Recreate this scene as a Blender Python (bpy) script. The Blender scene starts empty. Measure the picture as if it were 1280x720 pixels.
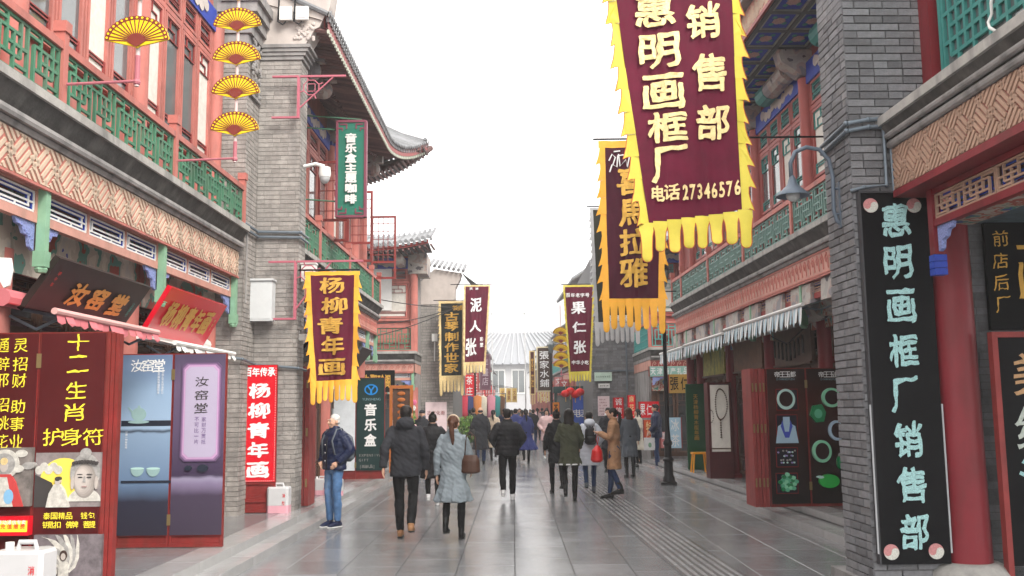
import bpy, bmesh, math, random
from mathutils import Vector, Matrix, noise
random.seed(7)
SC = bpy.context.scene
COL = SC.collection
# ---------------------------------------------------------------- camera
FPX, CAMH = 1200.0, 1.7
PITCH, ROLL = math.atan(151/FPX), 0.0115
cam = bpy.data.cameras.new('camera'); camo = bpy.data.objects.new('camera', cam); COL.objects.link(camo)
cam.sensor_width = 36; cam.lens = 36*FPX/1280; cam.clip_end = 3000; cam.clip_start = .05
cp, sp = math.cos(PITCH), math.sin(PITCH)
_f = Vector((0, cp, sp)); _r0 = Vector((1, 0, 0)); _u0 = Vector((0, -sp, cp))
_r = _r0*math.cos(ROLL)-_u0*math.sin(ROLL); _u = _r0*math.sin(ROLL)+_u0*math.cos(ROLL)
mw = Matrix((_r, _u, -_f)).transposed().to_4x4(); mw.translation = (0, 0, CAMH)
camo.matrix_world = mw; SC.camera = camo
# ---------------------------------------------------------------- world, sun, exposure
W = bpy.data.worlds.new('World'); SC.world = W; W.use_nodes = True
nt = W.node_tree; bg = nt.nodes['Background']
sky = nt.nodes.new('ShaderNodeTexSky'); sky.sky_type = 'NISHITA'; sky.sun_disc = False
sky.sun_elevation = math.radians(42); sky.sun_rotation = math.radians(140); sky.dust_density = 4
hs = nt.nodes.new('ShaderNodeHueSaturation'); hs.inputs['Saturation'].default_value = .12
mx = nt.nodes.new('ShaderNodeMixRGB'); mx.inputs[0].default_value = .8; mx.inputs[2].default_value = (10.0, 9.75, 9.5, 1)   # the white cloud layer
nt.links.new(sky.outputs[0], hs.inputs['Color']); nt.links.new(hs.outputs[0], mx.inputs[1]); nt.links.new(mx.outputs[0], bg.inputs[0])
bg.inputs[1].default_value = .11
sl = bpy.data.lights.new('sun', 'SUN'); sl.energy = 1.5; sl.angle = math.radians(22); sl.color = (1, .94, .85)
so = bpy.data.objects.new('sun', sl); COL.objects.link(so)
so.rotation_euler = Vector((math.sin(math.radians(140))*math.cos(math.radians(42)), math.cos(math.radians(140))*math.cos(math.radians(42)), math.sin(math.radians(42)))).to_track_quat('Z', 'Y').to_euler()
SC.view_settings.view_transform = 'Standard'; SC.view_settings.look = 'None'; SC.view_settings.exposure = 1.48; SC.view_settings.gamma = 1
SC.render.engine = 'CYCLES'; SC.cycles.use_denoising = True; SC.cycles.max_bounces = 6; SC.cycles.diffuse_bounces = 4
SC.cycles.volume_bounces = 1; SC.cycles.sample_clamp_indirect = 8; SC.cycles.caustics_reflective = False; SC.cycles.caustics_refractive = False
# ---------------------------------------------------------------- street frames: X across (right +), S along, z up
ANG = {'L': math.atan(12/FPX), 'R': math.atan(-34/FPX), 'W': 0.0}
def e_s(side):
    a = ANG[side]; return Vector((math.cos(a), -math.sin(a), 0)), Vector((math.sin(a), math.cos(a), 0))
def tow(side, p):
    e, s = e_s(side); return e*p[0]+s*p[1]+Vector((0, 0, p[2]))
def rayd(x, y): return _f*FPX+_r*(x-640)+_u*(360-y)
def at(side, x, y, X):           # photo pixel -> (s, z) on the wall plane X
    e, s = e_s(side); d = rayd(x, y); p = Vector((0, 0, CAMH))+d*(X/d.dot(e)); return p.dot(s), p.z
def atS(side, x, y, S):          # photo pixel -> (X, z) on the cross plane S
    e, s = e_s(side); d = rayd(x, y); p = Vector((0, 0, CAMH))+d*(S/d.dot(s)); return p.dot(e), p.z
def atz(side, x, y, z):          # photo pixel -> (X, s) on the level z
    e, s = e_s(side); d = rayd(x, y); p = Vector((0, 0, CAMH))+d*((z-CAMH)/d.z); return p.dot(e), p.dot(s)
# ---------------------------------------------------------------- materials
MATS = {}
def mat(name, col, rough=.6, var=.12, scale=6., bump=.0, bscale=30., metal=0., pieces=0., spec=.5, stain=None, stain_amt=0., sheen=0., alpha=1., trans=0., emit=0., vein=None):
    if name in MATS: return MATS[name]
    m = bpy.data.materials.new(name); m.use_nodes = True; n = m.node_tree; N = n.nodes; Lk = n.links
    b = N['Principled BSDF']; b.inputs['Roughness'].default_value = rough; b.inputs['Metallic'].default_value = metal
    b.inputs['Specular IOR Level'].default_value = spec if (spec != .5 or rough < .34) else .22
    if sheen: b.inputs['Sheen Weight'].default_value = sheen
    if trans: b.inputs['Transmission Weight'].default_value = trans
    if alpha < 1: b.inputs['Alpha'].default_value = alpha
    c4 = (*col, 1)
    tc = N.new('ShaderNodeTexCoord')
    nz = N.new('ShaderNodeTexNoise'); nz.inputs['Scale'].default_value = scale; nz.inputs['Detail'].default_value = 6; nz.inputs['Roughness'].default_value = .65
    Lk.new(tc.outputs['Object'], nz.inputs['Vector'])
    mr = N.new('ShaderNodeMapRange'); mr.inputs[1].default_value = .25; mr.inputs[2].default_value = .75; mr.inputs[3].default_value = 1-var; mr.inputs[4].default_value = 1+var
    Lk.new(nz.outputs['Fac'], mr.inputs[0]); fac = mr.outputs[0]
    if pieces:
        oi = N.new('ShaderNodeObjectInfo'); ge = N.new('ShaderNodeNewGeometry')
        ad = N.new('ShaderNodeMath'); ad.operation = 'ADD'; Lk.new(oi.outputs['Random'], ad.inputs[0]); Lk.new(ge.outputs['Random Per Island'], ad.inputs[1])
        fr = N.new('ShaderNodeMath'); fr.operation = 'FRACT'; Lk.new(ad.outputs[0], fr.inputs[0])
        m2 = N.new('ShaderNodeMapRange'); m2.inputs[3].default_value = 1-pieces; m2.inputs[4].default_value = 1+pieces; Lk.new(fr.outputs[0], m2.inputs[0])
        mu = N.new('ShaderNodeMath'); mu.operation = 'MULTIPLY'; Lk.new(fac, mu.inputs[0]); Lk.new(m2.outputs[0], mu.inputs[1]); fac = mu.outputs[0]
    vm = N.new('ShaderNodeVectorMath'); vm.operation = 'SCALE'; vm.inputs[0].default_value = col; Lk.new(fac, vm.inputs['Scale']); out = vm.outputs[0]
    if stain:
        n2 = N.new('ShaderNodeTexNoise'); n2.inputs['Scale'].default_value = 2.2; n2.inputs['Detail'].default_value = 8; mp = N.new('ShaderNodeMapping'); mp.inputs['Scale'].default_value = (2.2, 2.2, .55); Lk.new(tc.outputs['Object'], mp.inputs[0]); Lk.new(mp.outputs[0], n2.inputs['Vector'])
        r2 = N.new('ShaderNodeValToRGB'); r2.color_ramp.elements[0].position = .48; r2.color_ramp.elements[1].position = .68; Lk.new(n2.outputs['Fac'], r2.inputs[0])
        ml = N.new('ShaderNodeMath'); ml.operation = 'MULTIPLY'; ml.inputs[1].default_value = stain_amt; Lk.new(r2.outputs[0], ml.inputs[0])
        mi = N.new('ShaderNodeMixRGB'); mi.inputs[2].default_value = (*stain, 1); Lk.new(ml.outputs[0], mi.inputs[0]); Lk.new(out, mi.inputs[1]); out = mi.outputs[0]
    Lk.new(out, b.inputs['Base Color'])
    if emit: Lk.new(out, b.inputs['Emission Color']); b.inputs['Emission Strength'].default_value = emit
    if bump:
        n3 = N.new('ShaderNodeTexNoise'); n3.inputs['Scale'].default_value = bscale; n3.inputs['Detail'].default_value = 5; Lk.new(tc.outputs['Object'], n3.inputs['Vector'])
        bp = N.new('ShaderNodeBump'); bp.inputs['Strength'].default_value = bump; bp.inputs['Distance'].default_value = .02; Lk.new(n3.outputs['Fac'], bp.inputs['Height']); Lk.new(bp.outputs[0], b.inputs['Normal'])
    MATS[name] = m; return m
PINK = mat('pink_red_paint', (.44, .15, .125), .6, .16, 5, .12, 40, stain=(.27, .11, .095), stain_amt=.75)
PINKD = mat('dark_red_paint', (.26, .045, .042), .5, .2, 5, .1, 40, stain=(.13, .03, .028), stain_amt=.7)
PINKL = mat('pale_pink_paint', (.52, .27, .22), .6, .14, 5, .1, 40, stain=(.33, .2, .16), stain_amt=.6)
COLUMNR = mat('column_red_lacquer', (.34, .045, .045), .33, .1, 2, .03, 30, stain=(.25, .035, .03), stain_amt=.5)
CREAM = mat('cream_fret', (.54, .42, .32), .65, .14, 5, .08, 40, stain=(.36, .27, .21), stain_amt=.5)
FRETBG = mat('fret_rose', (.50, .19, .16), .65, .15, 5)
TANF = mat('tan_fret', (.40, .26, .19), .65, .15, 4, .05)
GREEN = mat('green_paint', (.06, .19, .115), .55, .2, 6, .08, 40, stain=(.12, .16, .12), stain_amt=.6)
GREENL = mat('pale_green_paint', (.20, .36, .24), .5, .2, 5, .05)
TEAL = mat('teal_paint', (.05, .22, .2), .5, .15, 5)
BLUE = mat('blue_paint', (.03, .06, .35), .5, .2, 8)
WHITE = mat('white_paint', (.72, .72, .70), .5, .08, 5)
GREY = mat('grey_render', (.26, .25, .245), .8, .2, 5, .15, 25, stain=(.09, .09, .09), stain_amt=.55)
COPING = mat('coping_stone', (.36, .35, .33), .8, .2, 10, .25, 60, stain=(.12, .12, .12), stain_amt=.6)
DARKST = mat('dark_cornice', (.08, .078, .075), .85, .35, 6, .2, 30, stain=(.2, .19, .18), stain_amt=.5)  # dark tone of cornices and soffits, broken by paler patches
PINK_SHADED = mat('shaded_pink_red_paint', (.33, .085, .075), .5, .15, 3, .08, 40, stain=(.22, .06, .055), stain_amt=.5)  # pink red paint darkened: the right side's shade is put into the colour
CRIM = mat('shaded_crimson_paint', (.20, .022, .03), .38, .14, 2, .04, 30, stain=(.12, .02, .02), stain_amt=.6)  # deep crimson, with shade of the right-hand houses mixed into the colour
BRICK = mat('grey_brick', (.165, .166, .175), .85, .22, 14, .3, 70, pieces=.28, stain=(.33, .32, .31), stain_amt=.3)
BRICKW = mat('warm_grey_brick', (.30, .28, .262), .85, .22, 14, .3, 70, pieces=.17, stain=(.17, .16, .155), stain_amt=.5)
MORTARW = mat('pale_mortar', (.235, .222, .21), .9, .2, 20)
MORTAR = mat('mortar', (.15, .148, .15), .9, .15, 20)
PLASTER = mat('pale_plaster', (.48, .43, .40), .8, .1, 5, .08, stain=(.34, .30, .28), stain_amt=.4)
TILE = mat('grey_roof_tile', (.20, .205, .215), .7, .25, 8, .15, 40, pieces=.2)
DARK = mat('dark_interior', (.018, .016, .016), .7, .3)
DWOOD = mat('dark_brown_wood', (.085, .045, .03), .5, .3, 8, .1, 40)
BLACK = mat('black_lacquer', (.003, .003, .004), .45, .2, 5, spec=.09)
GOLD = mat('gold_leaf', (.62, .36, .07), .38, .2, 20, .1, 60, metal=.35)
GOLDP = mat('pale_gold_foil', (.72, .55, .27), .42, .25, 30, .3, 60, metal=.2)
IRON = mat('black_iron', (.015, .015, .017), .35, .3, 9, metal=.3)
STEEL = mat('grey_conduit', (.14, .17, .20), .4, .15, 9, metal=.3)
GLASS = mat('window_glass', (.10, .115, .12), .08, .2, 2, spec=.8)
CURTAIN = mat('pale_curtain', (.6, .58, .53), .8, .15, 12)
PURPLE = mat('maroon_velvet', (.095, .003, .02), .75, .25, 4, .1, 90)
PURPLE2 = mat('dark_maroon_velvet', (.055, .006, .018), .8, .2, 4, .1, 90)
YELLOW = mat('lemon_satin', (.62, .52, .07), .5, .12, 5, .05, 30)
ORANGE = mat('amber_satin', (.85, .42, .05), .5, .12, 5, .05, 30)
MAROON = mat('brown_maroon_board', (.075, .011, .012), .35, .12, 4, spec=.12)
BOARDR = mat('board_frame_red', (.20, .022, .02), .5, .25, 6, .1, 50, stain=(.1, .03, .02), stain_amt=.5)
REDV = mat('bright_red_panel', (.62, .008, .02), .4, .08, 4)
YTXT = mat('yellow_print', (.85, .72, .05), .5, .05)
WTXT = mat('white_print', (.8, .8, .8), .5, .05)
TTXT = mat('turquoise_mosaic', (.36, .60, .60), .6, .45, 90, .5, 160)
def paving_mat(name, col):
    m = mat(name, col, .3, .10, 5, pieces=.10)
    n = m.node_tree; N = n.nodes; b = N['Principled BSDF']; tc = [q for q in N if q.type == 'TEX_COORD'][0]
    g = N.new('ShaderNodeTexNoise'); g.inputs['Scale'].default_value = 90; g.inputs['Detail'].default_value = 3
    n.links.new(tc.outputs['Object'], g.inputs['Vector'])
    ge = N.new('ShaderNodeNewGeometry')
    w = N.new('ShaderNodeTexNoise'); w.inputs['Scale'].default_value = 1.1; w.inputs['Detail'].default_value = 7; n.links.new(ge.outputs['Position'], w.inputs['Vector'])
    r = N.new('ShaderNodeMapRange'); r.inputs[1].default_value = .3; r.inputs[2].default_value = .7; r.inputs[3].default_value = .11; r.inputs[4].default_value = .25
    n.links.new(w.outputs['Fac'], r.inputs[0]); n.links.new(r.outputs[0], b.inputs['Roughness'])
    bp = N.new('ShaderNodeBump'); bp.inputs['Strength'].default_value = .35; bp.inputs['Distance'].default_value = .004
    n.links.new(g.outputs['Fac'], bp.inputs['Height']); n.links.new(bp.outputs[0], b.inputs['Normal'])
    return m
PAVE = paving_mat('polished_granite', (.20, .203, .21))
PAVEL = paving_mat('pale_granite', (.33, .33, .33))
# ---------------------------------------------------------------- mesh builder
class MB:
    def __init__(s): s.v = []; s.f = []; s.mi = []; s.cur = 0
    def add(s, vs, fs):
        o = len(s.v); s.v += [tuple(p) for p in vs]; s.f += [tuple(i+o for i in f) for f in fs]; s.mi += [s.cur]*len(fs); return s
    def box(s, x0, x1, y0, y1, z0, z1):
        return s.add([(x0,y0,z0),(x1,y0,z0),(x1,y1,z0),(x0,y1,z0),(x0,y0,z1),(x1,y0,z1),(x1,y1,z1),(x0,y1,z1)],
                     [(0,3,2,1),(4,5,6,7),(0,1,5,4),(1,2,6,5),(2,3,7,6),(3,0,4,7)])
    def obox(s, P0, u, v, n, a0, a1, b0, b1, c0, c1):     # box in an oblique frame
        P0 = Vector(P0); q = lambda a, b, c: P0+u*a+v*b+n*c
        return s.add([q(a0,b0,c0),q(a1,b0,c0),q(a1,b1,c0),q(a0,b1,c0),q(a0,b0,c1),q(a1,b0,c1),q(a1,b1,c1),q(a0,b1,c1)],
                     [(0,3,2,1),(4,5,6,7),(0,1,5,4),(1,2,6,5),(2,3,7,6),(3,0,4,7)])
    def tube(s, pts, r, n=8, flat=1., cap=True, ref=None):
        pts = [Vector(p) for p in pts]; R = r if isinstance(r, (list, tuple)) else [r]*len(pts); o = len(s.v); k = len(pts); rings = []
        pu = None
        for i, p in enumerate(pts):
            t = (pts[min(i+1, k-1)]-pts[max(i-1, 0)]).normalized()
            if ref is not None: a = Vector(ref)
            elif pu is not None: a = pu
            else: a = Vector((1, 0, 0)) if abs(t.x) < .8 else Vector((0, 1, 0))
            u = (a-t*a.dot(t)).normalized(); pu = u; w = t.cross(u)
            rr = R[i] if isinstance(R[i], (tuple, list)) else (R[i], R[i]*flat)
            rings.append([p+u*rr[0]*math.cos(2*math.pi*j/n)+w*rr[1]*math.sin(2*math.pi*j/n) for j in range(n)])
        vs = [q for rg in rings for q in rg]; fs = []
        for i in range(k-1):
            for j in range(n): a = i*n+j; b2 = i*n+(j+1) % n; fs.append((a, b2, b2+n, a+n))
        if cap: fs.append(tuple(range(n-1, -1, -1))); fs.append(tuple(range((k-1)*n, k*n)))
        return s.add(vs, fs)
    def lathe(s, prof, c=(0,0,0), n=16, axis='z'):        # prof [(r, h)]
        c = Vector(c); vs = []; fs = []
        for r, h in prof:
            for j in range(n):
                a = 2*math.pi*j/n
                vs.append(c+(Vector((r*math.cos(a), r*math.sin(a), h)) if axis == 'z' else Vector((r*math.cos(a), h, r*math.sin(a))) if axis == 'y' else Vector((h, r*math.cos(a), r*math.sin(a)))))
        for i in range(len(prof)-1):
            for j in range(n): a = i*n+j; b2 = i*n+(j+1) % n; fs.append((a, b2, b2+n, a+n))
        fs.append(tuple(range(n-1, -1, -1))); fs.append(tuple(range((len(prof)-1)*n, len(prof)*n)))
        return s.add(vs, fs)
    def ell(s, c, r, n=12, m=8):
        c = Vector(c); r = (r, r, r) if not isinstance(r, (tuple, list)) else r
        vs = [c+Vector((0, 0, -r[2]))]; fs = []
        for i in range(1, m):
            th = math.pi*i/m
            for j in range(n): a = 2*math.pi*j/n; vs.append(c+Vector((r[0]*math.sin(th)*math.cos(a), r[1]*math.sin(th)*math.sin(a), -r[2]*math.cos(th))))
        vs.append(c+Vector((0, 0, r[2]))); L = len(vs)-1
        for j in range(n):
            fs.append((0, 1+(j+1) % n, 1+j)); fs.append((L, 1+(m-2)*n+j, 1+(m-2)*n+(j+1) % n))
            for i in range(m-2): a = 1+i*n+j; b2 = 1+i*n+(j+1) % n; fs.append((a, b2, b2+n, a+n))
        return s.add(vs, fs)
    def prism(s, poly, P0, u, v, n, d0, d1):              # extruded outline in plane u,v
        P0 = Vector(P0); k = len(poly)
        vs = [P0+u*a+v*b+n*d0 for a, b in poly]+[P0+u*a+v*b+n*d1 for a, b in poly]
        fs = [tuple(range(k-1, -1, -1)), tuple(range(k, 2*k))]+[(i, (i+1) % k, (i+1) % k+k, i+k) for i in range(k)]
        return s.add(vs, fs)
    def sweep(s, prof, y0, y1):                           # closed profile [(x,z)] run along y
        k = len(prof); vs = [(x, y0, z) for x, z in prof]+[(x, y1, z) for x, z in prof]
        return s.add(vs, [tuple(range(k)), tuple(range(2*k-1, k-1, -1))]+[((i+1) % k, i, i+k, (i+1) % k+k) for i in range(k)])
    def mesh(s, name, mats, org=(0,0,0), smooth=False):
        me = bpy.data.meshes.new(name); o = Vector(org)
        me.from_pydata([Vector(p)-o for p in s.v], [], s.f)
        for m in (mats if isinstance(mats, (list, tuple)) else [mats]): me.materials.append(m)
        if max(s.mi, default=0): me.polygons.foreach_set('material_index', s.mi)
        bm = bmesh.new(); bm.from_mesh(me); bmesh.ops.recalc_face_normals(bm, faces=bm.faces); bm.to_mesh(me); bm.free()
        if smooth: me.shade_smooth() if smooth is True else me.set_sharp_from_angle(angle=smooth)
        return me
ROOTS = {}
def thing(name, label, cat, loc=(0,0,0), side='W', group=None, kind=None, rz=0):
    o = bpy.data.objects.new(name, None); COL.objects.link(o); o.empty_display_size = .1
    o.location = tow(side, loc); o.rotation_euler.z = -ANG[side]+rz
    if label: o['label'] = label
    if cat: o['category'] = cat
    if group: o['group'] = group
    if kind: o['kind'] = kind
    ROOTS[o.name] = (Vector(loc), side); return o
def org(o):
    while o.parent: o = o.parent
    return ROOTS[o.name][0]
def part(b, name, mats, parent, label=None, kind=None, smooth=False):
    me = b.mesh(name, mats, org(parent), smooth); o = bpy.data.objects.new(name, me); COL.objects.link(o); o.parent = parent
    if label: o['label'] = label
    if kind: o['kind'] = kind
    return o
def inst(me, name, parent, loc, rot=None, scale=None, label=None):
    o = bpy.data.objects.new(name, me); COL.objects.link(o); o.parent = parent; o.location = Vector(loc)-org(parent)
    if rot: o.rotation_euler = rot
    if scale: o.scale = scale
    if label: o['label'] = label
    return o
def solo(b, name, mats, label, cat, loc=(0,0,0), side='W', group=None, kind=None, smooth=False):
    me = b.mesh(name, mats, loc, smooth); o = bpy.data.objects.new(name, me); COL.objects.link(o)
    o.location = tow(side, loc); o.rotation_euler.z = -ANG[side]
    if label: o['label'] = label
    if cat: o['category'] = cat
    if group: o['group'] = group
    if kind: o['kind'] = kind
    ROOTS[o.name] = (Vector(loc), side); return o
X_, Y_, Z_ = Vector((1,0,0)), Vector((0,1,0)), Vector((0,0,1))
# ---------------------------------------------------------------- lettering: glyph outlines as flat meshes
_G = {}
def glyph(ch, bold=.02):
    k = (ch, bold)
    if k in _G: return _G[k]
    cu = bpy.data.curves.new('t', 'FONT'); cu.body = ch; cu.resolution_u = 3; cu.offset = bold; cu.fill_mode = 'BOTH'; cu.extrude = 0
    o = bpy.data.objects.new('t', cu); COL.objects.link(o)
    dg = bpy.context.evaluated_depsgraph_get(); me = bpy.data.meshes.new_from_object(o.evaluated_get(dg))
    bm = bmesh.new(); bm.from_mesh(me)
    for i in range(1, 7):
        for n_ in ((1,0,0),(0,1,0)):
            q = .14*i-.02; bmesh.ops.bisect_plane(bm, geom=bm.verts[:]+bm.edges[:]+bm.faces[:], plane_co=(q, q-.05, 0), plane_no=n_)
    bm.to_mesh(me); bm.free()
    vs = [(v.co.x, v.co.y) for v in me.vertices]; fs = [tuple(p.vertices) for p in me.polygons]
    bpy.data.objects.remove(o); bpy.data.curves.remove(cu); bpy.data.meshes.remove(me)
    if vs:
        x0, x1 = min(v[0] for v in vs), max(v[0] for v in vs); y0, y1 = min(v[1] for v in vs), max(v[1] for v in vs)
    else: x0 = x1 = y0 = y1 = 0
    _G[k] = (vs, fs, (x0, x1, y0, y1)); return _G[k]
def letters(parent, rows, mat_, fn, name='character', joined=False, bold=.02, thick=.004, brush=0., label=None):
    """rows: [(char, centre_u, centre_v, size_u, size_v)]; fn(u, v, d) -> point in frame coordinates"""
    out = []; mb = MB()
    for ch, cu_, cv_, su, sv in rows:
        vs, fs, (x0, x1, y0, y1) = glyph(ch, min(bold, .008))
        if not vs: continue
        cx, cy = (x0+x1)/2, (y0+y1)/2; wdt = max(x1-x0, 1e-4); h = max(y1-y0, 1e-4)
        cjk = ord(ch) > 0x2E80
        kx, ky = (su/max(wdt, .55), sv/max(h, .62)) if cjk else (min(su/.58, sv/.72), sv/.72)
        if not cjk and ch not in ',.·-': cy = .36
        b = mb if joined else MB()
        bk_ = bold*.8 if bold > .022 else 0
        for q, (ox, oy) in enumerate(((0,0),(bk_,0),(-bk_,0),(0,bk_),(0,-bk_),(bk_*.7,bk_*.7),(-bk_*.7,-bk_*.7)) if (bk_ and not joined) else ((0,0),)):
            pts = []
            for x, y in vs:
                x1_, y1_ = x+ox, y+oy
                if brush:
                    dx = noise.noise((x*5+ord(ch), y*5, 1))*brush; dy = noise.noise((x*5, y*5+ord(ch), 7))*brush
                    x2 = x1_+dx; y2 = y1_+dy+(x-cx)*.06
                else: x2, y2 = x1_, y1_
                pts.append(fn(cu_+(x2-cx)*kx, cv_+(y2-cy)*ky, thick+q*.0005))
            b.add(pts, fs)
        if not joined: out.append(part(b, name, mat_, parent, label, None))
    if joined and mb.v: out.append(part(mb, name, mat_, parent, label))
    return out
def plane_fn(P0, u, v):
    P0 = Vector(P0); u = u.normalized(); v = v.normalized(); n = u.cross(v)
    return lambda a, b, d: P0+u*a+v*b+n*d
def column_text(s, u, v0, v1, size, sv=None):        # characters stacked downward
    k = len(s); return [(c, u, v0+(v1-v0)*(i+.5)/k, size, sv or size) for i, c in enumerate(s) if c != ' ']
def row_text(s, u0, u1, v, size, sv=None):
    k = len(s); return [(c, u0+(u1-u0)*(i+.5)/k, v, size, sv or size) for i, c in enumerate(s) if c != ' ']
# ---------------------------------------------------------------- bricks
def brick_face(P0, u, ulen, z0, z1, n, bw=.25, bh=.062, gap=.009, proud=.008, b=None, seed=1, skip=None):
    """rows of proud bricks on a vertical face from P0 along u; n outward. returns list of (a0,a1,b0,b1,proud)"""
    rnd = random.Random(seed); out = []; z = z0; r = 0
    while z+bh*.5 < z1:
        zt = min(z+bh, z1); a = -(bw/2 if r % 2 else 0)+rnd.uniform(-.03, .0)
        while a < ulen-.012:
            w = bw if rnd.random() < .72 else bw*.5
            a0, a1 = max(a, 0), min(a+w, ulen)
            if ulen-a1 < .05: a1 = ulen; 
            if a1-a0 > .03 and not (skip and skip(a0, a1, z, zt)): out.append((a0, a1-(gap if a1 < ulen else 0), z, zt, proud*rnd.uniform(.55, 1.2)))
            if a1 >= ulen: break
            a += w
        z += bh+gap; r += 1
    if b is not None:
        for a0, a1, q0, q1, pr in out:
            b.obox((P0[0], P0[1], 0), u, Z_, n, a0, a1, q0, q1, -.004, pr)
    return out
# ================================================================ SETTING: ground, street, pavements
b = MB(); b.add([(-400,-60,-.03),(400,-60,-.03),(400,900,-.03),(-400,900,-.03)], [(0,1,2,3)])
solo(b, 'ground', mat('far_ground', (.16,.16,.165), .7, .15, 1), None, None, kind='structure')
# street bed below the slabs (joints show it)
b = MB(); b.add([(-3.4,-3,-.012),(4.6,-3,-.012),(4.6,160,-.012),(-3.4,160,-.012)], [(0,1,2,3)])
street = solo(b, 'street', mat('joint_sand', (.07,.07,.072), .85, .2, 30), None, None, kind='structure')
TW, TL = .62, .93
# the floor runs (W frame); slabs as parts near, one joined sheet of slabs beyond
cols = []; x = -3.1
while x < 4.4:
    cols.append(x); x += TW
near = []; far = MB(); slabs = {}
def slab_mesh(w, l):
    k = (round(w, 2), round(l, 2))
    if k not in slabs:
        q = MB(); e = .004; q.add([(0,0,-.03),(w,0,-.03),(w,l,-.03),(0,l,-.03),(0,0,-e),(w,0,-e),(w,l,-e),(0,l,-e),(e,e,0),(w-e,e,0),(w-e,l-e,0),(e,l-e,0)],
              [(0,1,5,4),(1,2,6,5),(2,3,7,6),(3,0,4,7),(4,5,9,8),(5,6,10,9),(6,7,11,10),(7,4,8,11),(8,9,10,11)]); slabs[k] = q.mesh('paving_slab', PAVE)
    return slabs[k]
TX0, TX1 = 1.62, 2.20       # tactile strip in the R frame converges; slabs are left out beneath it near by
def tact_x(s, Xr): return Xr*math.cos(ANG['R'])+s*math.sin(ANG['R'])
rnd = random.Random(3); cand = []
for i, x in enumerate(cols):
    y = 1.5 + (.46 if i % 2 else 0)
    while y < 150:
        cand.append((x, y)); y += TL
cand.sort(key=lambda c: abs(c[1]-10.5)*.9+abs(c[0]-.5)*.25 if c[1] > 8.6 else 99+abs(c[1]))
for k, (x, y) in enumerate(cand):
    w, l = TW-.006, TL-.006; dz = rnd.uniform(-.0015, .0015)
    if k < 290: inst(slab_mesh(w, l), 'paving_slab', street, (x, y, dz))
    else:
        far.add([(x,y,dz),(x+w,y,dz),(x+w,y+l,dz),(x,y+l,dz)], [(0,1,2,3)])
part(far, 'paving_slab', PAVE, street, kind='stuff')
# tactile guide strip: ridged pale slabs
tact = solo(MB().box(1.98,2.62,4,60,.002,.005), 'tactile_path', paving_mat('dark_granite', (.15,.15,.155)), None, None, side='R', kind='structure')  # base set darker than the ridges so they stand out
t = MB(); s = 4.0
while s < 60:
    for k in range(7):
        t.box(2.02+k*.085, 2.055+k*.085, s+.015, s+.585, .005, .011)
    s += .6
part(t, 'ridge', PAVEL, tact, kind='stuff')
# raised pavements with two steps; kerb stones are pieces
def pavement(side, sg, X0, X1, s0, s1, XW, nparts):
    root = thing('pavement', None, None, (0,0,0), side, kind='structure')
    b = MB()
    xa, xb = sorted((sg*(X0+.02), sg*XW)); b.box(xa, xb, s0, s1, -.02, .085)
    xa, xb = sorted((sg*(X1+.02), sg*XW)); b.box(xa, xb, s0, s1, .086, .185)
    part(b, 'bed', MORTAR, root)
    km = {}
    rr = random.Random(5); jn = MB()
    for X, z0, z1, dep in ((X0, -.01, .1, .30), (X1, .1, .2, .36)):
        s = s0; n = 0
        while s < s1:
            L = 1.05; xa, xb = sorted((sg*X, sg*(X+dep-.006)))
            big = 8 < s < 30
            if big and n < nparts:
                key = (X,)
                if key not in km:
                    q = MB(); e = .006; q.box(0, xb-xa, 0, L-.006, 0, z1-z0-e); q.box(e, xb-xa-e, e, L-.006-e, z1-z0-e, z1-z0); km[key] = q.mesh('kerb_stone', PAVEL)
                inst(km[key], 'kerb_stone', root, (xa, s, z0+rr.uniform(0, .003))); n += 1
            else: jn.box(xa, xb, s, s+L-.006, z0, z1)
            s += L
    # inner slabs
    X = X1+.36; r = 0; w = .6; m = None; js = MB()
    while X < XW-.05:
        s = s0+(.4 if r % 2 else 0); 
        while s < s1:
            xa, xb = sorted((sg*X, sg*(X+w-.006)))
            if m is None: m = MB().box(0, w-.006, 0, .794, -.02, 0).mesh('paving_slab', PAVE)
            if 9 < s < 22 and r < 3: inst(m, 'paving_slab', root, (xa, s, .2+rr.uniform(-.001, .001)))
            else: js.add([(xa,s,.199),(xb,s,.199),(xb,s+.794,.199),(xa,s+.794,.199)], [(0,1,2,3)])
            s += .8
        X += w; r += 1
    part(js, 'paving_slab', PAVE, root, kind='stuff')
    part(jn, 'kerb_stone', PAVEL, root, kind='stuff')
    return root
pavement('L', -1, 3.02, 3.27, 1.5, 28.5, 5.6, 40)
pavement('R', 1, 4.34, 4.74, 9.4, 27.5, 6.4, 40)
# platform of the near right shop
pl = thing('shop_platform', None, None, (0,0,0), 'R', kind='structure')
part(MB().box(3.30,9,3,9.4,-.02,.17), 'bed', GREY, pl)
part(MB().box(3.27,3.62,3,8.46,.12,.205), 'kerb_stone', PAVEL, pl)
part(MB().box(3.63,9,3,9.4,.171,.20), 'paving_slab', PAVE, pl)
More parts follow.
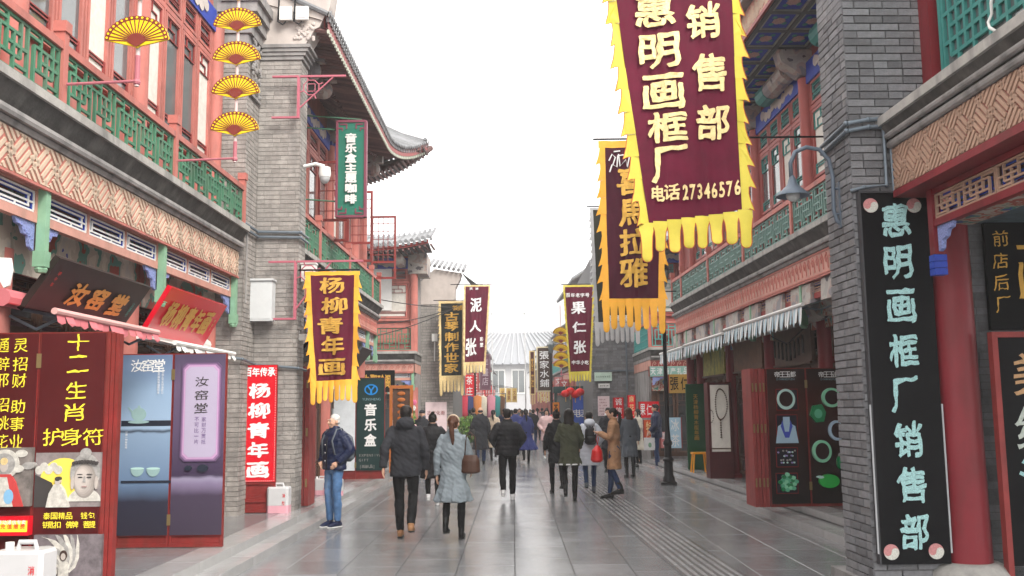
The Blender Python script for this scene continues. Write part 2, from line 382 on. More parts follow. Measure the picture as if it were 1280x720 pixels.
# ================================================================ shop-house builder (used for every shop-house along the street)
def clip(poly, u0, u1, v0, v1):
    for ax, lim, sg in ((0,u0,1),(0,u1,-1),(1,v0,1),(1,v1,-1)):
        out = []
        for i in range(len(poly)):
            a, b2 = poly[i], poly[(i+1) % len(poly)]; ia = (a[ax]-lim)*sg >= 0; ib = (b2[ax]-lim)*sg >= 0
            if ia: out.append(a)
            if ia != ib:
                t = (lim-a[ax])/(b2[ax]-a[ax]); out.append((a[0]+(b2[0]-a[0])*t, a[1]+(b2[1]-a[1])*t))
        poly = out
        if not poly: return []
    return poly
class House:
    def __init__(h, side, sg, Xc, root): h.side, h.sg, h.Xc, h.root = side, sg, Xc, root
    def x(h, d): return h.sg*(h.Xc+d)
    def bx(h, b, d0, d1, s0, s1, z0, z1):
        xa, xb = sorted((h.x(d0), h.x(d1))); return b.box(xa, xb, s0, s1, z0, z1)
    def plane(h, d, s, z):        # lettering plane facing the street
        return plane_fn((h.x(d), s, z), Vector((0, -h.sg, 0)), Z_)
def fret(h, d, s0, s1, z0, z1, m, style='weave', w=.032, gap=.03, proud=.018):
    """raised key-pattern bars on the frieze, real relief"""
    b = MB(); n = Vector((-h.sg, 0, 0)); P0 = (h.x(d), 0, 0); L = s1-s0; H = z1-z0; p = w+gap
    def rect(cx, cz, ux, uz, l, ww):
        vx, vz = -uz, ux
        poly = [(cx+ux*a+vx*c, cz+uz*a+vz*c) for a, c in ((-l/2,-ww/2),(l/2,-ww/2),(l/2,ww/2),(-l/2,ww/2))]
        poly = clip(poly, s0, s1, z0+.004, z1-.004)
        if len(poly) > 2: b.prism(poly, P0, Y_, Z_, n, 0, proud)
    if style == 'weave':
        k = 4; B = k*p; c = math.sqrt(.5); N = int(L/(B*c))+4; sl = .92
        for i in range(-N, N*2):
            for j in range(-N, N*2):
                u, v = i*B, j*B; cx = s0+(u-v)*c; cz = (z0+z1)/2+(u+v)*c
                if cx < s0-B or cx > s1+B or cz < z0-B or cz > z1+B: continue
                hor = (i+j) % 2 == 0
                for q in range(k):
                    o = (q-(k-1)/2)*p; l = B*1.0-gap
                    if q in (0, k-1): l = B*1.5
                    ex = .7071
                    if hor: rect(cx-ex*o, cz+ex*o, ex, ex, l, w)
                    else: rect(cx+ex*o, cz+ex*o, ex, -ex, l, w)
    elif style == 'key':          # nested squares on their points with spiral ends
        B = H*.98; k = int(L/B)+2
        for i in range(k):
            cx = s0+i*B+B*.5; cz = (z0+z1)/2
            for q in range(1, 5):
                r = q*p*1.25
                for a in range(4):
                    if (a+q+i) % 4 == 0: continue
                    t = math.pi/4+a*math.pi/2; ux, uz = -math.sin(t), math.cos(t)
                    rect(cx+math.cos(t)*r*.72, cz+math.sin(t)*r*.72, ux, uz, r*1.44+w*.6, w)
            for sx in (-1, 1):
                rect(cx+B/2, cz+sx*H*.3, .7071*sx, .7071, H*.34, w)
    elif style == 'scroll':       # upright scrolls
        k = int(L/.19)
        for i in range(k):
            cx = s0+(i+.5)*L/k
            pts = [(-.07,-.3),(-.05,.15),(.0,.32),(.05,.12),(.01,-.02),(-.015,.1)]
            for a, c2 in zip(pts, pts[1:]):
                ax, az, bx_, bz = a[0], a[1]*H, c2[0], c2[1]*H; l = math.hypot(bx_-ax, bz-az)
                rect(cx+(ax+bx_)/2, (z0+z1)/2+(az+bz)/2, (bx_-ax)/l, (bz-az)/l, l+.012, .02)
        rect((s0+s1)/2, z0+.02, 1, 0, L, .018); rect((s0+s1)/2, z1-.02, 1, 0, L, .018)
    return part(b, 'fret_relief', m, h.root)
def lattice(b, h, d, s0, s1, z0, z1, t=.022, th=.03, style=0):
    """key-pattern lattice bars between s0..s1 and z0..z1"""
    L, H = s1-s0, z1-z0
    V = lambda s, za, zb: h.bx(b, d, d+th, s-t/2, s+t/2, za, zb)
    Hh = lambda z, sa, sb: h.bx(b, d+.002, d+th-.002, sa, sb, z-t/2, z+t/2)
    Hh(z0+t/2, s0, s1); Hh(z1-t/2, s0, s1); V(s0+t/2, z0+t, z1-t); V(s1-t/2, z0+t, z1-t)
    if style == 0:                # railing: square meander about .5 m wide
        n = max(1, round(L/.5)); c = L/n
        for i in range(n):
            a = s0+i*c; f = i % 2
            for q in (.2, .4, .6, .8): V(a+c*q, z0+H*(.02 if (q in (.2, .6)) else .3), z0+H*(.72 if q in (.2, .6) else .98))
            Hh(z0+H*.3, a+c*.2, a+c*.8); Hh(z0+H*.72, a+c*(.0 if f else .2), a+c*(.8 if f else 1)); Hh(z0+H*.5, a+c*.4, a+c)
            V(a+c, z0, z1)
            Hh(z0+H*.15, a+c*.6, a+c)
            Hh(z0+H*.86, a, a+c*.4)
    elif style == 1:              # transom: long horizontals with short uprights
        Hh(z0+H*.75, s0+L*.08, s1-L*.08); Hh(z0+H*.45, s0+L*.08, s1); Hh(z0+H*.22, s0, s1-L*.1)
        V(s0+L*.08, z0+H*.2, z1-H*.2); V(s1-L*.12, z0+H*.2, z1-H*.25); V(s0+L*.33, z0, z0+H*.22); V(s0+L*.62, z0, z0+H*.22)
    elif style == 2:              # window top: small frame with corner keys
        m = min(L, H)*.2
        Hh(z1-m-t, s0+m*.6, s1-m*.6); V(s0+m*.8, z0, z1-m*.4); V(s1-m*.8, z0, z1-m*.4)
        Hh(z0+H*.5, s0, s0+m*.8); Hh(z0+H*.5, s1-m*.8, s1)
    elif style == 3:              # dense grid
        nx, nz = max(2, round(L/.13)), max(2, round(H/.13))
        for i in range(1, nx): V(s0+L*i/nx, z0+(H/nz if i % 2 else 0), z1-(0 if i % 2 else H/nz))
        for j in range(1, nz): Hh(z0+H*j/nz, s0+(0 if j % 2 else L/nx), s1-(L/nx if j % 2 else 0))
def window(h, d, s0, s1, z0, z1, mf, ml, top=.28, bot=.0, glass=None, style=2, deep=.05):
    b = MB(); f = .045
    h.bx(b, d, d+deep, s0, s0+f, z0, z1); h.bx(b, d, d+deep, s1-f, s1, z0, z1); h.bx(b, d+.001, d+deep-.001, s0+f, s1-f, z0, z0+f); h.bx(b, d+.001, d+deep-.001, s0+f, s1-f, z1-f, z1)
    w = part(b, 'window', mf, h.root)
    l = MB()
    if top: 
        lattice(l, h, d+.012, s0+f, s1-f, z1-top, z1-f, .016, .02, style)
        part(l, 'lattice', ml, w); l = MB()
        lattice(l, h, d+.012, s0+f, s1-f, z0+f, z0+f+top*.55, .016, .02, 2); part(l, 'lattice', ml, w)
    g = MB(); h.bx(g, d+.034, d+.04, s0+f*.6, s1-f*.6, z0+f*.6, z1-f*.6); part(g, 'pane', glass or GLASS, w)
    return w
def shophouse(h, s0, posts, lv, st, s_end=None):
    """lv: levels dict; st: style dict. posts = s positions of posts/columns; bays between"""
    s1 = s_end or posts[-1]; z = lv; R_ = h.root
    # -- coping and cornice (profile run along the street)
    b = MB()
    c = z['cop']; h_ = h.sg; X = h.x
    b.sweep([(X(0),c-.08),(X(0),c),(X(.5),c+.0),(X(.5),c-.08)], s0, s1); part(b, 'coping', COPING, R_)
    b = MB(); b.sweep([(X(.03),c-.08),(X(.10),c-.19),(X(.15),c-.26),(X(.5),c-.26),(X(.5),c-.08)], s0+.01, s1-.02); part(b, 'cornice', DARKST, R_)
    b = MB(); b.sweep([(X(.075),c-.33),(X(.065),c-.30),(X(.075),c-.262),(X(.5),c-.262),(X(.5),c-.33)], s0+.01, s1-.02)
    b.sweep([(X(.13),c-.385),(X(.11),c-.34),(X(.13),c-.332),(X(.5),c-.332),(X(.5),c-.385)], s0+.01, s1-.02)
    part(b, 'ledge', GREY, R_)
    # -- frieze
    fz0, fz1 = z['fr0'], c-.387
    b = MB(); h.bx(b, .16, .5, s0+.01, s1-.03, fz0, fz1); part(b, 'frieze', st['frbg'], R_)
    b = MB(); h.bx(b, .138, .17, s0+.01, s1-.03, fz0-.022, fz0+.0); part(b, 'frieze_rail', st['frame'], R_)
    fret(h, .159, s0+.02, s1-.04, fz0+.006, fz1-.004, st['fret'], st['fstyle'], st.get('fw', .032), st.get('fg', .03), .013)
    # -- soffit behind the frieze
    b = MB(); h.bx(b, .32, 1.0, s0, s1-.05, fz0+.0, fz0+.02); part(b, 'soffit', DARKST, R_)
    # -- upper wall
    dw = st.get('dw', .57); top = z['top']
    b = MB(); h.bx(b, dw+.08, dw+.30, s0, s1, c, top); part(b, 'upper_wall', st['wall'], R_)
    b = MB(); h.bx(b, .5, 3.5, s0, s1, c-.05, c-.001); part(b, 'balcony_floor', COPING, R_)
    # -- railing
    rh = z['rail']
    hr = MB(); h.bx(hr, .07, .15, s0, s1-.02, rh-.07, rh); h.bx(hr, .08, .14, s0, s1-.02, c+.0, c+.04); part(hr, 'handrail', st['frame'], R_)
    pt = None
    for i, s in enumerate(posts):
        q = MB(); q.box(-.045,.045,-.045,.045,0,rh-c+.10); q.box(-.06,.06,-.06,.06,rh-c+.10,rh-c+.20)
        if pt is None: pt = q.mesh('railing_post', st['frame'])
        ss = min(s, s1-.06)
        inst(pt, 'railing_post', R_, (h.x(.11), ss, c))
    for a, e in zip(posts, posts[1:]):
        a2, e2 = max(a, s0)+.05, min(e, s1)-.05
        if e2-a2 < .4: continue
        l = MB(); lattice(l, h, .095, a2, e2, c+.045, rh-.075, st.get('rt', .026), .03, 0); part(l, 'lattice_panel', st['rail'], R_)
    # -- upper columns, windows, beam
    wz0, wz1 = z['w0'], z['w1']
    for a, e in zip(posts, posts[1:]):
        q = MB(); q.lathe([(.12, c), (.12, z['beam'])], (h.x(dw), e, 0), 16); part(q, 'column', st['col'], R_, smooth=.7)
        L = e-a; g = .16; n = st.get('nwin', 4); w = (L-2*g)/n
        for k in range(n):
            p0 = a+g+k*w+.05; p1 = a+g+(k+1)*w-.05
            if p0 < s0: continue
            window(h, dw, p0, p1, wz0, wz1, st['wf'], st['wl'], st.get('wtop', .32), glass=CURTAIN if (k+int(a*3)) % 3 == 0 else GLASS, style=3)
            window(h, dw, p0, p1, wz1+.1, wz1+.1+st.get('tr', .38), st['wf'], st['wl'], .2, style=2)
            b = MB(); h.bx(b, dw-.0, dw+.079, p1+.035, p1+.065, wz0-.1, z['beam']); part(b, 'mullion', st['wf'], R_)
        b = MB(); h.bx(b, dw+.005, dw+.078, a+.12, e-.12, wz1+.015, wz1+.085); h.bx(b, dw+.005, dw+.078, a+.12, e-.12, wz0-.09, wz0-.02)
        h.bx(b, dw+.02, dw+.078, a+.12, e-.12, c+.3, c+.36); part(b, 'rail_board', st['wf'], R_)
        b = MB(); bz = z['beam']; h.bx(b, dw-.03, dw+.079, a+.1, e-.1, bz-.12, bz+.22); bm_ = part(b, 'painted_beam', BLUE, R_)
        cloud = MB(); rr = random.Random(int(a*10))
        for k in range(9):
            cx = a+L/2+(k-4)*L*.07; cz = bz+.05+.05*math.sin(k*1.7); n_ = Vector((-h.sg, 0, 0))
            cloud.prism([(cx+math.cos(t*math.pi/5)*(.12+.02*(t % 2)), cz+math.sin(t*math.pi/5)*(.07+.015*(t % 3))) for t in range(10)], (h.x(dw-.03), 0, 0), Y_, Z_, n_, .001*k, .006+.0013*k)
        part(cloud, 'painted_cloud', PLASTER, bm_)
    # -- ground storey: hanging posts, transom lattice, painted panel, shop columns, dark front
    lz0, lz1 = z['l0']-.02, fz0-.005; dh = st.get('dh', .23)
    for a, e in zip(posts, posts[1:]):
        if e < s0: continue
        e_ = min(e, s1-.06)
        q = MB(); x = h.x(dh-.03); q.box(x-.04, x+.04, e_-.04, e_+.04, z['hp'], lz1+.03); q.box(x-.055, x+.055, e_-.055, e_+.055, z['hp']-.0, z['hp']+.14)
        q.lathe([(.045, z['hp']-.05),(.06, z['hp']-.02),(.05, z['hp'])], (x, e_, 0), 8); part(q, 'hanging_post', st.get('hpm', GREENL), R_)
        a2 = max(a, s0)+.06; L = e_-.06-a2; n = 3
        b = MB(); h.bx(b, dh, dh+.07, a2, e_-.05, lz0-.08, lz0); h.bx(b, dh+.003, dh+.067, a2, e_-.05, lz1-.015, lz1+.003)
        for k in range(n+1): h.bx(b, dh+.006, dh+.064, a2+L*k/n-.02, a2+L*k/n+.02, lz0, lz1-.02)
        part(b, 'transom_frame', st['wf2'], R_)
        for k in range(n):
            for mi, m in enumerate((WHITE, BLUE) if st.get('twotone') else (TANF, BLUE)):
                l = MB(); o = .018*mi
                lattice(l, h, dh+.01+o*.6, a2+L*k/n+.03+o, a2+L*(k+1)/n-.03-o, lz0+.008+o*.6, lz1-.028-o*.6, .017, .014, 1); part(l, 'transom_lattice', m, R_)
        b = MB(); h.bx(b, dh+.25, dh+.29, a2, e_, lz0-.5, lz1); part(b, 'painted_panel', st.get('panel', PAINTED), R_)
        # carved corner brackets
        for sx, p0 in ((1, a2), (-1, e_-.05)):
            b = MB(); n_ = Vector((-h.sg, 0, 0)); zt = lz0-.082
            poly = [(p0, zt), (p0+sx*.34, zt), (p0+sx*.30, zt-.05), (p0+sx*.22, zt-.06), (p0+sx*.18, zt-.12), (p0+sx*.1, zt-.13), (p0+sx*.07, zt-.22), (p0, zt-.25)]
            b.prism(poly if sx > 0 else poly[::-1], (h.x(dh+.05), 0, 0), Y_, Z_, n_, 0, .03)
            for q_ in range(6): 
                uu, vv = p0+sx*(.04+.045*q_), zt-.04-.02*(5-q_)*(1 if q_ < 4 else .4)
                b.obox((h.x(dh+.05), 0, 0), Y_, Z_, n_, uu-.012, uu+.012, vv-.012, vv+.012, .03, .038)
            part(b, 'corner_bracket', st.get('brk', BRKT), R_)
        q = MB(); q.lathe([(.2,.2),(.2,.26),(.145,.3),(.145, lz0-.3)], (h.x(st['dg']-.02), e_-.02, 0), 16); part(q, 'shop_column', st.get('lcol', st['col']), R_, smooth=.7)
        if st.get('front', True):
            b = MB(); h.bx(b, st['dg']+.05, st['dg']+.1, a2, e_, .2, lz0); part(b, 'shop_front', DWOOD, R_)
            n = 4; L2 = e_-a2-.3
            for k in range(n):
                p0 = a2+.15+L2*k/n+.03; window(h, st['dg'], p0, p0+L2/n-.06, .3, 2.35, DWOOD, DWOOD, .6, glass=DARKG, style=3)
            for k in range(n): 
                p0 = a2+.15+L2*k/n+.03; window(h, st['dg'], p0, p0+L2/n-.06, 2.45, min(3.0, lz0-.1), DWOOD, DWOOD, .2, glass=DARKG, style=3)
    # body mass behind
    b = MB(); h.bx(b, st['dg']+.12, 6, s0, s1, -.02, c-.06); h.bx(b, dw+.32, 6, s0, s1, c-.05, top+.4); part(b, 'wall', st['wall'] if st.get('bodyw') else GREY, R_)
DARKG = mat('dark_shop_glass', (.03,.032,.035), .1, .5, 2, spec=.8)
BRKT = mat('blue_white_carving', (.22,.26,.5), .6, .6, 60, .3, 90)
def ornate(name, cols, scale=9, rough=.6):            # painted ornament: flat paint in several colours
    m = bpy.data.materials.new(name); m.use_nodes = True; n = m.node_tree; N = n.nodes; b = N['Principled BSDF']; b.inputs['Roughness'].default_value = rough
    tc = N.new('ShaderNodeTexCoord'); v = N.new('ShaderNodeTexVoronoi'); v.inputs['Scale'].default_value = scale; v.distance = 'CHEBYCHEV'; n.links.new(tc.outputs['Object'], v.inputs['Vector'])
    w = N.new('ShaderNodeTexNoise'); w.inputs['Scale'].default_value = scale*.8; w.inputs['Detail'].default_value = 3; n.links.new(tc.outputs['Object'], w.inputs['Vector'])
    r = N.new('ShaderNodeValToRGB'); r.color_ramp.interpolation = 'CONSTANT'; els = r.color_ramp.elements
    while len(els) < len(cols): els.new(.5)
    for i, c in enumerate(cols): els[i].position = .30+.40*i/len(cols) if i else 0; els[i].color = (*c, 1)
    ad = N.new('ShaderNodeMath'); ad.operation = 'MULTIPLY_ADD'; ad.inputs[1].default_value = .12; n.links.new(v.outputs['Distance'], ad.inputs[0]); n.links.new(w.outputs['Fac'], ad.inputs[2])
    n.links.new(ad.outputs[0], r.inputs[0]); n.links.new(r.outputs[0], b.inputs['Base Color']); return m
PAINTED = ornate('painted_panel_ornament', [(.03,.05,.3),(.5,.47,.42),(.55,.5,.42),(.45,.4,.33),(.1,.25,.2),(.3,.06,.04)], 3.2)
PAINTED2 = ornate('painted_beam_ornament', [(.03,.05,.28),(.05,.2,.16),(.35,.30,.24),(.32,.07,.05),(.4,.37,.32)], 7)
CLOUDP = ornate('weathered_cloud_painting', [(.06,.05,.06),(.30,.28,.26),(.36,.33,.3),(.33,.25,.22),(.2,.19,.2)], 4)
# ================================================================ LEFT near shop-house
ST_A = dict(frbg=FRETBG, frame=PINK, fret=CREAM, fstyle='weave', wall=PINK, rail=GREEN, col=PINK, wf=PINK, wl=PINKD, wf2=PINKL, dw=.57, dg=.62, nwin=4, twotone=True, fw=.036, fg=.034)
LV_A = dict(cop=4.45, fr0=3.69, rail=5.05, w0=5.38, w1=6.95, beam=7.55, top=8.0, l0=3.48, hp=2.99)
rA = thing('shop_house', 'coral red shop-house with green key lattice balcony above the black slanted signboard', 'building', (-4.6, 9, 0), 'L')
hA = House('L', -1, 4.05, rA)
shophouse(hA, 2.7, [2.68, 5.52, 8.36, 11.19, 14.04], LV_A, ST_A, 14.1)
# ================================================================ LEFT second shop-house with the curling roof
ST_B = dict(ST_A, dw=.55, nwin=4, twotone=True, frbg=PINKL, fret=PINK, fstyle='scroll')
LV_B = dict(cop=4.36, fr0=3.62, rail=5.02, w0=5.3, w1=6.75, beam=7.35, top=8.3, l0=3.42, hp=2.95)
rB = thing('shop_house', 'coral red shop-house under the long curling grey roof, behind the maroon banner on the left', 'building', (-4.2, 20, 0), 'L')
hB = House('L', -1, 3.55, rB)
shophouse(hB, 15.3, [15.36, 17.1, 20.1, 23.2, 24.45], LV_B, dict(ST_B, nwin=3), 24.5)
# roof B: eave X=-2.7, curls up at the far corner
def eave_z(s):
    return 7.92 + (.88*((s-21.7)/3.6)**2 if s > 21.7 else 0)
def eave_x(s): return -3.06 + (.56*((s-21.7)/3.6)**1.6 if s > 21.7 else 0)
def roof_run(root, s0, s1, ex, ez, wallx, rise, run, sg, pitch=.155, tl=TILE, raf=TEAL, fas=PINKD, side_dark=None):
    """tiled slope with round tile rows, red fascia, two layers of rafters beneath"""
    n = int((s1-s0)/pitch); rows = MB(); pans = MB(); rafm = MB(); cap = MB(); fa = MB(); sof = MB()
    ridge_x = lambda s: sg*run
    for i in range(n+1):
        s = s0+i*pitch; x0, z0 = ex(s), ez(s)
        pts = []
        for k in range(7):
            t = k/6; xx = x0+(ridge_x(s)-x0)*t; zz = z0+.12+(rise+7.92-z0)*(t**1.35)
            pts.append((xx, s, zz))
        rows.tube(pts, .045, 6); cap.lathe([(.052, 0), (.052, .03)], (x0-sg*.03 if sg < 0 else x0-.03, s, z0+.12), 8, 'x')
        cap.box(x0-.03, x0+.03, s+.03, s+pitch-.03, z0+.0, z0+.085)
        if i < n:
            s2 = s+pitch; x1, z1 = ex(s2), ez(s2)
            for k in range(6):
                a = pts[k]; c = pts[k+1]; dz = z1-z0; dx = x1-x0; f1 = 1-k/6; f2 = 1-(k+1)/6
                pans.add([(a[0],s,a[2]-.03),(a[0]+dx*f1,s2,a[2]-.03+dz*f1),(c[0]+dx*f2,s2,c[2]-.03+dz*f2),(c[0],s,c[2]-.03)], [(0,1,2,3)])
            fa.add([(x0,s,z0-.11),(x1,s2,z1-.11),(x1,s2,z1+.08),(x0,s,z0+.08),(x0+sg*.06,s,z0-.11),(x1+sg*.06,s2,z1-.11),(x1+sg*.06,s2,z1+.08),(x0+sg*.06,s,z0+.08)], [(0,1,2,3),(4,7,6,5),(0,4,5,1),(3,2,6,7)])
            wz = 7.95; sof.add([(x0+sg*.1,s,z0+.02),(x1+sg*.1,s2,z1+.02),(wallx,s2,wz+.32),(wallx,s,wz+.32)], [(0,1,2,3)])
        # rafters: outer flying ones with pale ends, inner longer row
        rafm.tube([(x0+sg*.02, s+.07, z0-.15), (x0+sg*.75, s+.07, z0-.02)], .034, 4); rafm.tube([(x0+sg*.55, s+.07, z0-.12), (wallx, s+.07, 8.2)], .034, 6)
    part(rows, 'roof_tile', tl, root, kind='stuff'); part(cap, 'eave_tile', tl, root, kind='stuff')
    part(pans, 'roof_slope', tl, root); part(fa, 'eave_board', fas, root); part(sof, 'eave_soffit', side_dark or DWOOD, root)
    part(rafm, 'rafter', raf, root, kind='stuff')
rfm = mat('rafter_teal_red', (.16,.085,.08), .6, .3, 4, pieces=.4)
roof_run(rB, 14.75, 25.3, eave_x, eave_z, -4.2, 3.2, 6.6, -1, raf=rfm)
E2 = MB()   # pale rafter ends
for i in range(70):
    s = 14.82+i*.155
    if s > 25.1: break
    E2.box(eave_x(s)-.02, eave_x(s)+.012, s-.035, s+.035, eave_z(s)-.19, eave_z(s)-.125)
part(E2, 'rafter_end', mat('pale_green_end', (.45,.48,.40), .6), rB, kind='stuff')
# hip rafter + far hip side of the roof
SB = lambda p: (p[0]*1.13, p[1]*1.13, 1.7+(p[2]-1.7)*1.13)
b = MB(); b.tube([(-2.15,22.65,8.0),(-2.6,22.2,7.6),(-3.3,22.0,7.35),(-4.2,21.8,7.1)], [.07,.1,.12,.12], 8); [b.v.__setitem__(i, SB(p)) for i, p in enumerate(b.v)]; part(b, 'hip_rafter', rfm, rB)
b = MB(); r_ = MB(); rf = MB()
for i in range(26):
    t = i/25; xa = -2.25-2.4*t; z0 = 7.9-.85*(1-(1-t)**2.2); ya = 22.6+.1*(1-t)
    r_.tube([(xa, ya, z0+.1), (xa-.12*t, ya-.5, z0+.2)], .045, 6); b.box(xa-.05, xa+.05, ya-.02, ya+.02, z0-.02, z0+.09)
    rf.tube([(xa, ya-.03, z0-.06), (xa, ya-1.1, z0-.15)], .035, 5)
[m_.v.__setitem__(i, SB(p)) for m_ in (r_, b, rf) for i, p in enumerate(m_.v)]
part(r_, 'hip_tile', TILE, rB, kind='stuff'); part(b, 'eave_tile', TILE, rB, kind='stuff'); part(rf, 'rafter', rfm, rB, kind='stuff')
# carved bracket blocks under the eave
for s in (16.2, 17.2, 20.2, 23.2):
    b = MB(); b.box(-4.15,-3.6,s-.16,s+.16,7.5,7.78); b.box(-4.15,-3.4,s-.12,s+.12,7.78,7.98); b.ell((-3.62,s,7.62),(.16,.14,.18)); part(b, 'bracket_block', CLOUDP, rB)
# open casements of the red upper shopfront
for s, X in ((18.3,-3.95),(20.9,-3.9),(23.7,-3.75)):
    b = MB(); w = .62
    for dx in (0, w-.05): b.box(X+dx, X+dx+.05, s-.02, s+.02, 4.95, 6.55)
    for zz in (4.95, 5.35, 6.5): b.box(X+.05, X+w-.05, s-.018, s+.018, zz, zz+.05)
    for k in range(1,4): b.box(X+.05+k*.12, X+.065+k*.12, s-.01, s+.01, 5.4, 6.5)
    for k in range(5): b.box(X+.05, X+w-.05, s-.012, s+.008, 5.55+k*.2, 5.565+k*.2)
    part(b, 'casement', PINKD, rB)
# ================================================================ LEFT brick piers between the houses
rP = thing('brick_pier', 'pair of stepped grey brick piers standing behind the red standing panels', 'wall', (-3.9, 14.6, 0), 'L')
core = MB(); core.box(-6,-4.17,14.2,15.28,-.02,7.4); core.box(-4.168,-3.5,14.84,15.28,-.02,7.95); core.box(-4.68,-4.17,14.17,14.83,.0,7.38)
part(core, 'pier_core', MORTARW, rP)
bk = MB()
brick_face((-4.68,14.17,0), X_, .52, .2, 7.3, -Y_, b=bk, seed=2)
brick_face((-4.17,14.16,0), Y_, .66, .2, 7.3, X_, b=bk, seed=3, bw=.24)
brick_face((-4.16,14.84,0), X_, .67, .2, 7.3, -Y_, b=bk, seed=4)
brick_face((-3.5,14.83,0), Y_, .46, .2, 7.3, X_, b=bk, seed=5)
part(bk, 'brick', BRICKW, rP, kind='stuff')
# corbelled head of the outer pier, curving forward over the street, with a plastered block
for i, (x1, z0, z1, yo) in enumerate(((-3.46,7.31,7.37,.03),(-3.42,7.375,7.43,.05),(-3.38,7.435,7.49,.07),(-3.34,7.495,7.55,.09))):
    b = MB(); b.box(-4.2-.02*i, x1, 14.84-yo, 15.3, z0, z1); part(b, 'corbel', GREY, rP)
n_ = -Y_
b = MB(); b.prism([(-4.35,7.56),(-3.42,7.56),(-3.34,7.68),(-3.28,7.80),(-3.2,7.84),(-3.14,7.98),(-3.08,8.02),(-3.03,8.2),(-2.98,8.6),(-4.35,8.6)], (0,14.78,0), X_, Z_, n_, -.42, 0); part(b, 'plaster_block', PLASTER, rP)
for k in range(5):
    b = MB(); b.box(-4.8+.06*k, -4.15+.05*k, 14.12-.03*k, 14.8, 7.32+.16*k, 7.47+.16*k); part(b, 'corbel', GREY, rP)
b = MB()
for k in range(40):
    rr = random.Random(k); b.ell((-3.6+rr.uniform(0,.32), 14.77, 7.62+rr.uniform(0,.28)), (.03,.015,.03), 6, 4)
part(b, 'carved_relief', PLASTER, rP)
b = MB()
for k in range(60):
    rr = random.Random(k+50); b.ell((-4.15+.03, 14.25+rr.uniform(0,.5), 6.6+rr.uniform(0,.9)), (.02,.035,.04), 6, 4)
b.box(-4.155,-4.12,14.2,14.8,6.55,6.6); part(b, 'carved_relief', GREY, rP)
# small tiled cap on top
b = MB()
for k in range(12): b.tube([(-4.6+k*.15, 14.5, 8.63), (-4.6+k*.15, 15.2, 8.8)], .05, 6)
part(b, 'cap_tile', TILE, rP, kind='stuff')
# conduits, box and brackets fixed to the piers
def conduit(path, r, label, side, m=STEEL, group=None, name='conduit'):
    b = MB(); b.tube(path, r, 8)
    for p in path[1:-1]: b.ell(p, r*1.25, 8, 6)
    return solo(b, name, m, label, 'pipe', path[0], side, group, smooth=.8)
for k, z in enumerate((4.42, 4.50)):
    conduit([(-4.25,14.1,z+.03),(-4.12,14.1,z),(-4.12,14.79,z),(-3.45,14.79,z-.02),(-3.45,15.3,z-.02)], .022, ('lower' if k == 0 else 'upper')+' of two grey conduits bent round the left brick piers at balcony height', 'L')
conduit([(-4.55,14.1,2.75),(-4.55,14.1,2.55),(-4.12,14.1,2.47),(-4.12,14.79,2.42),(-3.46,14.79,2.36),(-3.44,15.25,2.34)], .02, 'blue grey conduit bent low round the left piers under the white meter box', 'L')
conduit([(-4.1,14.12,4.4),(-4.1,14.12,3.3)], .015, 'thin upright conduit running down to the white meter box', 'L', GREY)
b = MB(); b.box(-.19,.19,-.2,.0,0,.62); b.box(-.21,.21,-.23,.0,.62,.65); b.box(-.17,.17,-.206,-.2,.03,.6)
solo(MB().add([(v[0]-4.02,v[1]+14.79,v[2]+3.08) for v in b.v], b.f), 'meter_box', mat('box_paint', (.55,.57,.58), .5, .06), 'white metal meter box on the grey brick pier', 'box', (-4.02,14.7,3.08), 'L')
b = MB(); b.box(-3.46,-3.25,14.9,15.1,3.72,4.0); b.box(-3.47,-3.24,14.88,15.12,4.0,4.03)
solo(b, 'junction_box', WHITE, 'small white junction box on the pier beside the pink bracket', 'box', (-3.4,15,3.72), 'L')
def wall_bracket(X0, S, ztop, zbot, xtip, label):
    t = thing('sign_bracket', label, 'bracket', (X0, S, zbot), 'L')
    m = mat('faded_pink_iron', (.42,.12,.16), .6, .15)
    f = MB(); f.box(X0-.42,X0,S-.02,S+.02,ztop-.03,ztop); f.box(X0-.02,X0+.02,S-.025,S+.025,zbot,ztop-.031); f.box(X0-.42,X0-.021,S-.02,S+.02,zbot,zbot+.03); part(f, 'frame', m, t)
    a = MB(); a.box(X0+.021,xtip,S-.018,S+.018,ztop-.03,ztop); a.tube([(X0,S,zbot+.15),(X0+.55,S,ztop-.03)], .014, 6); part(a, 'arm', m, t)
    k = MB(); cx, cz = X0+.2, ztop-.2
    pts = [(cx+.13*math.cos(math.pi/8+i*math.pi/4), S, cz+.13*math.sin(math.pi/8+i*math.pi/4)) for i in range(9)]; k.tube(pts, .01, 6)
    for i in range(4): k.tube([(cx+.13*math.cos(math.pi/8+i*math.pi/2), S, cz+.13*math.sin(math.pi/8+i*math.pi/2)), (cx+.2*math.cos(math.pi/8+i*math.pi/2), S, cz+.2*math.sin(math.pi/8+i*math.pi/2))], .01, 6)
    k.box(cx-.06,cx+.06,S-.008,S+.008,cz+.055,cz+.065); k.box(cx-.06,cx+.06,S-.008,S+.008,cz-.065,cz-.055); k.box(cx-.065,cx-.055,S-.008,S+.008,cz-.05,cz+.05); k.box(cx+.055,cx+.065,S-.008,S+.008,cz-.05,cz+.05)
    part(k, 'octagon_lattice', m, t); return t
wall_bracket(-3.5, 14.7, 7.0, 6.3, -2.75, 'pink iron wall bracket with octagon, high on the left pier and holding nothing')
wall_bracket(-3.5, 14.7, 4.02, 3.1, -2.45, 'pink iron wall bracket with octagon that carries the maroon banner')
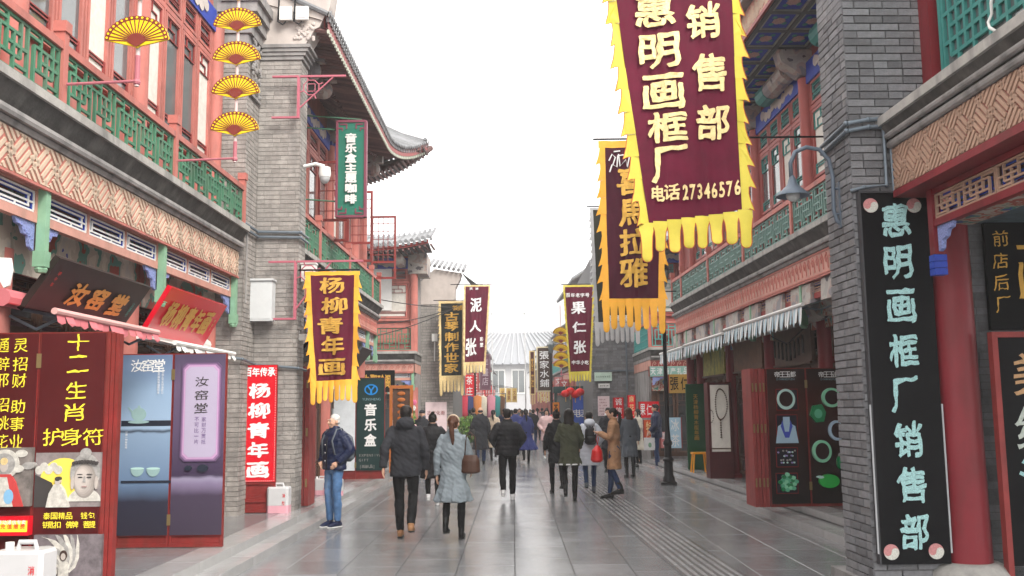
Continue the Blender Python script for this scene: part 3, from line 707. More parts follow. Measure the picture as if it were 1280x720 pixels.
# floodlights on the plaster block
for k, x in enumerate((-3.72, -3.46)):
    t = thing('floodlight', ('left' if k == 0 else 'right')+' one of two white floodlights on the plaster head of the pier', 'lamp', (x, 14.7, 7.95), 'L')
    part(MB().box(x-.1,x+.1,14.66,14.72,7.92,8.14), 'housing', WHITE, t); part(MB().box(x-.08,x+.08,14.65,14.659,7.95,8.11), 'glass', mat('lamp_glass', (.75,.78,.82), .2), t)
    part(MB().tube([(x-.12,14.7,8.5),(x-.12,14.69,8.2),(x-.13,14.69,7.9),(x-.05,14.69,7.85),(x,14.69,7.9)], .015, 6), 'cable', IRON, t)
# dome camera
t = thing('dome_camera', 'white dome camera on an arm fixed to the left pier', 'camera', (-3.15, 15.1, 5.3), 'L')
part(MB().tube([(-3.5,15.1,5.62),(-3.3,15.1,5.66),(-3.16,15.1,5.62)], .03, 8).lathe([(.02,5.62),(.09,5.6),(.1,5.5),(.09,5.44)], (-3.15,15.1,0), 14), 'housing', WHITE, t, smooth=.8)
part(MB().ell((-3.15,15.1,5.44),(.085,.085,.11)), 'dome', mat('dome_plastic', (.45,.46,.47), .15), t, smooth=True)
t = thing('bullet_camera', 'small white bullet camera low on the pier beside the banner', 'camera', (-3.35, 15.0, 2.75), 'L')
part(MB().tube([(-3.35,15.0,2.85),(-3.15,14.8,2.78)], .045, 10), 'housing', WHITE, t); part(MB().box(-3.5,-3.38,14.97,15.03,2.8,2.9), 'mount', WHITE, t)
# ================================================================ RIGHT long shop-house
ST_E = dict(frbg=PINKL, frame=PINK, fret=FRETBG, fstyle='scroll', wall=PINK_SHADED, rail=mat('grey_green_rail', (.14,.25,.22), .5, .15), col=PINK_SHADED, lcol=CRIM, wf=PINK_SHADED, wl=TEAL, wf2=PINKD, dw=.42, dg=.56, nwin=4, front=True, panel=PAINTED2)
LV_E = dict(cop=4.36, fr0=3.60, rail=4.98, w0=5.25, w1=6.35, beam=6.95, top=7.45, l0=3.42, hp=2.95)
rE = thing('shop_house', 'red shop-house with pale green balcony railing above striped awnings, behind the brick pier', 'building', (5.4, 18, 0), 'R')
hE = House('R', 1, 4.8, rE)
shophouse(hE, 9.15, [9.14, 12.0, 14.9, 17.8, 20.7, 23.6, 24.8], LV_E, ST_E, 24.85)
# painted cloud blocks under its frieze
for k in range(11):
    s = 10.2+k*1.42
    b = MB(); b.prism([(4.98,3.56),(5.34,3.56),(5.34,3.05),(5.2,3.0),(5.06,3.08),(4.97,3.25)], (0,s,0), X_, Z_, Y_, 0, .95); part(b, 'cloud_block', CLOUDP, rE)
    part(MB().box(5.12,5.34,s+.97,s+1.4,3.05,3.5), 'beam_end', PAINTED2, rE)
# eave with coffered ceiling
fas = MB(); fas.box(4.16,4.2,9.2,25.5,7.48,7.9); part(fas, 'fascia', PINKL, rE)
part(MB().box(4.12,4.155,9.2,25.5,7.44,7.50), 'fascia_rail', PINKD, rE)
relief = MB(); rr = random.Random(4)
for k in range(520):
    relief.obox((4.16,0,0), Y_, Z_, -X_, 9.3+k*.031-.008, 9.3+k*.031+rr.uniform(.0,.012), 7.52+rr.uniform(0,.1), 7.62+rr.uniform(.05,.24), 0, .012)
part(relief, 'carved_relief', CREAM, rE, kind='stuff')
part(MB().box(4.0,4.6,9.2,25.6,7.905,7.98).box(3.96,4.5,9.2,25.6,8.0,8.06), 'eave_gutter', GREY, rE)
part(MB().box(4.2,5.3,9.2,25.4,7.50,7.53), 'ceiling_board', mat('coffer_blue', (.02,.035,.16), .6, .3, 20), rE)
gm = mat('coffer_rib', (.10,.11,.12), .7, .2); rb = MB(); nS = 23; dS = .70; wX = .52
for i in range(nS+1): rb.box(4.2,5.28,9.25+i*dS-.045,9.25+i*dS+.045,7.455,7.499)
for x in (4.22,4.74,5.26): rb.box(x-.03,x+.03,9.2,25.4,7.45,7.499)
part(rb, 'coffer_rib', gm, rE)
fl = None; cr = None
for i in range(nS):
    for j in range(2):
        cx, cy = 4.48+j*.52, 9.25+(i+.5)*dS
        if fl is None:
            q = MB(); q.box(-.19,.19,-.28,.28,.02,.025); q.cur = 1
            for t_ in range(7): a = t_*math.pi*2/7; q.ell((.06*math.cos(a), .075*math.sin(a), .012), (.045,.05,.012), 8, 4)
            q.ell((0,0,.008),(.04,.04,.012),8,4); q.cur = 2
            for a in (.6, 2.2, 3.9, 5.4): q.ell((.13*math.cos(a), .17*math.sin(a), .016), (.04,.055,.008), 8, 4)
            fl = q.mesh('flower_panel', [mat('panel_blue', (.02,.05,.33), .6, .3, 20), mat('petal_pink', (.42,.28,.26), .7, .3, 30), mat('leaf_teal', (.05,.24,.2), .7, .2)])
            q = MB()
            for a0,a1,b0,b1 in ((-.22,.22,-.31,-.285),(-.22,.22,.285,.31),(-.22,-.195,-.28,.28),(.195,.22,-.28,.28)): q.box(a0,a1,b0,b1,0,.03)
            cr = q.mesh('panel_frame', mat('panel_pale_line', (.3,.33,.31), .7, .2))
        inst(fl, 'flower_panel', rE, (cx, cy, 7.465)); inst(cr, 'panel_frame', rE, (cx, cy, 7.462))
# striped end beams with carved brackets near the pier
for s in (12.0, 14.9, 17.8, 20.7, 23.6):
    b = MB(); b.prism([(4.75,7.4),(5.3,7.4),(5.3,6.95),(5.1,6.98),(4.95,7.1),(4.8,7.2)], (0,s-.15,0), X_, Z_, Y_, 0, .3); part(b, 'bracket_block', CLOUDP, rE)
    part(MB().lathe([(.17,s+.25),(.17,s+1.25)], (5.05,0,7.2), 12, 'y'), 'painted_purlin', CLOUDP, rE)
    part(MB().lathe([(.175,s+1.26),(.175,s+1.7)], (5.05,0,7.2), 12, 'y'), 'purlin_band', TEAL, rE)
# roof above, hardly seen
part(MB().add([(3.96,9.2,8.07),(3.96,25.6,8.07),(8,25.6,10.8),(8,9.2,10.8)], [(0,1,2,3)]), 'roof_slope', TILE, rE)
# ================================================================ RIGHT brick pier
rQ = thing('brick_pier', 'tall grey brick pier beside the black board with turquoise characters', 'wall', (3.7, 8.8, 0), 'R')
part(MB().box(3.37,4.07,8.51,9.13,-.02,7.2), 'pier_core', MORTAR, rQ)
fa_ = brick_face((3.36,8.5,0), X_, .72, .2, 6.2, -Y_, bw=.27, bh=.064, seed=11, skip=lambda a0,a1,z0,z1: a0 > .1 and a1 < .66 and .4 < z0 < 3.5)
fb_ = brick_face((3.36,8.5,0), Y_, .64, .0, 6.2, -X_, bw=.25, bh=.064, seed=12)
cnt = 0; bms = {}; jn = MB()
def brick_obj(P0, u, n, q):
    global cnt
    a0, a1, z0, z1, pr = q
    P = Vector((P0[0], P0[1], 0))
    if cnt < 298 and z0 < 5.4 and a1-a0 > .06:
        k = (round(a1-a0, 2), u is X_, round(z1-z0, 3))
        if k not in bms:
            m_ = MB(); m_.obox((0,0,0), u, Z_, n, 0, k[0]-.001, .0, z1-z0, -.012, 0.004); m_.obox((0,0,0), u, Z_, n, .004, k[0]-.005, .004, z1-z0-.004, .004, .007); bms[k] = m_.mesh('brick', BRICK)
        p = P+u*a0+n*(pr*.6); inst(bms[k], 'brick', rQ, (p.x, p.y, z0)); cnt += 1
    else: jn.obox(P, u, Z_, n, a0, a1, z0, z1, -.012, pr)
rr = random.Random(2)
al = [((3.36,8.5), X_, -Y_, q) for q in fa_]+[((3.36,8.5), Y_, -X_, q) for q in fb_]
al.sort(key=lambda t: -(t[3][1]-t[3][0])*(1 if t[1] is X_ else .45))
for P0, u, n, q in al: brick_obj(P0, u, n, q)
part(jn, 'brick', BRICK, rQ, kind='stuff')
# conduits on it
for k, z in enumerate((4.20, 4.27)):
    conduit([(3.75,8.44,z+.03),(3.52,8.44,z+.02),(3.32,8.46,z-.01),(3.32,9.12,z-.05)], .02, ('lower' if k == 0 else 'upper')+' of two dark conduits bent round the right brick pier', 'R')
conduit([(3.66,8.45,4.2),(3.66,8.45,3.68),(3.45,8.45,3.66),(3.33,8.47,3.63)], .018, 'dark conduit dropping from the pipe pair toward the top of the black board', 'R')
conduit([(3.71,8.44,4.2),(3.72,8.44,3.56),(3.42,8.44,3.6)], .015, 'thin dark conduit ending behind the top of the black board', 'R')
b = MB(); b.box(3.52,3.56,8.4,8.48,5.9,6.5)
# ================================================================ RIGHT near shop-house with porch
ST_F = dict(frbg=PINKD, frame=PINKD, fret=TANF, fstyle='key', fw=.03, fg=.022)
rF = thing('shop_house', 'dark red shop-house with tan key pattern frieze over the porch with black boards', 'building', (4.2, 7.5, 0), 'R')
hF = House('R', 1, 3.6, rF)
X = hF.x
b = MB(); b.sweep([(X(0),4.22),(X(0),4.30),(X(.9),4.30),(X(.9),4.22)], 3, 8.48); part(b, 'coping', COPING, rF)
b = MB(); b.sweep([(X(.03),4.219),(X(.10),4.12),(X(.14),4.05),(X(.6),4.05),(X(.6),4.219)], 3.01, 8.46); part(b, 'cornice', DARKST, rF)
b = MB(); b.tube([(X(.07),3.05,4.12),(X(.07),8.4,4.12)], .03, 10); b.tube([(X(.11),3.05,4.05),(X(.11),8.44,4.05)], .038, 10); part(b, 'ledge', GREY, rF)
b = MB(); b.box(3.73,4.1,3.01,8.45,3.62,4.03); part(b, 'frieze', mat('dull_rose', (.26,.085,.075), .6, .15, 5), rF)
b = MB(); b.box(3.70,4.05,3.01,8.46,3.555,3.618); part(b, 'frieze_rail', CRIM, rF)
fret(hF, .13, 3.05, 8.42, 3.625, 4.01, TANF, 'weave', .03, .022, .018)
b = MB(); b.box(4.06,9,3,8.98,3.42,3.46); part(b, 'porch_ceiling', mat('painted_ceiling', (.10,.14,.17), .7, .4, 8), rF)
part(MB().box(4.06,4.4,3,8.4,3.30,3.41), 'painted_beam', PAINTED2, rF)
# lattice under the beam, running across at the column line
b = MB(); b.box(3.88,3.95,3,8.05,3.22,3.28); b.box(3.88,3.95,3,8.05,3.5,3.55); b.box(3.87,3.96,8.051,8.14,2.98,3.55); part(b, 'transom_frame', CRIM, rF)
for a, e in ((7.05,8.03),(6.05,7.03),(5.05,6.03),(4.05,5.03)):
    l = MB(); lattice(l, hF, .29, a, e, 3.285, 3.495, .016, .02, 0); part(l, 'transom_lattice', TANF, rF)
    l = MB(); lattice(l, hF, .315, a+.04, e-.04, 3.3, 3.48, .014, .015, 1); part(l, 'transom_lattice', BLUE, rF)
b = MB(); b.prism([(8.04,3.218),(7.78,3.218),(7.8,3.17),(7.87,3.16),(7.9,3.11),(7.97,3.09),(7.99,3.02),(8.04,3.0)], (3.9,0,0), Y_, Z_, X_, 0, .04); part(b, 'corner_bracket', BRKT, rF)
for k in range(3): part(MB().box(3.86,3.97,8.045,8.145,2.8+.06*k,2.855+.06*k), 'corner_bracket', BLUE, rF)
b = MB(); b.lathe([(.205,.31),(.20,.6),(.185,3.42)], (4.22,8.55,0), 32); part(b, 'column', CRIM, rF, smooth=.7)
b = MB(); b.lathe([(.36,.2),(.35,.25),(.30,.30),(.26,.325),(.2,.33)], (4.22,8.55,0), 28); part(b, 'column_base', COPING, rF, smooth=.6)
bk = MB(); part(MB().box(4.1,10,9.0,9.12,-.02,3.45), 'pier_core', MORTAR, rF); brick_face((4.3,9.0,0), X_, 1.6, .2, 3.4, -Y_, b=bk, seed=21, bw=.26); part(bk, 'brick', BRICK, rF, kind='stuff')
# upper storey
part(MB().box(4.16,4.3,3,8.5,4.301,7.2), 'upper_wall', CRIM, rF)
part(MB().box(4.075,4.159,8.3,8.49,4.301,7.2), 'mullion', CRIM, rF); part(MB().box(4.075,4.4,9.0,9.12,4.301,7.2), 'pilaster', CRIM, rF)
for k in range(3):
    s0 = 6.78-k*1.5; w = window(hF, .50, s0, s0+1.4, 4.55, 6.4, TEAL, TEAL, .0, deep=.06)
    l = MB(); lattice(l, hF, .505, s0+.05, s0+1.35, 4.6, 6.35, .035, .03, 3); part(l, 'lattice', TEAL, w)
part(MB().box(4.3,9,3,8.5,3.47,7.2), 'wall', CRIM, rF)
# ================================================================ crossing: two corner houses facing the camera, then the far street
ANG['C'] = math.pi/2
ST_C = dict(ST_B, fstyle='scroll', nwin=2, wtop=.3)
LV_C = dict(cop=3.52, fr0=2.86, rail=4.32, w0=4.6, w1=5.7, beam=6.3, top=6.6, l0=2.72, hp=2.35)
rC = thing('corner_house', 'pink trimmed corner house with poster and small balcony beside the brick gable wall', 'building', (-31, -3.9, 0), 'C')
hC = House('C', -1, 29.8, rC)
shophouse(hC, -5.6, [-5.6, -3.12], LV_C, ST_C, -3.06)
b = MB(); b.box(-31.9,-29.8,-3.05,-3.0,3.44,3.52); part(b, 'coping', COPING, rC)
for k, (z0, z1, o) in enumerate(((3.25,3.44,.06),(3.15,3.25,.1),(2.86,3.14,.16))): part(MB().box(-31.9,-29.8-o,-3.06,-3.02-o*.2,z0,z1), 'cornice' if k < 2 else 'frieze', (DARKST, GREY, PINKL)[k], rC)
l = MB(); lattice(l, House('L', -1, 0, rC), 0, 0, .1, 0, .1) if 0 else None
part(MB().box(-30.42,-30.36,-4.45,-3.88,4.9,6.55), 'advert_poster', mat('poster_print', (.55,.66,.62), .4, .25, 2), rC)
part(MB().box(-30.36,-30.34,-4.5,-3.83,4.85,6.6), 'poster_frame', WHITE, rC)
def small_roof(root, s0, s1, Y0, z0, tip, rise=1.6, run=2.6, side='C'):
    """short eave facing the camera (C frame: s is world x, -x is depth)"""
    n = int((s1-s0)/.17); t = MB(); cp_ = MB(); fa = MB(); ra = MB(); pan = MB()
    zz = lambda s: z0+tip*max(0, (s-s0)/(s1-s0)-.35)**2*2.2 if tip > 0 else z0-tip*max(0, (s1-s)/(s1-s0)-.35)**2*2.2
    for i in range(n+1):
        s = s0+i*.17; z = zz(s)
        pts = [(-(Y0+run*k/4), s, z+.12+rise*(k/4)**1.3) for k in range(5)]
        t.tube(pts, .05, 6); cp_.lathe([(.06,0),(.06,.03)], (-Y0, s, z+.12), 8, 'x'); cp_.box(-Y0,-Y0+.03,s+.04,s+.13,z,z+.09)
        ra.tube([(-Y0+.02,s+.08,z-.12),(-Y0-1.3,s+.08,z-.06)], .035, 5); ra.cur = 0
        if i < n:
            z2 = zz(s+.17)
            fa.add([(-Y0-.02,s,z-.07),(-Y0-.02,s+.17,z2-.07),(-Y0-.02,s+.17,z2+.05),(-Y0-.02,s,z+.05),(-Y0-.07,s,z-.07),(-Y0-.07,s+.17,z2-.07),(-Y0-.07,s+.17,z2+.05),(-Y0-.07,s,z+.05)], [(0,1,2,3),(4,7,6,5),(0,4,5,1),(3,2,6,7)])
            pan.add([(-Y0+.0,s,z-.03),(-Y0,s+.17,z2-.03),(-Y0-1.6,s+.17,z0+.1),(-Y0-1.6,s,z0+.1)], [(0,1,2,3)])
            pan.add([(-Y0,s,z+.08),(-Y0,s+.17,z2+.08),(-Y0-run,s+.17,z2+.08+rise),(-Y0-run,s,z+.08+rise)], [(0,1,2,3)])
    part(t, 'roof_tile', TILE, root, kind='stuff'); part(cp_, 'eave_tile', TILE, root, kind='stuff'); part(fa, 'eave_board', PINKD, root); part(ra, 'rafter', rfm, root, kind='stuff'); part(pan, 'roof_slope', TILE, root)
small_roof(rC, -5.6, -2.4, 28.9, 6.6, .28, .75)
for s in (-4.4,-3.5): part(MB().box(-30.4,-29.4,s-.12,s+.12,6.2,6.45).ell((-29.5,s,6.35),(.18,.15,.2)), 'bracket_block', CLOUDP, rC)
part(MB().box(-31.5,-30.2,-3.3,-2.7,6.0,6.65), 'bracket_block', CLOUDP, rC)
# brick gable wall left of the crossing
rG = thing('gable_wall', 'tall grey brick gable wall behind the pink flowers, with a security lamp', 'wall', (-2.6, 32, 0), 'W')
part(MB().box(-3.6,-2.0,32,40,-.02,5.2), 'wall_core', MORTAR, rG)
bk = MB(); brick_face((-3.3,32,0), X_, 1.3, 0, 5.2, -Y_, bw=.3, bh=.085, gap=.012, b=bk, seed=31); part(bk, 'brick', BRICKW, rG, kind='stuff')
b = MB(); b.prism([(-3.3,5.2),(-2.0,5.2),(-1.92,5.4),(-1.9,5.75),(-1.75,6.05),(-1.7,6.25),(-2.6,6.4),(-3.3,5.75)], (0,31.97,0), X_, Z_, -Y_, -.6, 0); part(b, 'plaster_block', PLASTER, rG)
b = MB()
for k in range(8): b.tube([(-2.75+k*.16,31.8,6.5-k*.03),(-2.75+k*.16,33.5,6.95-k*.03)], .06, 6)
part(b, 'cap_tile', TILE, rG, kind='stuff')
b = MB(); b.add([(-1.72,31.9,6.28),(-1.05,33.2,5.9),(-1.05,39,5.9),(-1.8,39,6.9)], [(0,1,2,3)]).box(-1.2,-1.1,32,39,5.65,5.8); part(b, 'side_eave', TILE, rG)
part(MB().tube([(-2.6,31.98,4.0),(-2.6,31.9,3.3)], .02, 6), 'pipe', WHITE, rG); part(MB().box(-2.68,-2.5,31.8,31.97,3.95,4.2), 'security_lamp', WHITE, rG)
# right corner house with turquoise rail
rD = thing('corner_house', 'red corner house with turquoise balcony rail behind the black lamp post', 'building', (-32, 6, 0), 'C')
TEALR = mat('turquoise_rail', (.08,.33,.31), .5, .15)
ST_D = dict(ST_E, rail=TEALR, fret=PINKL, frbg=PINKD, nwin=3, fstyle='scroll')
hD = House('C', -1, 29.3, rD)
shophouse(hD, 4.22, [4.2, 6.9, 9.6], LV_C, ST_D, 9.6)
rD2 = thing('corner_house_side', None, None, (5.05, 31, 0), 'R'); bpy.data.objects.remove(rD2)
b = MB(); b.box(-33.4,-29.3,4.15,4.21,3.44,3.52); part(b, 'coping', COPING, rD)
for k, (z0, z1, o) in enumerate(((3.25,3.44,.05),(3.15,3.25,.1),(2.86,3.14,.16))): part(MB().box(-33.4,-29.3-o,4.17+o*.2,4.22,z0,z1), 'cornice' if k < 2 else 'frieze', (DARKST, GREY, PINKL)[k], rD)
l = MB()
for k in range(24): l.box(-29.4-k*.16-.012,-29.4-k*.16+.012,4.19,4.21,3.53,4.26)
for z in (3.6,3.8,4.0,4.2): l.box(-33.3,-29.4,4.193,4.207,z-.012,z+.012)
part(l, 'lattice_panel', TEALR, rD); part(MB().box(-33.4,-29.35,4.16,4.24,4.27,4.33), 'handrail', PINK, rD)
small_roof(rD, 4.0, 9.8, 28.3, 6.35, -.4, .9)
for s in (4.6,5.5,7.0,8.2): part(MB().box(-30.3,-29.2,s-.12,s+.12,6.0,6.25).ell((-29.25,s,6.15),(.18,.15,.2)), 'bracket_block', BLUE, rD)
rH = thing('gable_wall', 'grey brick side wall carrying two small street plates, right of the far crossing', 'wall', (3.5, 33.5, 0), 'W')
part(MB().box(2.75,4.4,33.5,42,-.02,6.9), 'wall_core', MORTAR, rH)
bk = MB(); brick_face((2.75,33.5,0), X_, 1.65, 0, 6.9, -Y_, bw=.3, bh=.085, gap=.012, b=bk, seed=33); part(bk, 'brick', BRICK, rH, kind='stuff')
part(MB().tube([(3.95,33.4,6.9),(3.95,33.4,.3)], .03, 6).box(2.75,4.3,33.42,33.46,4.3,4.36).box(2.75,4.3,33.42,33.46,2.95,3.0), 'conduit', STEEL, rH)
for nm, x0, x1, z0, z1, m, txt, tc_ in (('street_plate',2.82,3.42,2.62,2.92,mat('pale_green_plate',(.55,.7,.6),.5),'古文化街旅游区',GREEN),('street_plate',2.95,3.34,2.38,2.53,WHITE,'通庆里门楼',IRON),('notice_poster',2.92,3.32,1.42,2.1,mat('pale_pink_poster',(.75,.6,.62),.5),'通知公告 文明',PINKD)):
    lab = {'古': 'pale green plate with small writing on the brick wall of the far crossing', '通庆': 'small white plate under the green one on the far brick wall'}.get(txt[0] if txt[0] == '古' else txt[:2], 'pale pink poster on the far brick wall')
    t = thing(nm, lab, 'sign', ((x0+x1)/2, 33.4, z0), 'W')
    part(MB().box(x0,x1,33.36,33.42,z0,z1), 'board', m, t)
    if nm == 'notice_poster': rows = [(c, x0+.07+.055*(i % 5), z1-.12-.1*(i//5), .04, .05) for i, c in enumerate(txt*4)]
    else: rows = row_text(txt, x0+.04, x1-.04, (z0+z1)/2, (x1-x0-.1)/len(txt)*.85)
    letters(t, rows, tc_, lambda u, v, d: Vector((u, 33.355-d, v)), 'lettering', True, .01, .002)
# ---- far houses
FARW = [mat('far_wall_grey',(.25,.25,.26),.8,.15), mat('far_wall_warm',(.33,.28,.26),.8,.15), mat('far_wall_pale',(.42,.4,.39),.8,.15)]
def far_house(side, sg, Xc, s0, s1, zt, k, label, roof='slope', group=None):
    t = thing('shop_house', label, 'building', (sg*(Xc+1), (s0+s1)/2, 0), side, group); h = House(side, sg, Xc, t)
    m = FARW[k % 3]
    b = MB(); h.bx(b, .5, 6, s0, s1-.4, -.02, zt); part(b, 'wall', m, t)
    cz = min(3.9, zt-.8)
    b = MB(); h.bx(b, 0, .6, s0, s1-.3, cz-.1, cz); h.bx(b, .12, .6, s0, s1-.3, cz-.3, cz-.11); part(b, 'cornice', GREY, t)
    b = MB(); h.bx(b, .2, .6, s0, s1-.3, cz-.75, cz-.31); part(b, 'frieze', PINKL if k % 2 else FRETBG, t)
    b = MB(); lattice(b, h, .1, s0+.1, s1-.5, cz+.05, cz+.7, .04, .03, 0)
    if zt > 5.5: part(b, 'lattice_panel', GREEN if k % 2 else TEALR, t); q = MB(); h.bx(q, .06, .16, s0, s1-.4, cz+.71, cz+.78); part(q, 'handrail', PINK, t)
    n = max(2, int((s1-s0)/2.4)); L = (s1-s0-.6)/n
    for i in range(n):
        a = s0+.1+i*L
        if zt > 5.5:
            b = MB(); h.bx(b, .44, .5, a+.25, a+L-.25, cz+.9, min(zt-.5, cz+2.2)); w = part(b, 'window', PINKD, t)
            b = MB(); h.bx(b, .41, .43, a+.32, a+L/2-.03, cz+.98, min(zt-.58, cz+2.12)); h.bx(b, .41, .43, a+L/2+.03, a+L-.32, cz+.98, min(zt-.58, cz+2.12)); part(b, 'pane', GLASS, w)
        b = MB(); h.bx(b, .42, .5, a+.2, a+L-.2, .1, cz-1.0); d_ = part(b, 'shop_window', (PINKD, DWOOD, BOARDR)[(i+k) % 3], t)
        b = MB(); h.bx(b, .38, .41, a+.35, a+L-.35, .5, cz-1.25); part(b, 'pane', DARKG, d_)
        q = MB(); q.lathe([(.14,0),(.14,cz-.75)], (h.x(.3), a, 0), 8); part(q, 'column', PINK, t)
    # roof
    rz = zt; r_ = MB(); rows = MB(); ov = .55
    r_.add([(h.x(-.1), s0-.2, rz-.15), (h.x(-.1), s1-.2, rz-.15), (h.x(3.2), s1-.2, rz+2), (h.x(3.2), s0-.2, rz+2)], [(0,1,2,3)])
    part(r_, 'roof_slope', TILE, t)
    for i in range(int((s1-s0)/.3)):
        s = s0-.15+i*.3; rows.tube([(h.x(-.1), s, rz-.08), (h.x(3.2), s, rz+2.06)], .06, 5)
    part(rows, 'roof_tile', TILE, t, kind='stuff')
    # gable end towards the camera with barge board
    g = MB(); g.prism([(sg*(Xc+.5) , zt-.05), (sg*(Xc+6), zt-.05), (sg*(Xc+3.3), zt+1.95)], (0, s0-.02, 0), X_, Z_, -Y_, -.3, 0); part(g, 'gable', m, t)
    g = MB(); g.tube([(h.x(-.1), s0-.1, zt-.12), (h.x(3.2), s0-.1, zt+2.05), (h.x(6.2), s0-.1, zt-.12)], .09, 5); part(g, 'barge_board', GREY, t)
    return t
for a in (('L',1*-1,2.45,41,50,4.9,0,'low grey tiled shop-house just past the maroon banner with white characters'),
          ('L',-1,2.7,51,62,5.1,1,'low tiled shop-house with rose frieze, second beyond the crossing on the left row'),
          ('L',-1,2.4,63,77,5.6,2,'pale hazy shop-house third beyond the crossing on the left row'),
          ('L',-1,2.7,79,98,5.2,0,'faint low shop-house ending the left row'),
          ('R',1,4.05,43,53,7.6,1,'tall gabled shop-house behind the far yellow-trimmed maroon banner'),
          ('R',1,4.35,54,65,6.3,2,'gabled shop-house behind the brown board with four characters'),
          ('R',1,4.2,67,80,6.0,0,'faint gabled shop-house third beyond the crossing on the right row'),
          ('R',1,4.4,82,100,5.4,1,'palest low shop-house ending the right row')): far_house(*a)
# ---- big pale hall closing the street, towers beyond
t = thing('hall', 'large pale hall with sloping ribbed roof closing the end of the street', 'building', (0, 125, 0), 'W')
part(MB().box(-9,16,125,150,-.02,7.5), 'wall', mat('hall_wall',(.42,.42,.43),.7), t)
b = MB(); b.add([(-10,124,7.4),(17,124,7.4),(8,134,12.2),(-4,134,12.2)], [(0,1,2,3)]); part(b, 'roof_slope', mat('hall_roof',(.24,.25,.27),.7), t)
b = MB()
for i in range(26): b.tube([(-9.8+i*1.06,124,7.5),(-4+i*.47,134,12.35)], .12, 5)
part(b, 'roof_rib', mat('hall_rib',(.30,.31,.33),.7), t, kind='stuff')
for i in range(9): 
    w = part(MB().box(-8+i*2.6,-6.2+i*2.6,124.9,125.05,3.6,6.8), 'window', WHITE, t); part(MB().box(-7.85+i*2.6,-7.15+i*2.6,124.85,124.89,3.8,6.6).box(-7.05+i*2.6,-6.35+i*2.6,124.85,124.89,3.8,6.6), 'pane', GLASS, w)
for k, (x, z, w) in enumerate(((11,92,13),(-17,60,18),(27,70,11))):
    t = thing('tower_block', ('slender stepped tower fading in the haze above the hall', 'broad faint tower block fading in the haze left of the stepped tower', 'faint narrow tower block fading in the haze right of the stepped tower')[k], 'building', (x, 520, 0), 'W')
    part(MB().box(x-w,x+w,520,545,-.02,z*.62), 'wall', FARW[0], t); part(MB().box(x-w*.6,x+w*.6,523,541,z*.62,z*.85).box(x-w*.3,x+w*.3,526,538,z*.85,z).tube([(x,532,z),(x,532,z+16)], [1.6,.4], 6), 'setback', FARW[0], t)
for k, x in enumerate((-1.5, .9)):
    solo(MB().tube([(x,70,0),(x,70,8.6)], [.05,.03], 6).ell((x,70,8.65), .09, 8, 6), 'flagpole', mat('pale_metal',(.5,.5,.5),.4), ('left' if k == 0 else 'right')+' one of two thin bare flagpoles before the pale hall', 'pole', (x,70,0), 'W', 'flagpoles at the end of the street')
# ---- haze
hz = MB().box(-90,90,-8,560,-1.2,110)
hm = bpy.data.materials.new('haze_air'); hm.use_nodes = True; N = hm.node_tree.nodes; N.clear()
o_ = N.new('ShaderNodeOutputMaterial'); v_ = N.new('ShaderNodeVolumePrincipled'); v_.inputs['Color'].default_value = (.97,.975,.98,1); v_.inputs['Density'].default_value = .0016; v_.inputs['Anisotropy'].default_value = .3
hm.node_tree.links.new(v_.outputs[0], o_.inputs['Volume'])
solo(hz, 'haze', hm, None, None, (0,0,0), 'W', kind='stuff')
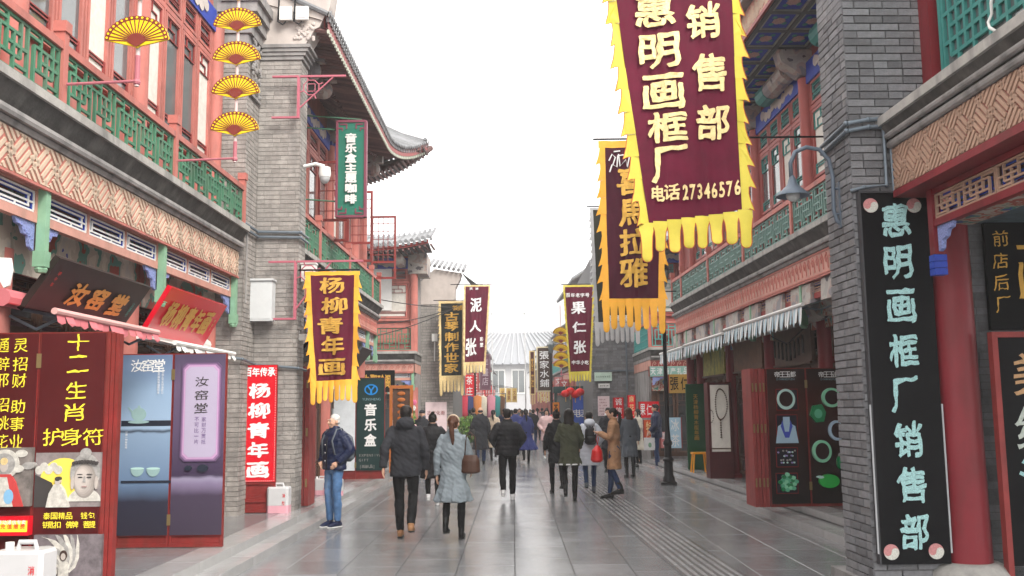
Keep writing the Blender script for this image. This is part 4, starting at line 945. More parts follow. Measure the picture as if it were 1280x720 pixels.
# ================================================================ hanging banners
_atS = atS
def atS(side, x, y, S):
    if side == 'W0':
        d = rayd(x, y); p = Vector((0, 0, CAMH))+d*(S/d.y); return p.x, p.z
    return _atS(side, x, y, S)
def bilin(C, a, b):            # corners TL,TR,BR,BL as (x,z)
    (x0,z0),(x1,z1),(x2,z2),(x3,z3) = C
    return (x0*(1-a)+x1*a)*(1-b)+(x3*(1-a)+x2*a)*b, (z0*(1-a)+z1*a)*(1-b)+(z3*(1-a)+z2*a)*b
def banner(label, Y, px, cloth, trim, tw, fl, nf, texts, tmat, top=None, teeth='flame', name='banner', edge=None, wav=.03, pole=None, lean=0., group='embroidered banners hung over the street', fringe_m=None, one=True, thick=.004):
    C = [tuple(atS('W0', x, y, Y)) for x, y in px]
    x0 = sum(c[0] for c in C)/4; zt = max(C[0][1], C[1][1])
    t = thing(name, label, 'banner', (x0, Y, zt), 'W', group)
    def wv(x, z): return Y + (math.sin((x-x0)*14+z*1.3)*.5+math.sin((x-x0)*6.3-z*2.1+1))*wav*min(1, (zt-z)*1.2+.05) + lean*(zt-z)
    P = lambda x, z, d: Vector((x, wv(x, z)-d+.0045*math.sin((x-x0)*52+2.2*noise.noise((x*3, z*1.1, Y))*3)*min(1, (zt-z)*2), z))
    b = MB(); NX, NZ = 44, 26
    vs = []
    for j in range(NZ+1):
        for i in range(NX+1): vs.append(P(*bilin(C, i/NX, j/NZ), 0))
    o = len(vs); vs += [v+Vector((0, .006, 0)) for v in vs]
    fs = []
    for j in range(NZ):
        for i in range(NX): a = j*(NX+1)+i; fs += [(a, a+1, a+NX+2, a+NX+1), (o+a+NX+1, o+a+NX+2, o+a+1, o+a)]
    b.add(vs, fs); part(b, 'cloth', cloth, t, smooth=True)
    # side trims with flame teeth
    H = C[0][1]-C[3][1]
    for sd in (0, 1):
        n = max(6, int(H/(tw*(1.7 if tw > .118 or Y < 9 else 1.2)))) if teeth == 'flame' else int(H/(tw*.45)); b = MB(); e = MB()
        top_, bot_ = (C[0], C[3]) if sd == 0 else (C[1], C[2]); sg = -1 if sd == 0 else 1
        L = lambda q: (top_[0]+(bot_[0]-top_[0])*q, top_[1]+(bot_[1]-top_[1])*q)
        for i in range(n):
            q0, q1 = i/n, (i+1)/n; (xa, za), (xc, zc) = L(q0), L(q1); h = za-zc
            if teeth == 'flame':
                prof = [(0,0),(.60,0),(.66,.3),(.78,.62),(.98,.93),(1.08,1.1),(.9,1.05),(.72,1.0),(.61,1),(0,1)]
            else: prof = [(0,0),(.65,0),(1,.5),(.65,1),(0,1)]
            rr = random.Random(i*7+int(Y*10)+sd); kx = rr.uniform(.85, 1.15)
            pts = [P(xa+(xc-xa)*v+sg*tw*u*kx*(1 if u > .6 else 1/kx)-sg*.002, za-h*v, .003+.012*math.sin(u*3+i)) for u, v in prof]
            k = len(pts); b.add(pts+[p+Vector((0,.005,0)) for p in pts], [tuple(range(k)), tuple(range(2*k-1, k-1, -1))])
            if edge: e.tube([p+Vector((0,-.002,0)) for p in pts[1:-1]], .0035, 4)
        part(b, 'side_trim', trim, t)
        if edge: part(e, 'trim_piping', edge, t)
    # bottom fringe: separate rounded tongues
    fm = fringe_m or trim
    (xl, zl), (xr, zr) = C[3], C[2]; xl -= tw*.75; xr += tw*.75; me = []
    for i in range(nf):
        b = MB(); c0 = xl+(xr-xl)*i/nf; c1 = xl+(xr-xl)*(i+1)/nf; w = c1-c0; zb = zl+(zr-zl)*(i+.5)/nf
        rr = random.Random(i*3+int(Y*7)); ln = fl*(1.18 if i in (0, nf-1) else 1)*rr.uniform(.92, 1.06); g = rr.uniform(.09, .14)
        rows = [(0,0,1),(.22,0,1),(.34,g*.6,1-g*.6),(.6,g,1-g),(.86,g,1-g),(.94,g+.07,1-g-.07),(.985,g+.2,1-g-.2),(1,.46,.54)]
        vs = []
        for v, a, c in rows:
            for u in (a, (a+c)/2, c): x = c0+w*u; z = zb+.004-ln*v; vs.append(P(x, z, .004+.02*math.sin(v*3+i*2.1)*v+(.012 if u == (a+c)/2 else 0)))
        k = len(vs); fs = []
        for j in range(len(rows)-1):
            for i2 in (0, 1): a = j*3+i2; fs += [(a, a+1, a+4, a+3), (k+a+3, k+a+4, k+a+1, k+a)]
        b.add(vs+[p+Vector((0,.005,0)) for p in vs], fs); part(b, 'fringe_tongue', fm, t, smooth=True)
        if edge:
            e = MB(); path = [vs[j*3] for j in range(1, len(rows))]+[vs[j*3+2] for j in range(len(rows)-1, 0, -1)]; e.tube([p+Vector((0,-.003,0)) for p in path], .0035, 4); part(e, 'fringe_piping', edge, t)
    if top:
        b = MB(); tt = [P(C[0][0]-tw*.7+(C[1][0]-C[0][0]+tw*1.4)*i/10, zt-.01+(C[1][1]-zt)*i/10*0+(math.sin(i*2.2)*.004), .004) for i in range(11)]
        vs = tt+[p+Vector((0,0,top)) for p in tt]; b.add(vs+[p+Vector((0,.006,0)) for p in vs], [(i, i+1, i+12, i+11) for i in range(10)]+[(22+i+11, 22+i+12, 22+i+1, 22+i) for i in range(10)]); part(b, 'top_band', trim, t)
    q = MB(); xa, xb = pole or (C[0][0]-tw, C[1][0]+tw); q.tube([(xa, wv(C[0][0], zt), zt+(top or 0)+.015), (xb, wv(C[0][0], zt), zt+(top or 0)+.015)], .014, 8); part(q, 'pole', IRON, t)
    rows = []
    for ch, x, y, w, h in texts:
        X, Z = atS('W0', x, y, Y); k = Y/FPX; rows.append((ch, X, Z, w*k, h*k))
    letters(t, rows, tmat, lambda u, v, d: P(u, v, .010+d), 'character', not one, .024, thick+.004, .05)
    return t, P
REDP = mat('red_piping', (.5,.12,.05), .6)
SATG = mat('white_fringe', (.5,.5,.5), .7)
big = [('惠',818,12,50,44),('明',824,64,50,46),('画',829,116,50,46),('框',834,160,48,40),('厂',837,207,46,46),
       ('销',878,28,42,46),('售',886,92,42,48),('部',891,153,42,44),('电',822,243,16,20),('话',839,241,20,20)]+[(c, 856+i*9.3, 241-i*.9, 9, 19) for i, c in enumerate('27346576')]
banner('huge maroon velvet banner edged in lemon yellow with a telephone number along its foot', 8.0, [(758,-78),(911,-88),(927,262),(811,281)], PURPLE, YELLOW, .115, .27, 8, big, GOLDP, edge=REDP, wav=.02, pole=(.6,2.9), thick=.006)
bt, P2 = banner('dark maroon banner with amber trim and four thick gold characters behind the huge one', 13.0, [(756,184),(826,184),(823,373),(761,374)], PURPLE2, ORANGE, .13, .42, 8,
       [('喜',789,226,35,35),('馬',791,266,35,34),('拉',792,303,35,33),('雅',792,341,35,36)], GOLD, top=.10, pole=(1.15,4.6), wav=.02)
k = 13/FPX; g = MB()
for st in ([(756,198),(760,190),(764,194),(761,203),(766,206),(767,192),(775,191)],[(768,190),(770,205),(777,197),(779,206),(782,192)],[(762,187),(770,186)],[(784,192),(786,204),(792,196),(790,190)],[(783,187),(792,188)],[(760,203),(757,212)]):
    pts = []
    for x, y in st: X, Z = atS('W0', x+5, y+3, 13); pts.append(P2(X, Z, .016))
    g.tube(pts, .011, 5)
part(g, 'script_stroke', WTXT, bt, 'white cursive writing across the banner top', kind='stuff')
banner('maroon velvet banner with amber trim and five gold characters on the left pink bracket', 14.7, [(388,344),(443,343),(440,474),(395,477)], PURPLE, ORANGE, .12, .33, 8,
       [('杨',415,357,30,20),('柳',418,382,31,20),('青',413,407,30,20),('年',416,432,28,23),('画',415,459,32,20)], GOLD, top=.06, edge=None, pole=(-3.3,-2.35))
banner('black banner with gold trim, small seal and six gold characters at the far left crossing', 31.5, [(551,379),(578,379),(577,469),(552,470)], mat('black_cloth',(.012,.016,.014),.8), GOLDP, .1, .55, 7,
       [('荟',569,385,7,6),('張',575,385,6,6)]+[(c, 564.5, y, 17, 11) for c, y in zip('古琴制作世家', (396,408,421,434,447,460))], GOLD, top=.08, pole=(-2.6,-1.5))
banner('purple maroon banner with three white brush characters at the far left crossing', 31.0, [(582,358),(611,358),(605,452),(581,453)], PURPLE, GOLDP, .075, .36, 7,
       [('泥',595,381,14,17),('人',594,408,14,14),('张',589,434,13,22),('彩',602,424,4,5),('塑',602,431,4,5),('天',589,361,4,3),('津',596,361,4,3)], WTXT, top=.05, pole=(-2.0,-.6), teeth='saw')
banner('purple banner with yellow saw trim and three cream characters at the far right crossing', 29.0, [(706,359),(741,358),(737,464),(713,465)], PURPLE, YELLOW, .07, .3, 8,
       [('果',723,385,18,15),('仁',724,409,17,13),('张',725,434,15,16)]+[(c, 710+i*6, 369, 5, 5) for i, c in enumerate('百年老字号')]+[(c, 717+i*5.5, 453, 4.5, 5) for i, c in enumerate('中华小吃')], WTXT, top=.06, pole=(1.5,2.9), teeth='saw')
banner('dull grey and black banner half hidden behind the amber trimmed one', 20.0, [(741,262),(804,262),(795,403),(748,403)], mat('olive_cloth',(.03,.03,.02),.8), mat('grey_satin',(.45,.46,.47),.6), .11, .42, 9, [('茶',763,398,8,8),('香',773,398,8,8),('園',783,398,8,8)], WTXT, top=.05, fringe_m=SATG, pole=(1.6,4.2))
def vboard(label, Y, x0, x1, y0, y1, txt, body, frame, tm, frg=None, n=6):
    (X0, Z1), (X1, Z0) = atS('W0', x0, y0, Y), atS('W0', x1, y1, Y); t = thing('hanging_board', label, 'sign', ((X0+X1)/2, Y, Z0), 'W')
    part(MB().box(X0,X1,Y,Y+.05,Z0,Z1), 'board', body, t); w = .06
    part(MB().box(X0-w,X0-.002,Y-.03,Y+.06,Z0-w,Z1+w).box(X1+.002,X1+w,Y-.03,Y+.06,Z0-w,Z1+w).box(X0,X1,Y-.03,Y+.06,Z1+.002,Z1+w).box(X0,X1,Y-.03,Y+.06,Z0-w,Z0-.002), 'frame', frame, t)
    hN = (Z1-Z0)/(len(txt)+.6)
    letters(t, [(c, (X0+X1)/2, Z1-hN*(i+.8), (X1-X0)*.72, hN*.85) for i, c in enumerate(txt)], tm, lambda u, v, d: Vector((u, Y-.006-d, v)), 'character', False, .02)
    for i in range(n if frg else 0): 
        c = X0-w+(X1-X0+2*w)*(i+.5)/n; part(MB().box(c-(X1-X0)/n*.42, c+(X1-X0)/n*.42, Y, Y+.02, Z0-.5-.06*(i % 2), Z0-w-.002), 'fringe_tongue', frg, t)
    part(MB().tube([((X0+X1)/2, Y, Z1+.05), (X1+1.2 if X0 > 0 else X0-1, Y, Z1+.3)], .02, 6), 'bracket', IRON, t)
    return t
vboard('dark board with cream border and four white characters at the far right', 44, 672, 689, 435, 488, '張家水鋪', mat('umber_board',(.06,.035,.025),.6), mat('cream_border',(.6,.52,.35),.5), WTXT, GOLDP)
vboard('thin gold edged banner partly behind the dark four-character board', 47, 663, 668, 440, 492, '茶莊', MAROON, GOLDP, GOLD, GOLDP, 3)
vboard('dusty purple hanging board with pale characters on the far left row', 46, 601, 612, 444, 486, '年畫店', mat('dusty_purple',(.12,.05,.08),.7), mat('purple_edge',(.16,.1,.12),.7), mat('pale_lilac',(.4,.34,.38),.6))
for k, (x, txt) in enumerate(((628,'名茶'),(636,'酒家'),(643,'文房'))):
    vboard(('left','middle','right')[k]+' of three small yellow hanging boards far down the left row', 70+k*2, x-2.5, x+2.5, 486, 502, txt, mat('ochre_board',(.6,.42,.1),.6), GOLDP, BOARDR)
# ================================================================ fans on poles
def fan_mesh_parts():
    R0 = .29; n = 17; A0, A1 = math.radians(4), math.radians(176)
    yb = MB(); q = []; 
    for i in range(n):
        a, c = A0+(A1-A0)*i/n, A0+(A1-A0)*(i+1)/n; m_ = (a+c)/2
        q += [(R0*math.cos(a), R0*math.sin(a)*.82), (R0*1.025*math.cos(m_), R0*1.025*math.sin(m_)*.82)]
    q += [(R0*math.cos(A1), R0*math.sin(A1)*.82), (-.03,-.045), (0,-.06), (.03,-.045)]
    yb.prism(q, (0,0,0), X_, Z_, -Y_, -.012, .012)
    dk = MB()
    for i in range(n+1):
        a = A0+(A1-A0)*i/n; u = Vector((math.cos(a), 0, math.sin(a)*.82)).normalized(); ln = R0*math.hypot(math.cos(a), math.sin(a)*.82); v = Vector((-u.z, 0, u.x))
        dk.obox((0,0,0), u, v, -Y_, .05, ln-.004, -.0045, .0045, .013, .017)
    rim = MB()
    for i in range(n):
        a, c = A0+(A1-A0)*i/n, A0+(A1-A0)*(i+1)/n
        rim.prism([(R0*.87*math.cos(a),R0*.87*.82*math.sin(a)),(R0*.995*math.cos(a),R0*.995*.82*math.sin(a)),(R0*1.02*math.cos((a+c)/2),R0*1.02*.82*math.sin((a+c)/2)),(R0*.995*math.cos(c),R0*.995*.82*math.sin(c)),(R0*.87*math.cos(c),R0*.87*.82*math.sin(c))], (0,0,0), X_, Z_, -Y_, .0131, .0165)
        m_ = (a+c)/2
    dot = MB()
    for i in range(n):
        m_ = A0+(A1-A0)*(i+.5)/n; dot.lathe([(.011,-.0195),(.011,-.0168)], (R0*.94*math.cos(m_), 0, R0*.94*.82*math.sin(m_)), 8, 'y')
    hub = MB(); hub.prism([(.085*math.cos(t*math.pi/10), .075*math.sin(t*math.pi/10)) for t in range(11)]+[(-.03,-.04),(0,-.055),(.03,-.04)], (0,0,0), X_, Z_, -Y_, .0172, .021)
    return yb.mesh('fan', YEL), dk.mesh('rib', FANR), rim.mesh('rim', FANR), dot.mesh('rim_dot', YEL), hub.mesh('hub', FANR)
YEL = mat('fan_yellow', (.85,.60,.015), .45, .06, 4); FANR = mat('fan_maroon', (.18,.03,.02), .5, .1)
FM = fan_mesh_parts()
POLEW = mat('pale_pole', (.55,.45,.45), .4)
def fan_sign(label, X, Y, zs, side, arm, zb, sc=1., group=None):
    t = thing('fan_sign', label, 'sign', (X, Y, zb), side, group)
    ztop = max(zs)+.9
    part(MB().tube([(X, Y, zb), (X, Y, ztop)], .02*sc, 10), 'pole', POLEW, t)
    part(MB().tube([(X, Y, zb+.02), (X, Y, min(zs)-.12)], .024*sc, 10), 'pole_foot', mat('rose_pipe',(.42,.14,.17),.5), t)
    part(MB().tube([(arm, Y, zb+.03), (X, Y, zb+.05)], .014, 8).ell((X,Y,zb+.04),.035,8,6), 'arm', mat('rose_pipe',(.42,.14,.17),.5), t)
    for z in zs:
        f = inst(FM[0], 'fan', t, (X, Y-.035, z), scale=(sc,)*3)
        for m_, nm in zip(FM[1:], ('rib','rim','rim_dot','hub')):
            o = bpy.data.objects.new(nm, m_); COL.objects.link(o); o.parent = f
            if nm in ('rib', 'rim_dot', 'rim'): o['kind'] = 'stuff'
    return t
z1 = [atS('L', 173, y, 8.36)[1] for y in (54, 108)]; X1 = atS('L', 173, 54, 8.36)[0]
z1t = z1[0]
fan_sign('yellow folding fan alone on its rail pole, above the first green balcony panels', X1, 8.36, [z1t, z1t+.46], 'L', -4.1, z1[1])
zz = [atS('L', 296, y, 11.19)[1] for y in (35, 77, 119, 165)]; X2 = atS('L', 296, 100, 11.19)[0]; zb = atS('L', 291, 203, 11.19)[1]
fan_sign('stack of four yellow folding fans on one pole in front of the left brick pier', X2, 11.19, zz+[zz[0]+.4], 'L', -4.1, zb)
zf = [atS('W0', 701, y, 30)[1] for y in (417, 427, 438, 448, 458)]; Xf = atS('W0', 701, 430, 30)[0]
fan_sign('far stack of small yellow fans beside the purple three-character banner', Xf, 30, zf, 'W', Xf+.8, zf[-1]-.3, .85)
# ================================================================ shop signs
def sign_plane(TL, TR, BL, side, S_X_top, S_X_bot, th=.05):
    pass
def slant_sign(label, side, sg, Xt, Xb, pts, body, edge, texts, tm, name='signboard', border=None, th=.06):
    """board leaning forward at its top; pts TL,TR,BR,BL pixels; Xt,Xb wall planes"""
    TLs, TRs, BRs, BLs = [at(side, p[0], p[1], X) for p, X in zip(pts, (Xt, Xt, Xb, Xb))]
    s0, s1 = ((TLs[0]+BLs[0])/2, (TRs[0]+BRs[0])/2); zt, zb = (TLs[1]+TRs[1])/2, (BLs[1]+BRs[1])/2
    if sg > 0: s0, s1 = s1, s0
    P0 = Vector((Xb, s0 if sg < 0 else s1, zb)); u = Vector((0, 1 if sg < 0 else -1, 0)); v = Vector((Xt-Xb, 0, zt-zb)); Hh = v.length; v.normalize(); n = u.cross(v); L = abs(s1-s0)
    t = thing(name, label, 'sign', (Xb, (s0+s1)/2, zb), side)
    part(MB().obox(P0, u, v, n, 0, L, 0, Hh, -th, 0), 'board', body, t)
    w = .03
    if edge: part(MB().obox(P0,u,v,n,-w,-.001,-w,Hh+w,-th,.02).obox(P0,u,v,n,L+.001,L+w,-w,Hh+w,-th,.02).obox(P0,u,v,n,0,L,-w,-.001,-th,.02).obox(P0,u,v,n,0,L,Hh+.001,Hh+w,-th,.02), 'frame', edge, t)
    fn = lambda a, b, d: P0+u*a+v*b+n*(.004+d)
    rows = [(c, a*L, b*Hh, w_*L, h_*Hh) for c, a, b, w_, h_ in texts]
    letters(t, rows, tm, fn, 'character', False, .04, .012, .05)
    return t, fn, L, Hh
t, fn, L, Hh = slant_sign('black signboard leaning out with three gold characters above the brown standing boards', 'L', -1, -4.1, -4.42, [(70,323),(183,356),(157,411),(33,394)], mat('warm_black_board',(.02,.014,.012),.4,.3,3), None,
    [('汝',.33,.5,.155,.42),('窑',.53,.5,.155,.42),('堂',.76,.5,.155,.42)], GOLD)
letters(t, column_text('甲午年', .07*L, .8*Hh, .5*Hh, .05, .045), mat('seal_red',(.4,.03,.02),.5), fn, 'lettering', True)
letters(t, column_text('冯骥书', .93*L, .6*Hh, .3*Hh, .06, .06), mat('dull_green_ink',(.05,.25,.2),.5), fn, 'lettering', True)
t, fn, L, Hh = slant_sign('glossy red signboard leaning out with gold characters beside the brick pier', 'L', -1, -4.1, -4.42, [(213,361),(280,379),(258,433),(181,418)], mat('glossy_red',(.58,.004,.02),.2,.05), None,
    [(c, .17+.155*i, .5, .13, .5) for i, c in enumerate('杨柳青年画')], GOLD)
letters(t, column_text('李瑞环', .93*L, .65*Hh, .35*Hh, .05, .05), GOLD, fn, 'lettering', True)
part(MB().obox(fn(0,0,0), Y_, (fn(0,1,0)-fn(0,0,0)).normalized(), X_, .02, L-.02, -.06, -.02, -.1, 0), 'light_strip', WHITE, t)
# vertical green projecting sign
(Xa, Zt), (Xb_, Zb) = atS('W0', 421, 151, 17.5), atS('W0', 457, 271, 17.5); Y = 17.5
t = thing('projecting_sign', 'tall green sign with maroon key-pattern border and white characters', 'sign', ((Xa+Xb_)/2, Y, Zb), 'W')
GRS = mat('sign_green', (.02,.16,.11), .5); MRS = mat('sign_maroon', (.20,.05,.08), .5)
part(MB().box(Xa,Xb_,Y,Y+.1,Zb,Zt), 'board', GRS, t)
b = MB(); w = .035
b.box(Xa-.01,Xa+w,Y-.02,Y+.12,Zb,Zt).box(Xb_-w,Xb_+.01,Y-.02,Y+.12,Zb,Zt).box(Xa+w,Xb_-w,Y-.019,Y+.119,Zt-w,Zt+.01).box(Xa+w,Xb_-w,Y-.019,Y+.119,Zb-.01,Zb+w); part(b, 'frame', MRS, t)
for zz_, sg in ((Zt, -1), (Zb, 1)):
    k_ = MB()
    for xs, sx in ((Xa, 1), (Xb_, -1)):
        for a, c in (((.06,.06),(.2,.085)),((.175,.086),(.2,.16)),((.0,.135),(.12,.16)),((.1,.161),(.12,.2))):
            x_ = sorted((xs+sx*a[0], xs+sx*c[0])); z_ = sorted((zz_+sg*a[1], zz_+sg*c[1])); k_.box(x_[0], x_[1], Y-.012, Y, z_[0], z_[1])
    part(k_, 'key_corner', MRS, t, kind='stuff')
letters(t, [(c, *atS('W0', 439, y, 17.5), .2, .17) for c, y in zip('音乐盒主题咖啡', (173,185.5,198,210.5,223,235.5,249))], WHITE, lambda u, v, d: Vector((u, Y-.005-d, v)), 'character', False, .05, .03)
for y_ in (150, 165, 255):
    z_ = atS('W0', 440, y_, 17.5)[1]; part(MB().tube([(-3.95, Y+.05, z_+.12), (Xb_-.1, Y+.05, z_+.02)], .015, 6), 'bracket', GREEN, t)
# black boards with gold script along the left second house
slant_sign('dark leaning signboard low behind the maroon banner on the left', 'L', -1, -3.5, -3.9, [(387,403),(412,428),(405,468),(380,440)], BLACK, None, [('和',.3,.4,.3,.3),('兴',.6,.4,.3,.3)], GOLD)
slant_sign('dark leaning signboard right of the maroon banner', 'L', -1, -3.35, -3.7, [(447,432),(461,436),(452,462),(440,462)], mat('slate_board',(.05,.055,.065),.5), None, [], GOLD)
(Xa, Zt), (Xb_, Zb) = atS('W0', 451, 463, 27.5), atS('W0', 493, 490, 27.5)
t = thing('signboard', 'black board with flowing gold script above the music box board', 'sign', ((Xa+Xb_)/2, 27.5, Zb), 'W')
part(MB().box(Xa,Xb_,27.5,27.6,Zb,Zt), 'board', BLACK, t); letters(t, row_text('朱聚珍阁', Xa+.05, Xb_-.05, (Zt+Zb)/2, .21, .36), GOLD, lambda u, v, d: Vector((u, 27.49-d, v)), 'character', False, .03)
# turquoise mosaic board on the right pier
YS = 8.42; P0 = Vector((3.405, YS, .33)); 
t = thing('signboard', 'tall black board with eight turquoise mosaic characters on the right brick pier', 'sign', (3.7, YS, .33), 'R')
part(MB().box(3.40,4.01,YS,YS+.07,.33,3.60), 'board', BLACK, t); part(MB().box(3.385,3.399,YS-.005,YS+.07,.33,3.62).box(3.40,4.01,YS-.005,YS+.07,3.602,3.62), 'frame', mat('frame_charcoal',(.05,.05,.055),.5), t)
part(MB().box(3.37,3.384,YS-.004,YS+.0,.42,1.7), 'edge_strip', mat('dull_strip', (.38,.39,.4), .6, .2), t); part(MB().box(4.011,4.025,YS-.004,YS+.03,.42,1.7), 'edge_strip', mat('dull_strip', (.38,.39,.4), .6, .2), t)
rows = []
for c, x, y in (('惠',1119,275),('明',1122,328),('画',1126,383),('框',1129,438),('厂',1131,494),('销',1135,550),('售',1139,606),('部',1143,664)):
    X, Z = atS('R', x, y, YS); rows.append((c, X, Z, .245, .29))
letters(t, rows, TTXT, lambda u, v, d: Vector((u, YS-.003-d, v)), 'character', False, .023, .008, .07)
for x, y in ((1088,257),(1142,257),(1114,690),(1170,689)):
    X, Z = atS('R', x, y, YS); q = MB(); q.lathe([(.066,-.008),(.066,0)], (X,YS,Z), 24, 'y'); d_ = part(q, 'medallion', mat('medallion_rose',(.5,.22,.22),.6,.3,80), t)
    cv = [(.066*math.cos(a), .066*math.sin(a)) for a in [math.pi+i*math.pi/12 for i in range(13)]]+[(.033+.033*math.cos(a), .033*math.sin(a)) for a in [i*math.pi/8 for i in range(1, 8)]]+[(-.033+.033*math.cos(a), -.033*math.sin(a)) for a in [i*math.pi/8 for i in range(0, 8)]]
    q = MB(); q.prism(cv, (X,YS-.008,Z), X_, Z_, -Y_, 0, .003); part(q, 'medallion_half', mat('medallion_pale',(.55,.55,.5),.6,.3,80), d_)
# black boards inside the right porch
YB = 8.93
(Xa, Zt), (_, Zb) = atS('R', 1229, 272, YB), atS('R', 1240, 412, YB)
t = thing('signboard', 'black board with small gold characters high inside the right porch', 'sign', (5.2, YB, Zb), 'R')
part(MB().box(Xa,6.6,YB,YB+.05,Zb,Zt), 'board', BLACK, t)
rows = [(c, *atS('R', x, y, YB), .15, .15) for c, x, y in (('前',1250,298),('店',1250,326),('后',1251,353),('厂',1254,381))]
rows += [(c, Xa+.55+.7*i, (Zt+Zb)/2, .5, .55) for i, c in enumerate('画框')]
letters(t, rows, GOLD, lambda u, v, d: Vector((u, YB-.003-d, v)), 'character', False, .0, .006, .06)
YC = 8.3; (Xa, Zt) = atS('R', 1238, 415, YC)
t = thing('signboard', 'black board in a red wooden frame with coloured characters at the right edge', 'sign', (4.7, YC, .2), 'R')
part(MB().box(Xa+.05,Xa+.95,YC,YC+.05,.32,Zt-.05), 'board', BLACK, t)
for a in ((Xa,Xa+.049,.22,Zt),(Xa+.951,Xa+1.0,.22,Zt)): part(MB().box(a[0],a[1],YC-.02,YC+.06,a[2],a[3]), 'frame_post', PINKD, t)
part(MB().box(Xa+.05,Xa+.95,YC-.018,YC+.06,Zt-.049,Zt), 'frame_rail', PINKD, t)
for (c, z_), m_ in zip((('美',1.95),('红',1.5),('法',1.05),('上',.62)), (mat('bronze_txt',(.5,.3,.15),.5,.3,60), mat('silver_txt',(.45,.5,.45),.5,.3,60), TTXT, GOLDP)):
    letters(t, [(c, Xa+.34, z_, .36, .36)], m_, lambda u, v, d: Vector((u, YC-.003-d, v)), 'character', False, .02, .006, .05)
# ================================================================ awnings
def awning(label, side, sg, X0, X1, s0, s1, z0, z1, mats, drop=.22, scal=.16, group=None, roll=True):
    t = thing('awning', label, 'awning', (X0, (s0+s1)/2, z1), side, group)
    n = max(4, int((s1-s0)/(scal/2))); A = MB(); V = MB()
    for i in range(n):
        a, c = s0+(s1-s0)*i/n, s0+(s1-s0)*(i+1)/n; A.cur = V.cur = i % 2 if len(mats) > 1 else 0
        A.add([(X0,a,z0),(X0,c,z0),(X1,c,z1),(X1,a,z1),(X0,a,z0-.01),(X0,c,z0-.01),(X1,c,z1-.01),(X1,a,z1-.01)], [(0,1,2,3),(7,6,5,4)])
        m_ = (a+c)/2; dd = drop*(1+.12*math.sin(i*2.3)); o = .02*math.sin(i*1.9)
        V.add([(X1,a,z1+.01),(X1,c,z1+.01),(X1-sg*.02+o,c,z1-drop*.8),(X1-sg*.02+o,m_,z1-dd),(X1-sg*.02+o,a,z1-drop*.8)], [(0,1,2,3,4)])
    part(A, 'canopy', mats, t); part(V, 'valance', mats, t)
    part(MB().tube([(X1,s0-.03,z1+.02),(X1,s1+.03,z1+.02)], .03, 8), 'front_bar', WHITE if len(mats) > 1 or mats[0] is WHITE else PKB, t)
    if roll: part(MB().tube([(X0,s0,z0+.05),(X0,s1,z0+.05)], .08, 10), 'roll', mats[0], t)
    for s in (s0+.15, s1-.15): part(MB().tube([(X0,s,z0-.1),((X0+X1)/2,s,z0-.22),(X1,s,z1-.01)], .015, 6), 'arm', STEEL, t)
    return t
PKA = mat('rose_canvas', (.55,.16,.18), .8, .1, 3); PKB = mat('pale_rose_canvas', (.62,.35,.33), .8, .1, 3)
awning('half rolled rose pink awning with scalloped edge under the black signboard', 'L', -1, -4.5, -4.02, 8.2, 10.5, 2.66, 2.56, (PKA,), .09, .3)
awning('folded white awning under the glossy red signboard', 'L', -1, -4.5, -4.1, 11.3, 13.6, 2.6, 2.5, (WHITE,), .08, .3)
ws = mat('awning_white', (.72,.74,.74), .8); wb = mat('awning_pale_blue', (.42,.55,.62), .8)
for s0, s1, o, lab in ((18.3,21.9,0,'middle'),(13.6,18.1,.05,'widest nearest'),(22.1,24.9,-.02,'farthest and shortest')):
    z_ = 3.12+o
    awning(lab+' of three white and pale blue striped awnings over the jewellery shopfront', 'R', 1, 5.2, 4.55, s0, s1, 3.30, z_-.05, (ws, wb), .27, .18, 'striped awnings', roll=False)
solo(MB().prism([atS('L', *p, 7.6) for p in ((-20,321),(15,323),(17,338),(13,357),(6,360),(0,349),(-20,345))], (0,7.6,0), X_, Z_, -Y_, 0, .02), 'door_curtain', WHITE, 'white cloth flap with a small print at the left edge', 'cloth', (-4.2,7.6,2.4), 'L')
# ================================================================ people
def fuse(mb, voxel, name, mats, smooth=2, wr=0):
    me = bpy.data.meshes.new('f'); me.from_pydata([tuple(p) for p in mb.v], [], mb.f)
    bm = bmesh.new(); bm.from_mesh(me); bmesh.ops.recalc_face_normals(bm, faces=bm.faces); bm.to_mesh(me); bm.free()
    o = bpy.data.objects.new('f', me); COL.objects.link(o)
    m = o.modifiers.new('r', 'REMESH'); m.mode = 'VOXEL'; m.voxel_size = voxel
    if smooth: s = o.modifiers.new('s', 'SMOOTH'); s.factor = .5; s.iterations = smooth
    dg = bpy.context.evaluated_depsgraph_get(); out = bpy.data.meshes.new_from_object(o.evaluated_get(dg))
    bpy.data.objects.remove(o); bpy.data.meshes.remove(me); out.name = name; out.materials.clear()
    for q in (mats if isinstance(mats, (list, tuple)) else [mats]): out.materials.append(q)
    if wr:
        import numpy as np
        nv = len(out.vertices); co = np.empty(nv*3, 'f'); out.vertices.foreach_get('co', co); co = co.reshape(-1, 3); no = np.empty(nv*3, 'f'); out.vertices.foreach_get('normal', no); no = no.reshape(-1, 3)
        sx = 10*(nv % 7)
        d = np.array([noise.noise((p[0]*7+sx, p[1]*7, p[2]*10+p[0]*6))+.7*noise.noise((p[0]*17, p[1]*17+sx, p[2]*26+p[0]*14)) for p in co.tolist()], 'f')
        out.vertices.foreach_set('co', (co+no*(d*wr)[:, None]).ravel())
    out.shade_smooth(); return out
def addm(me, name, root, label=None):
    o = bpy.data.objects.new(name, me); COL.objects.link(o); o.parent = root
    if label: o['label'] = label
    return o
SKIN = mat('skin', (.56, .33, .23), .5, .06, 12)
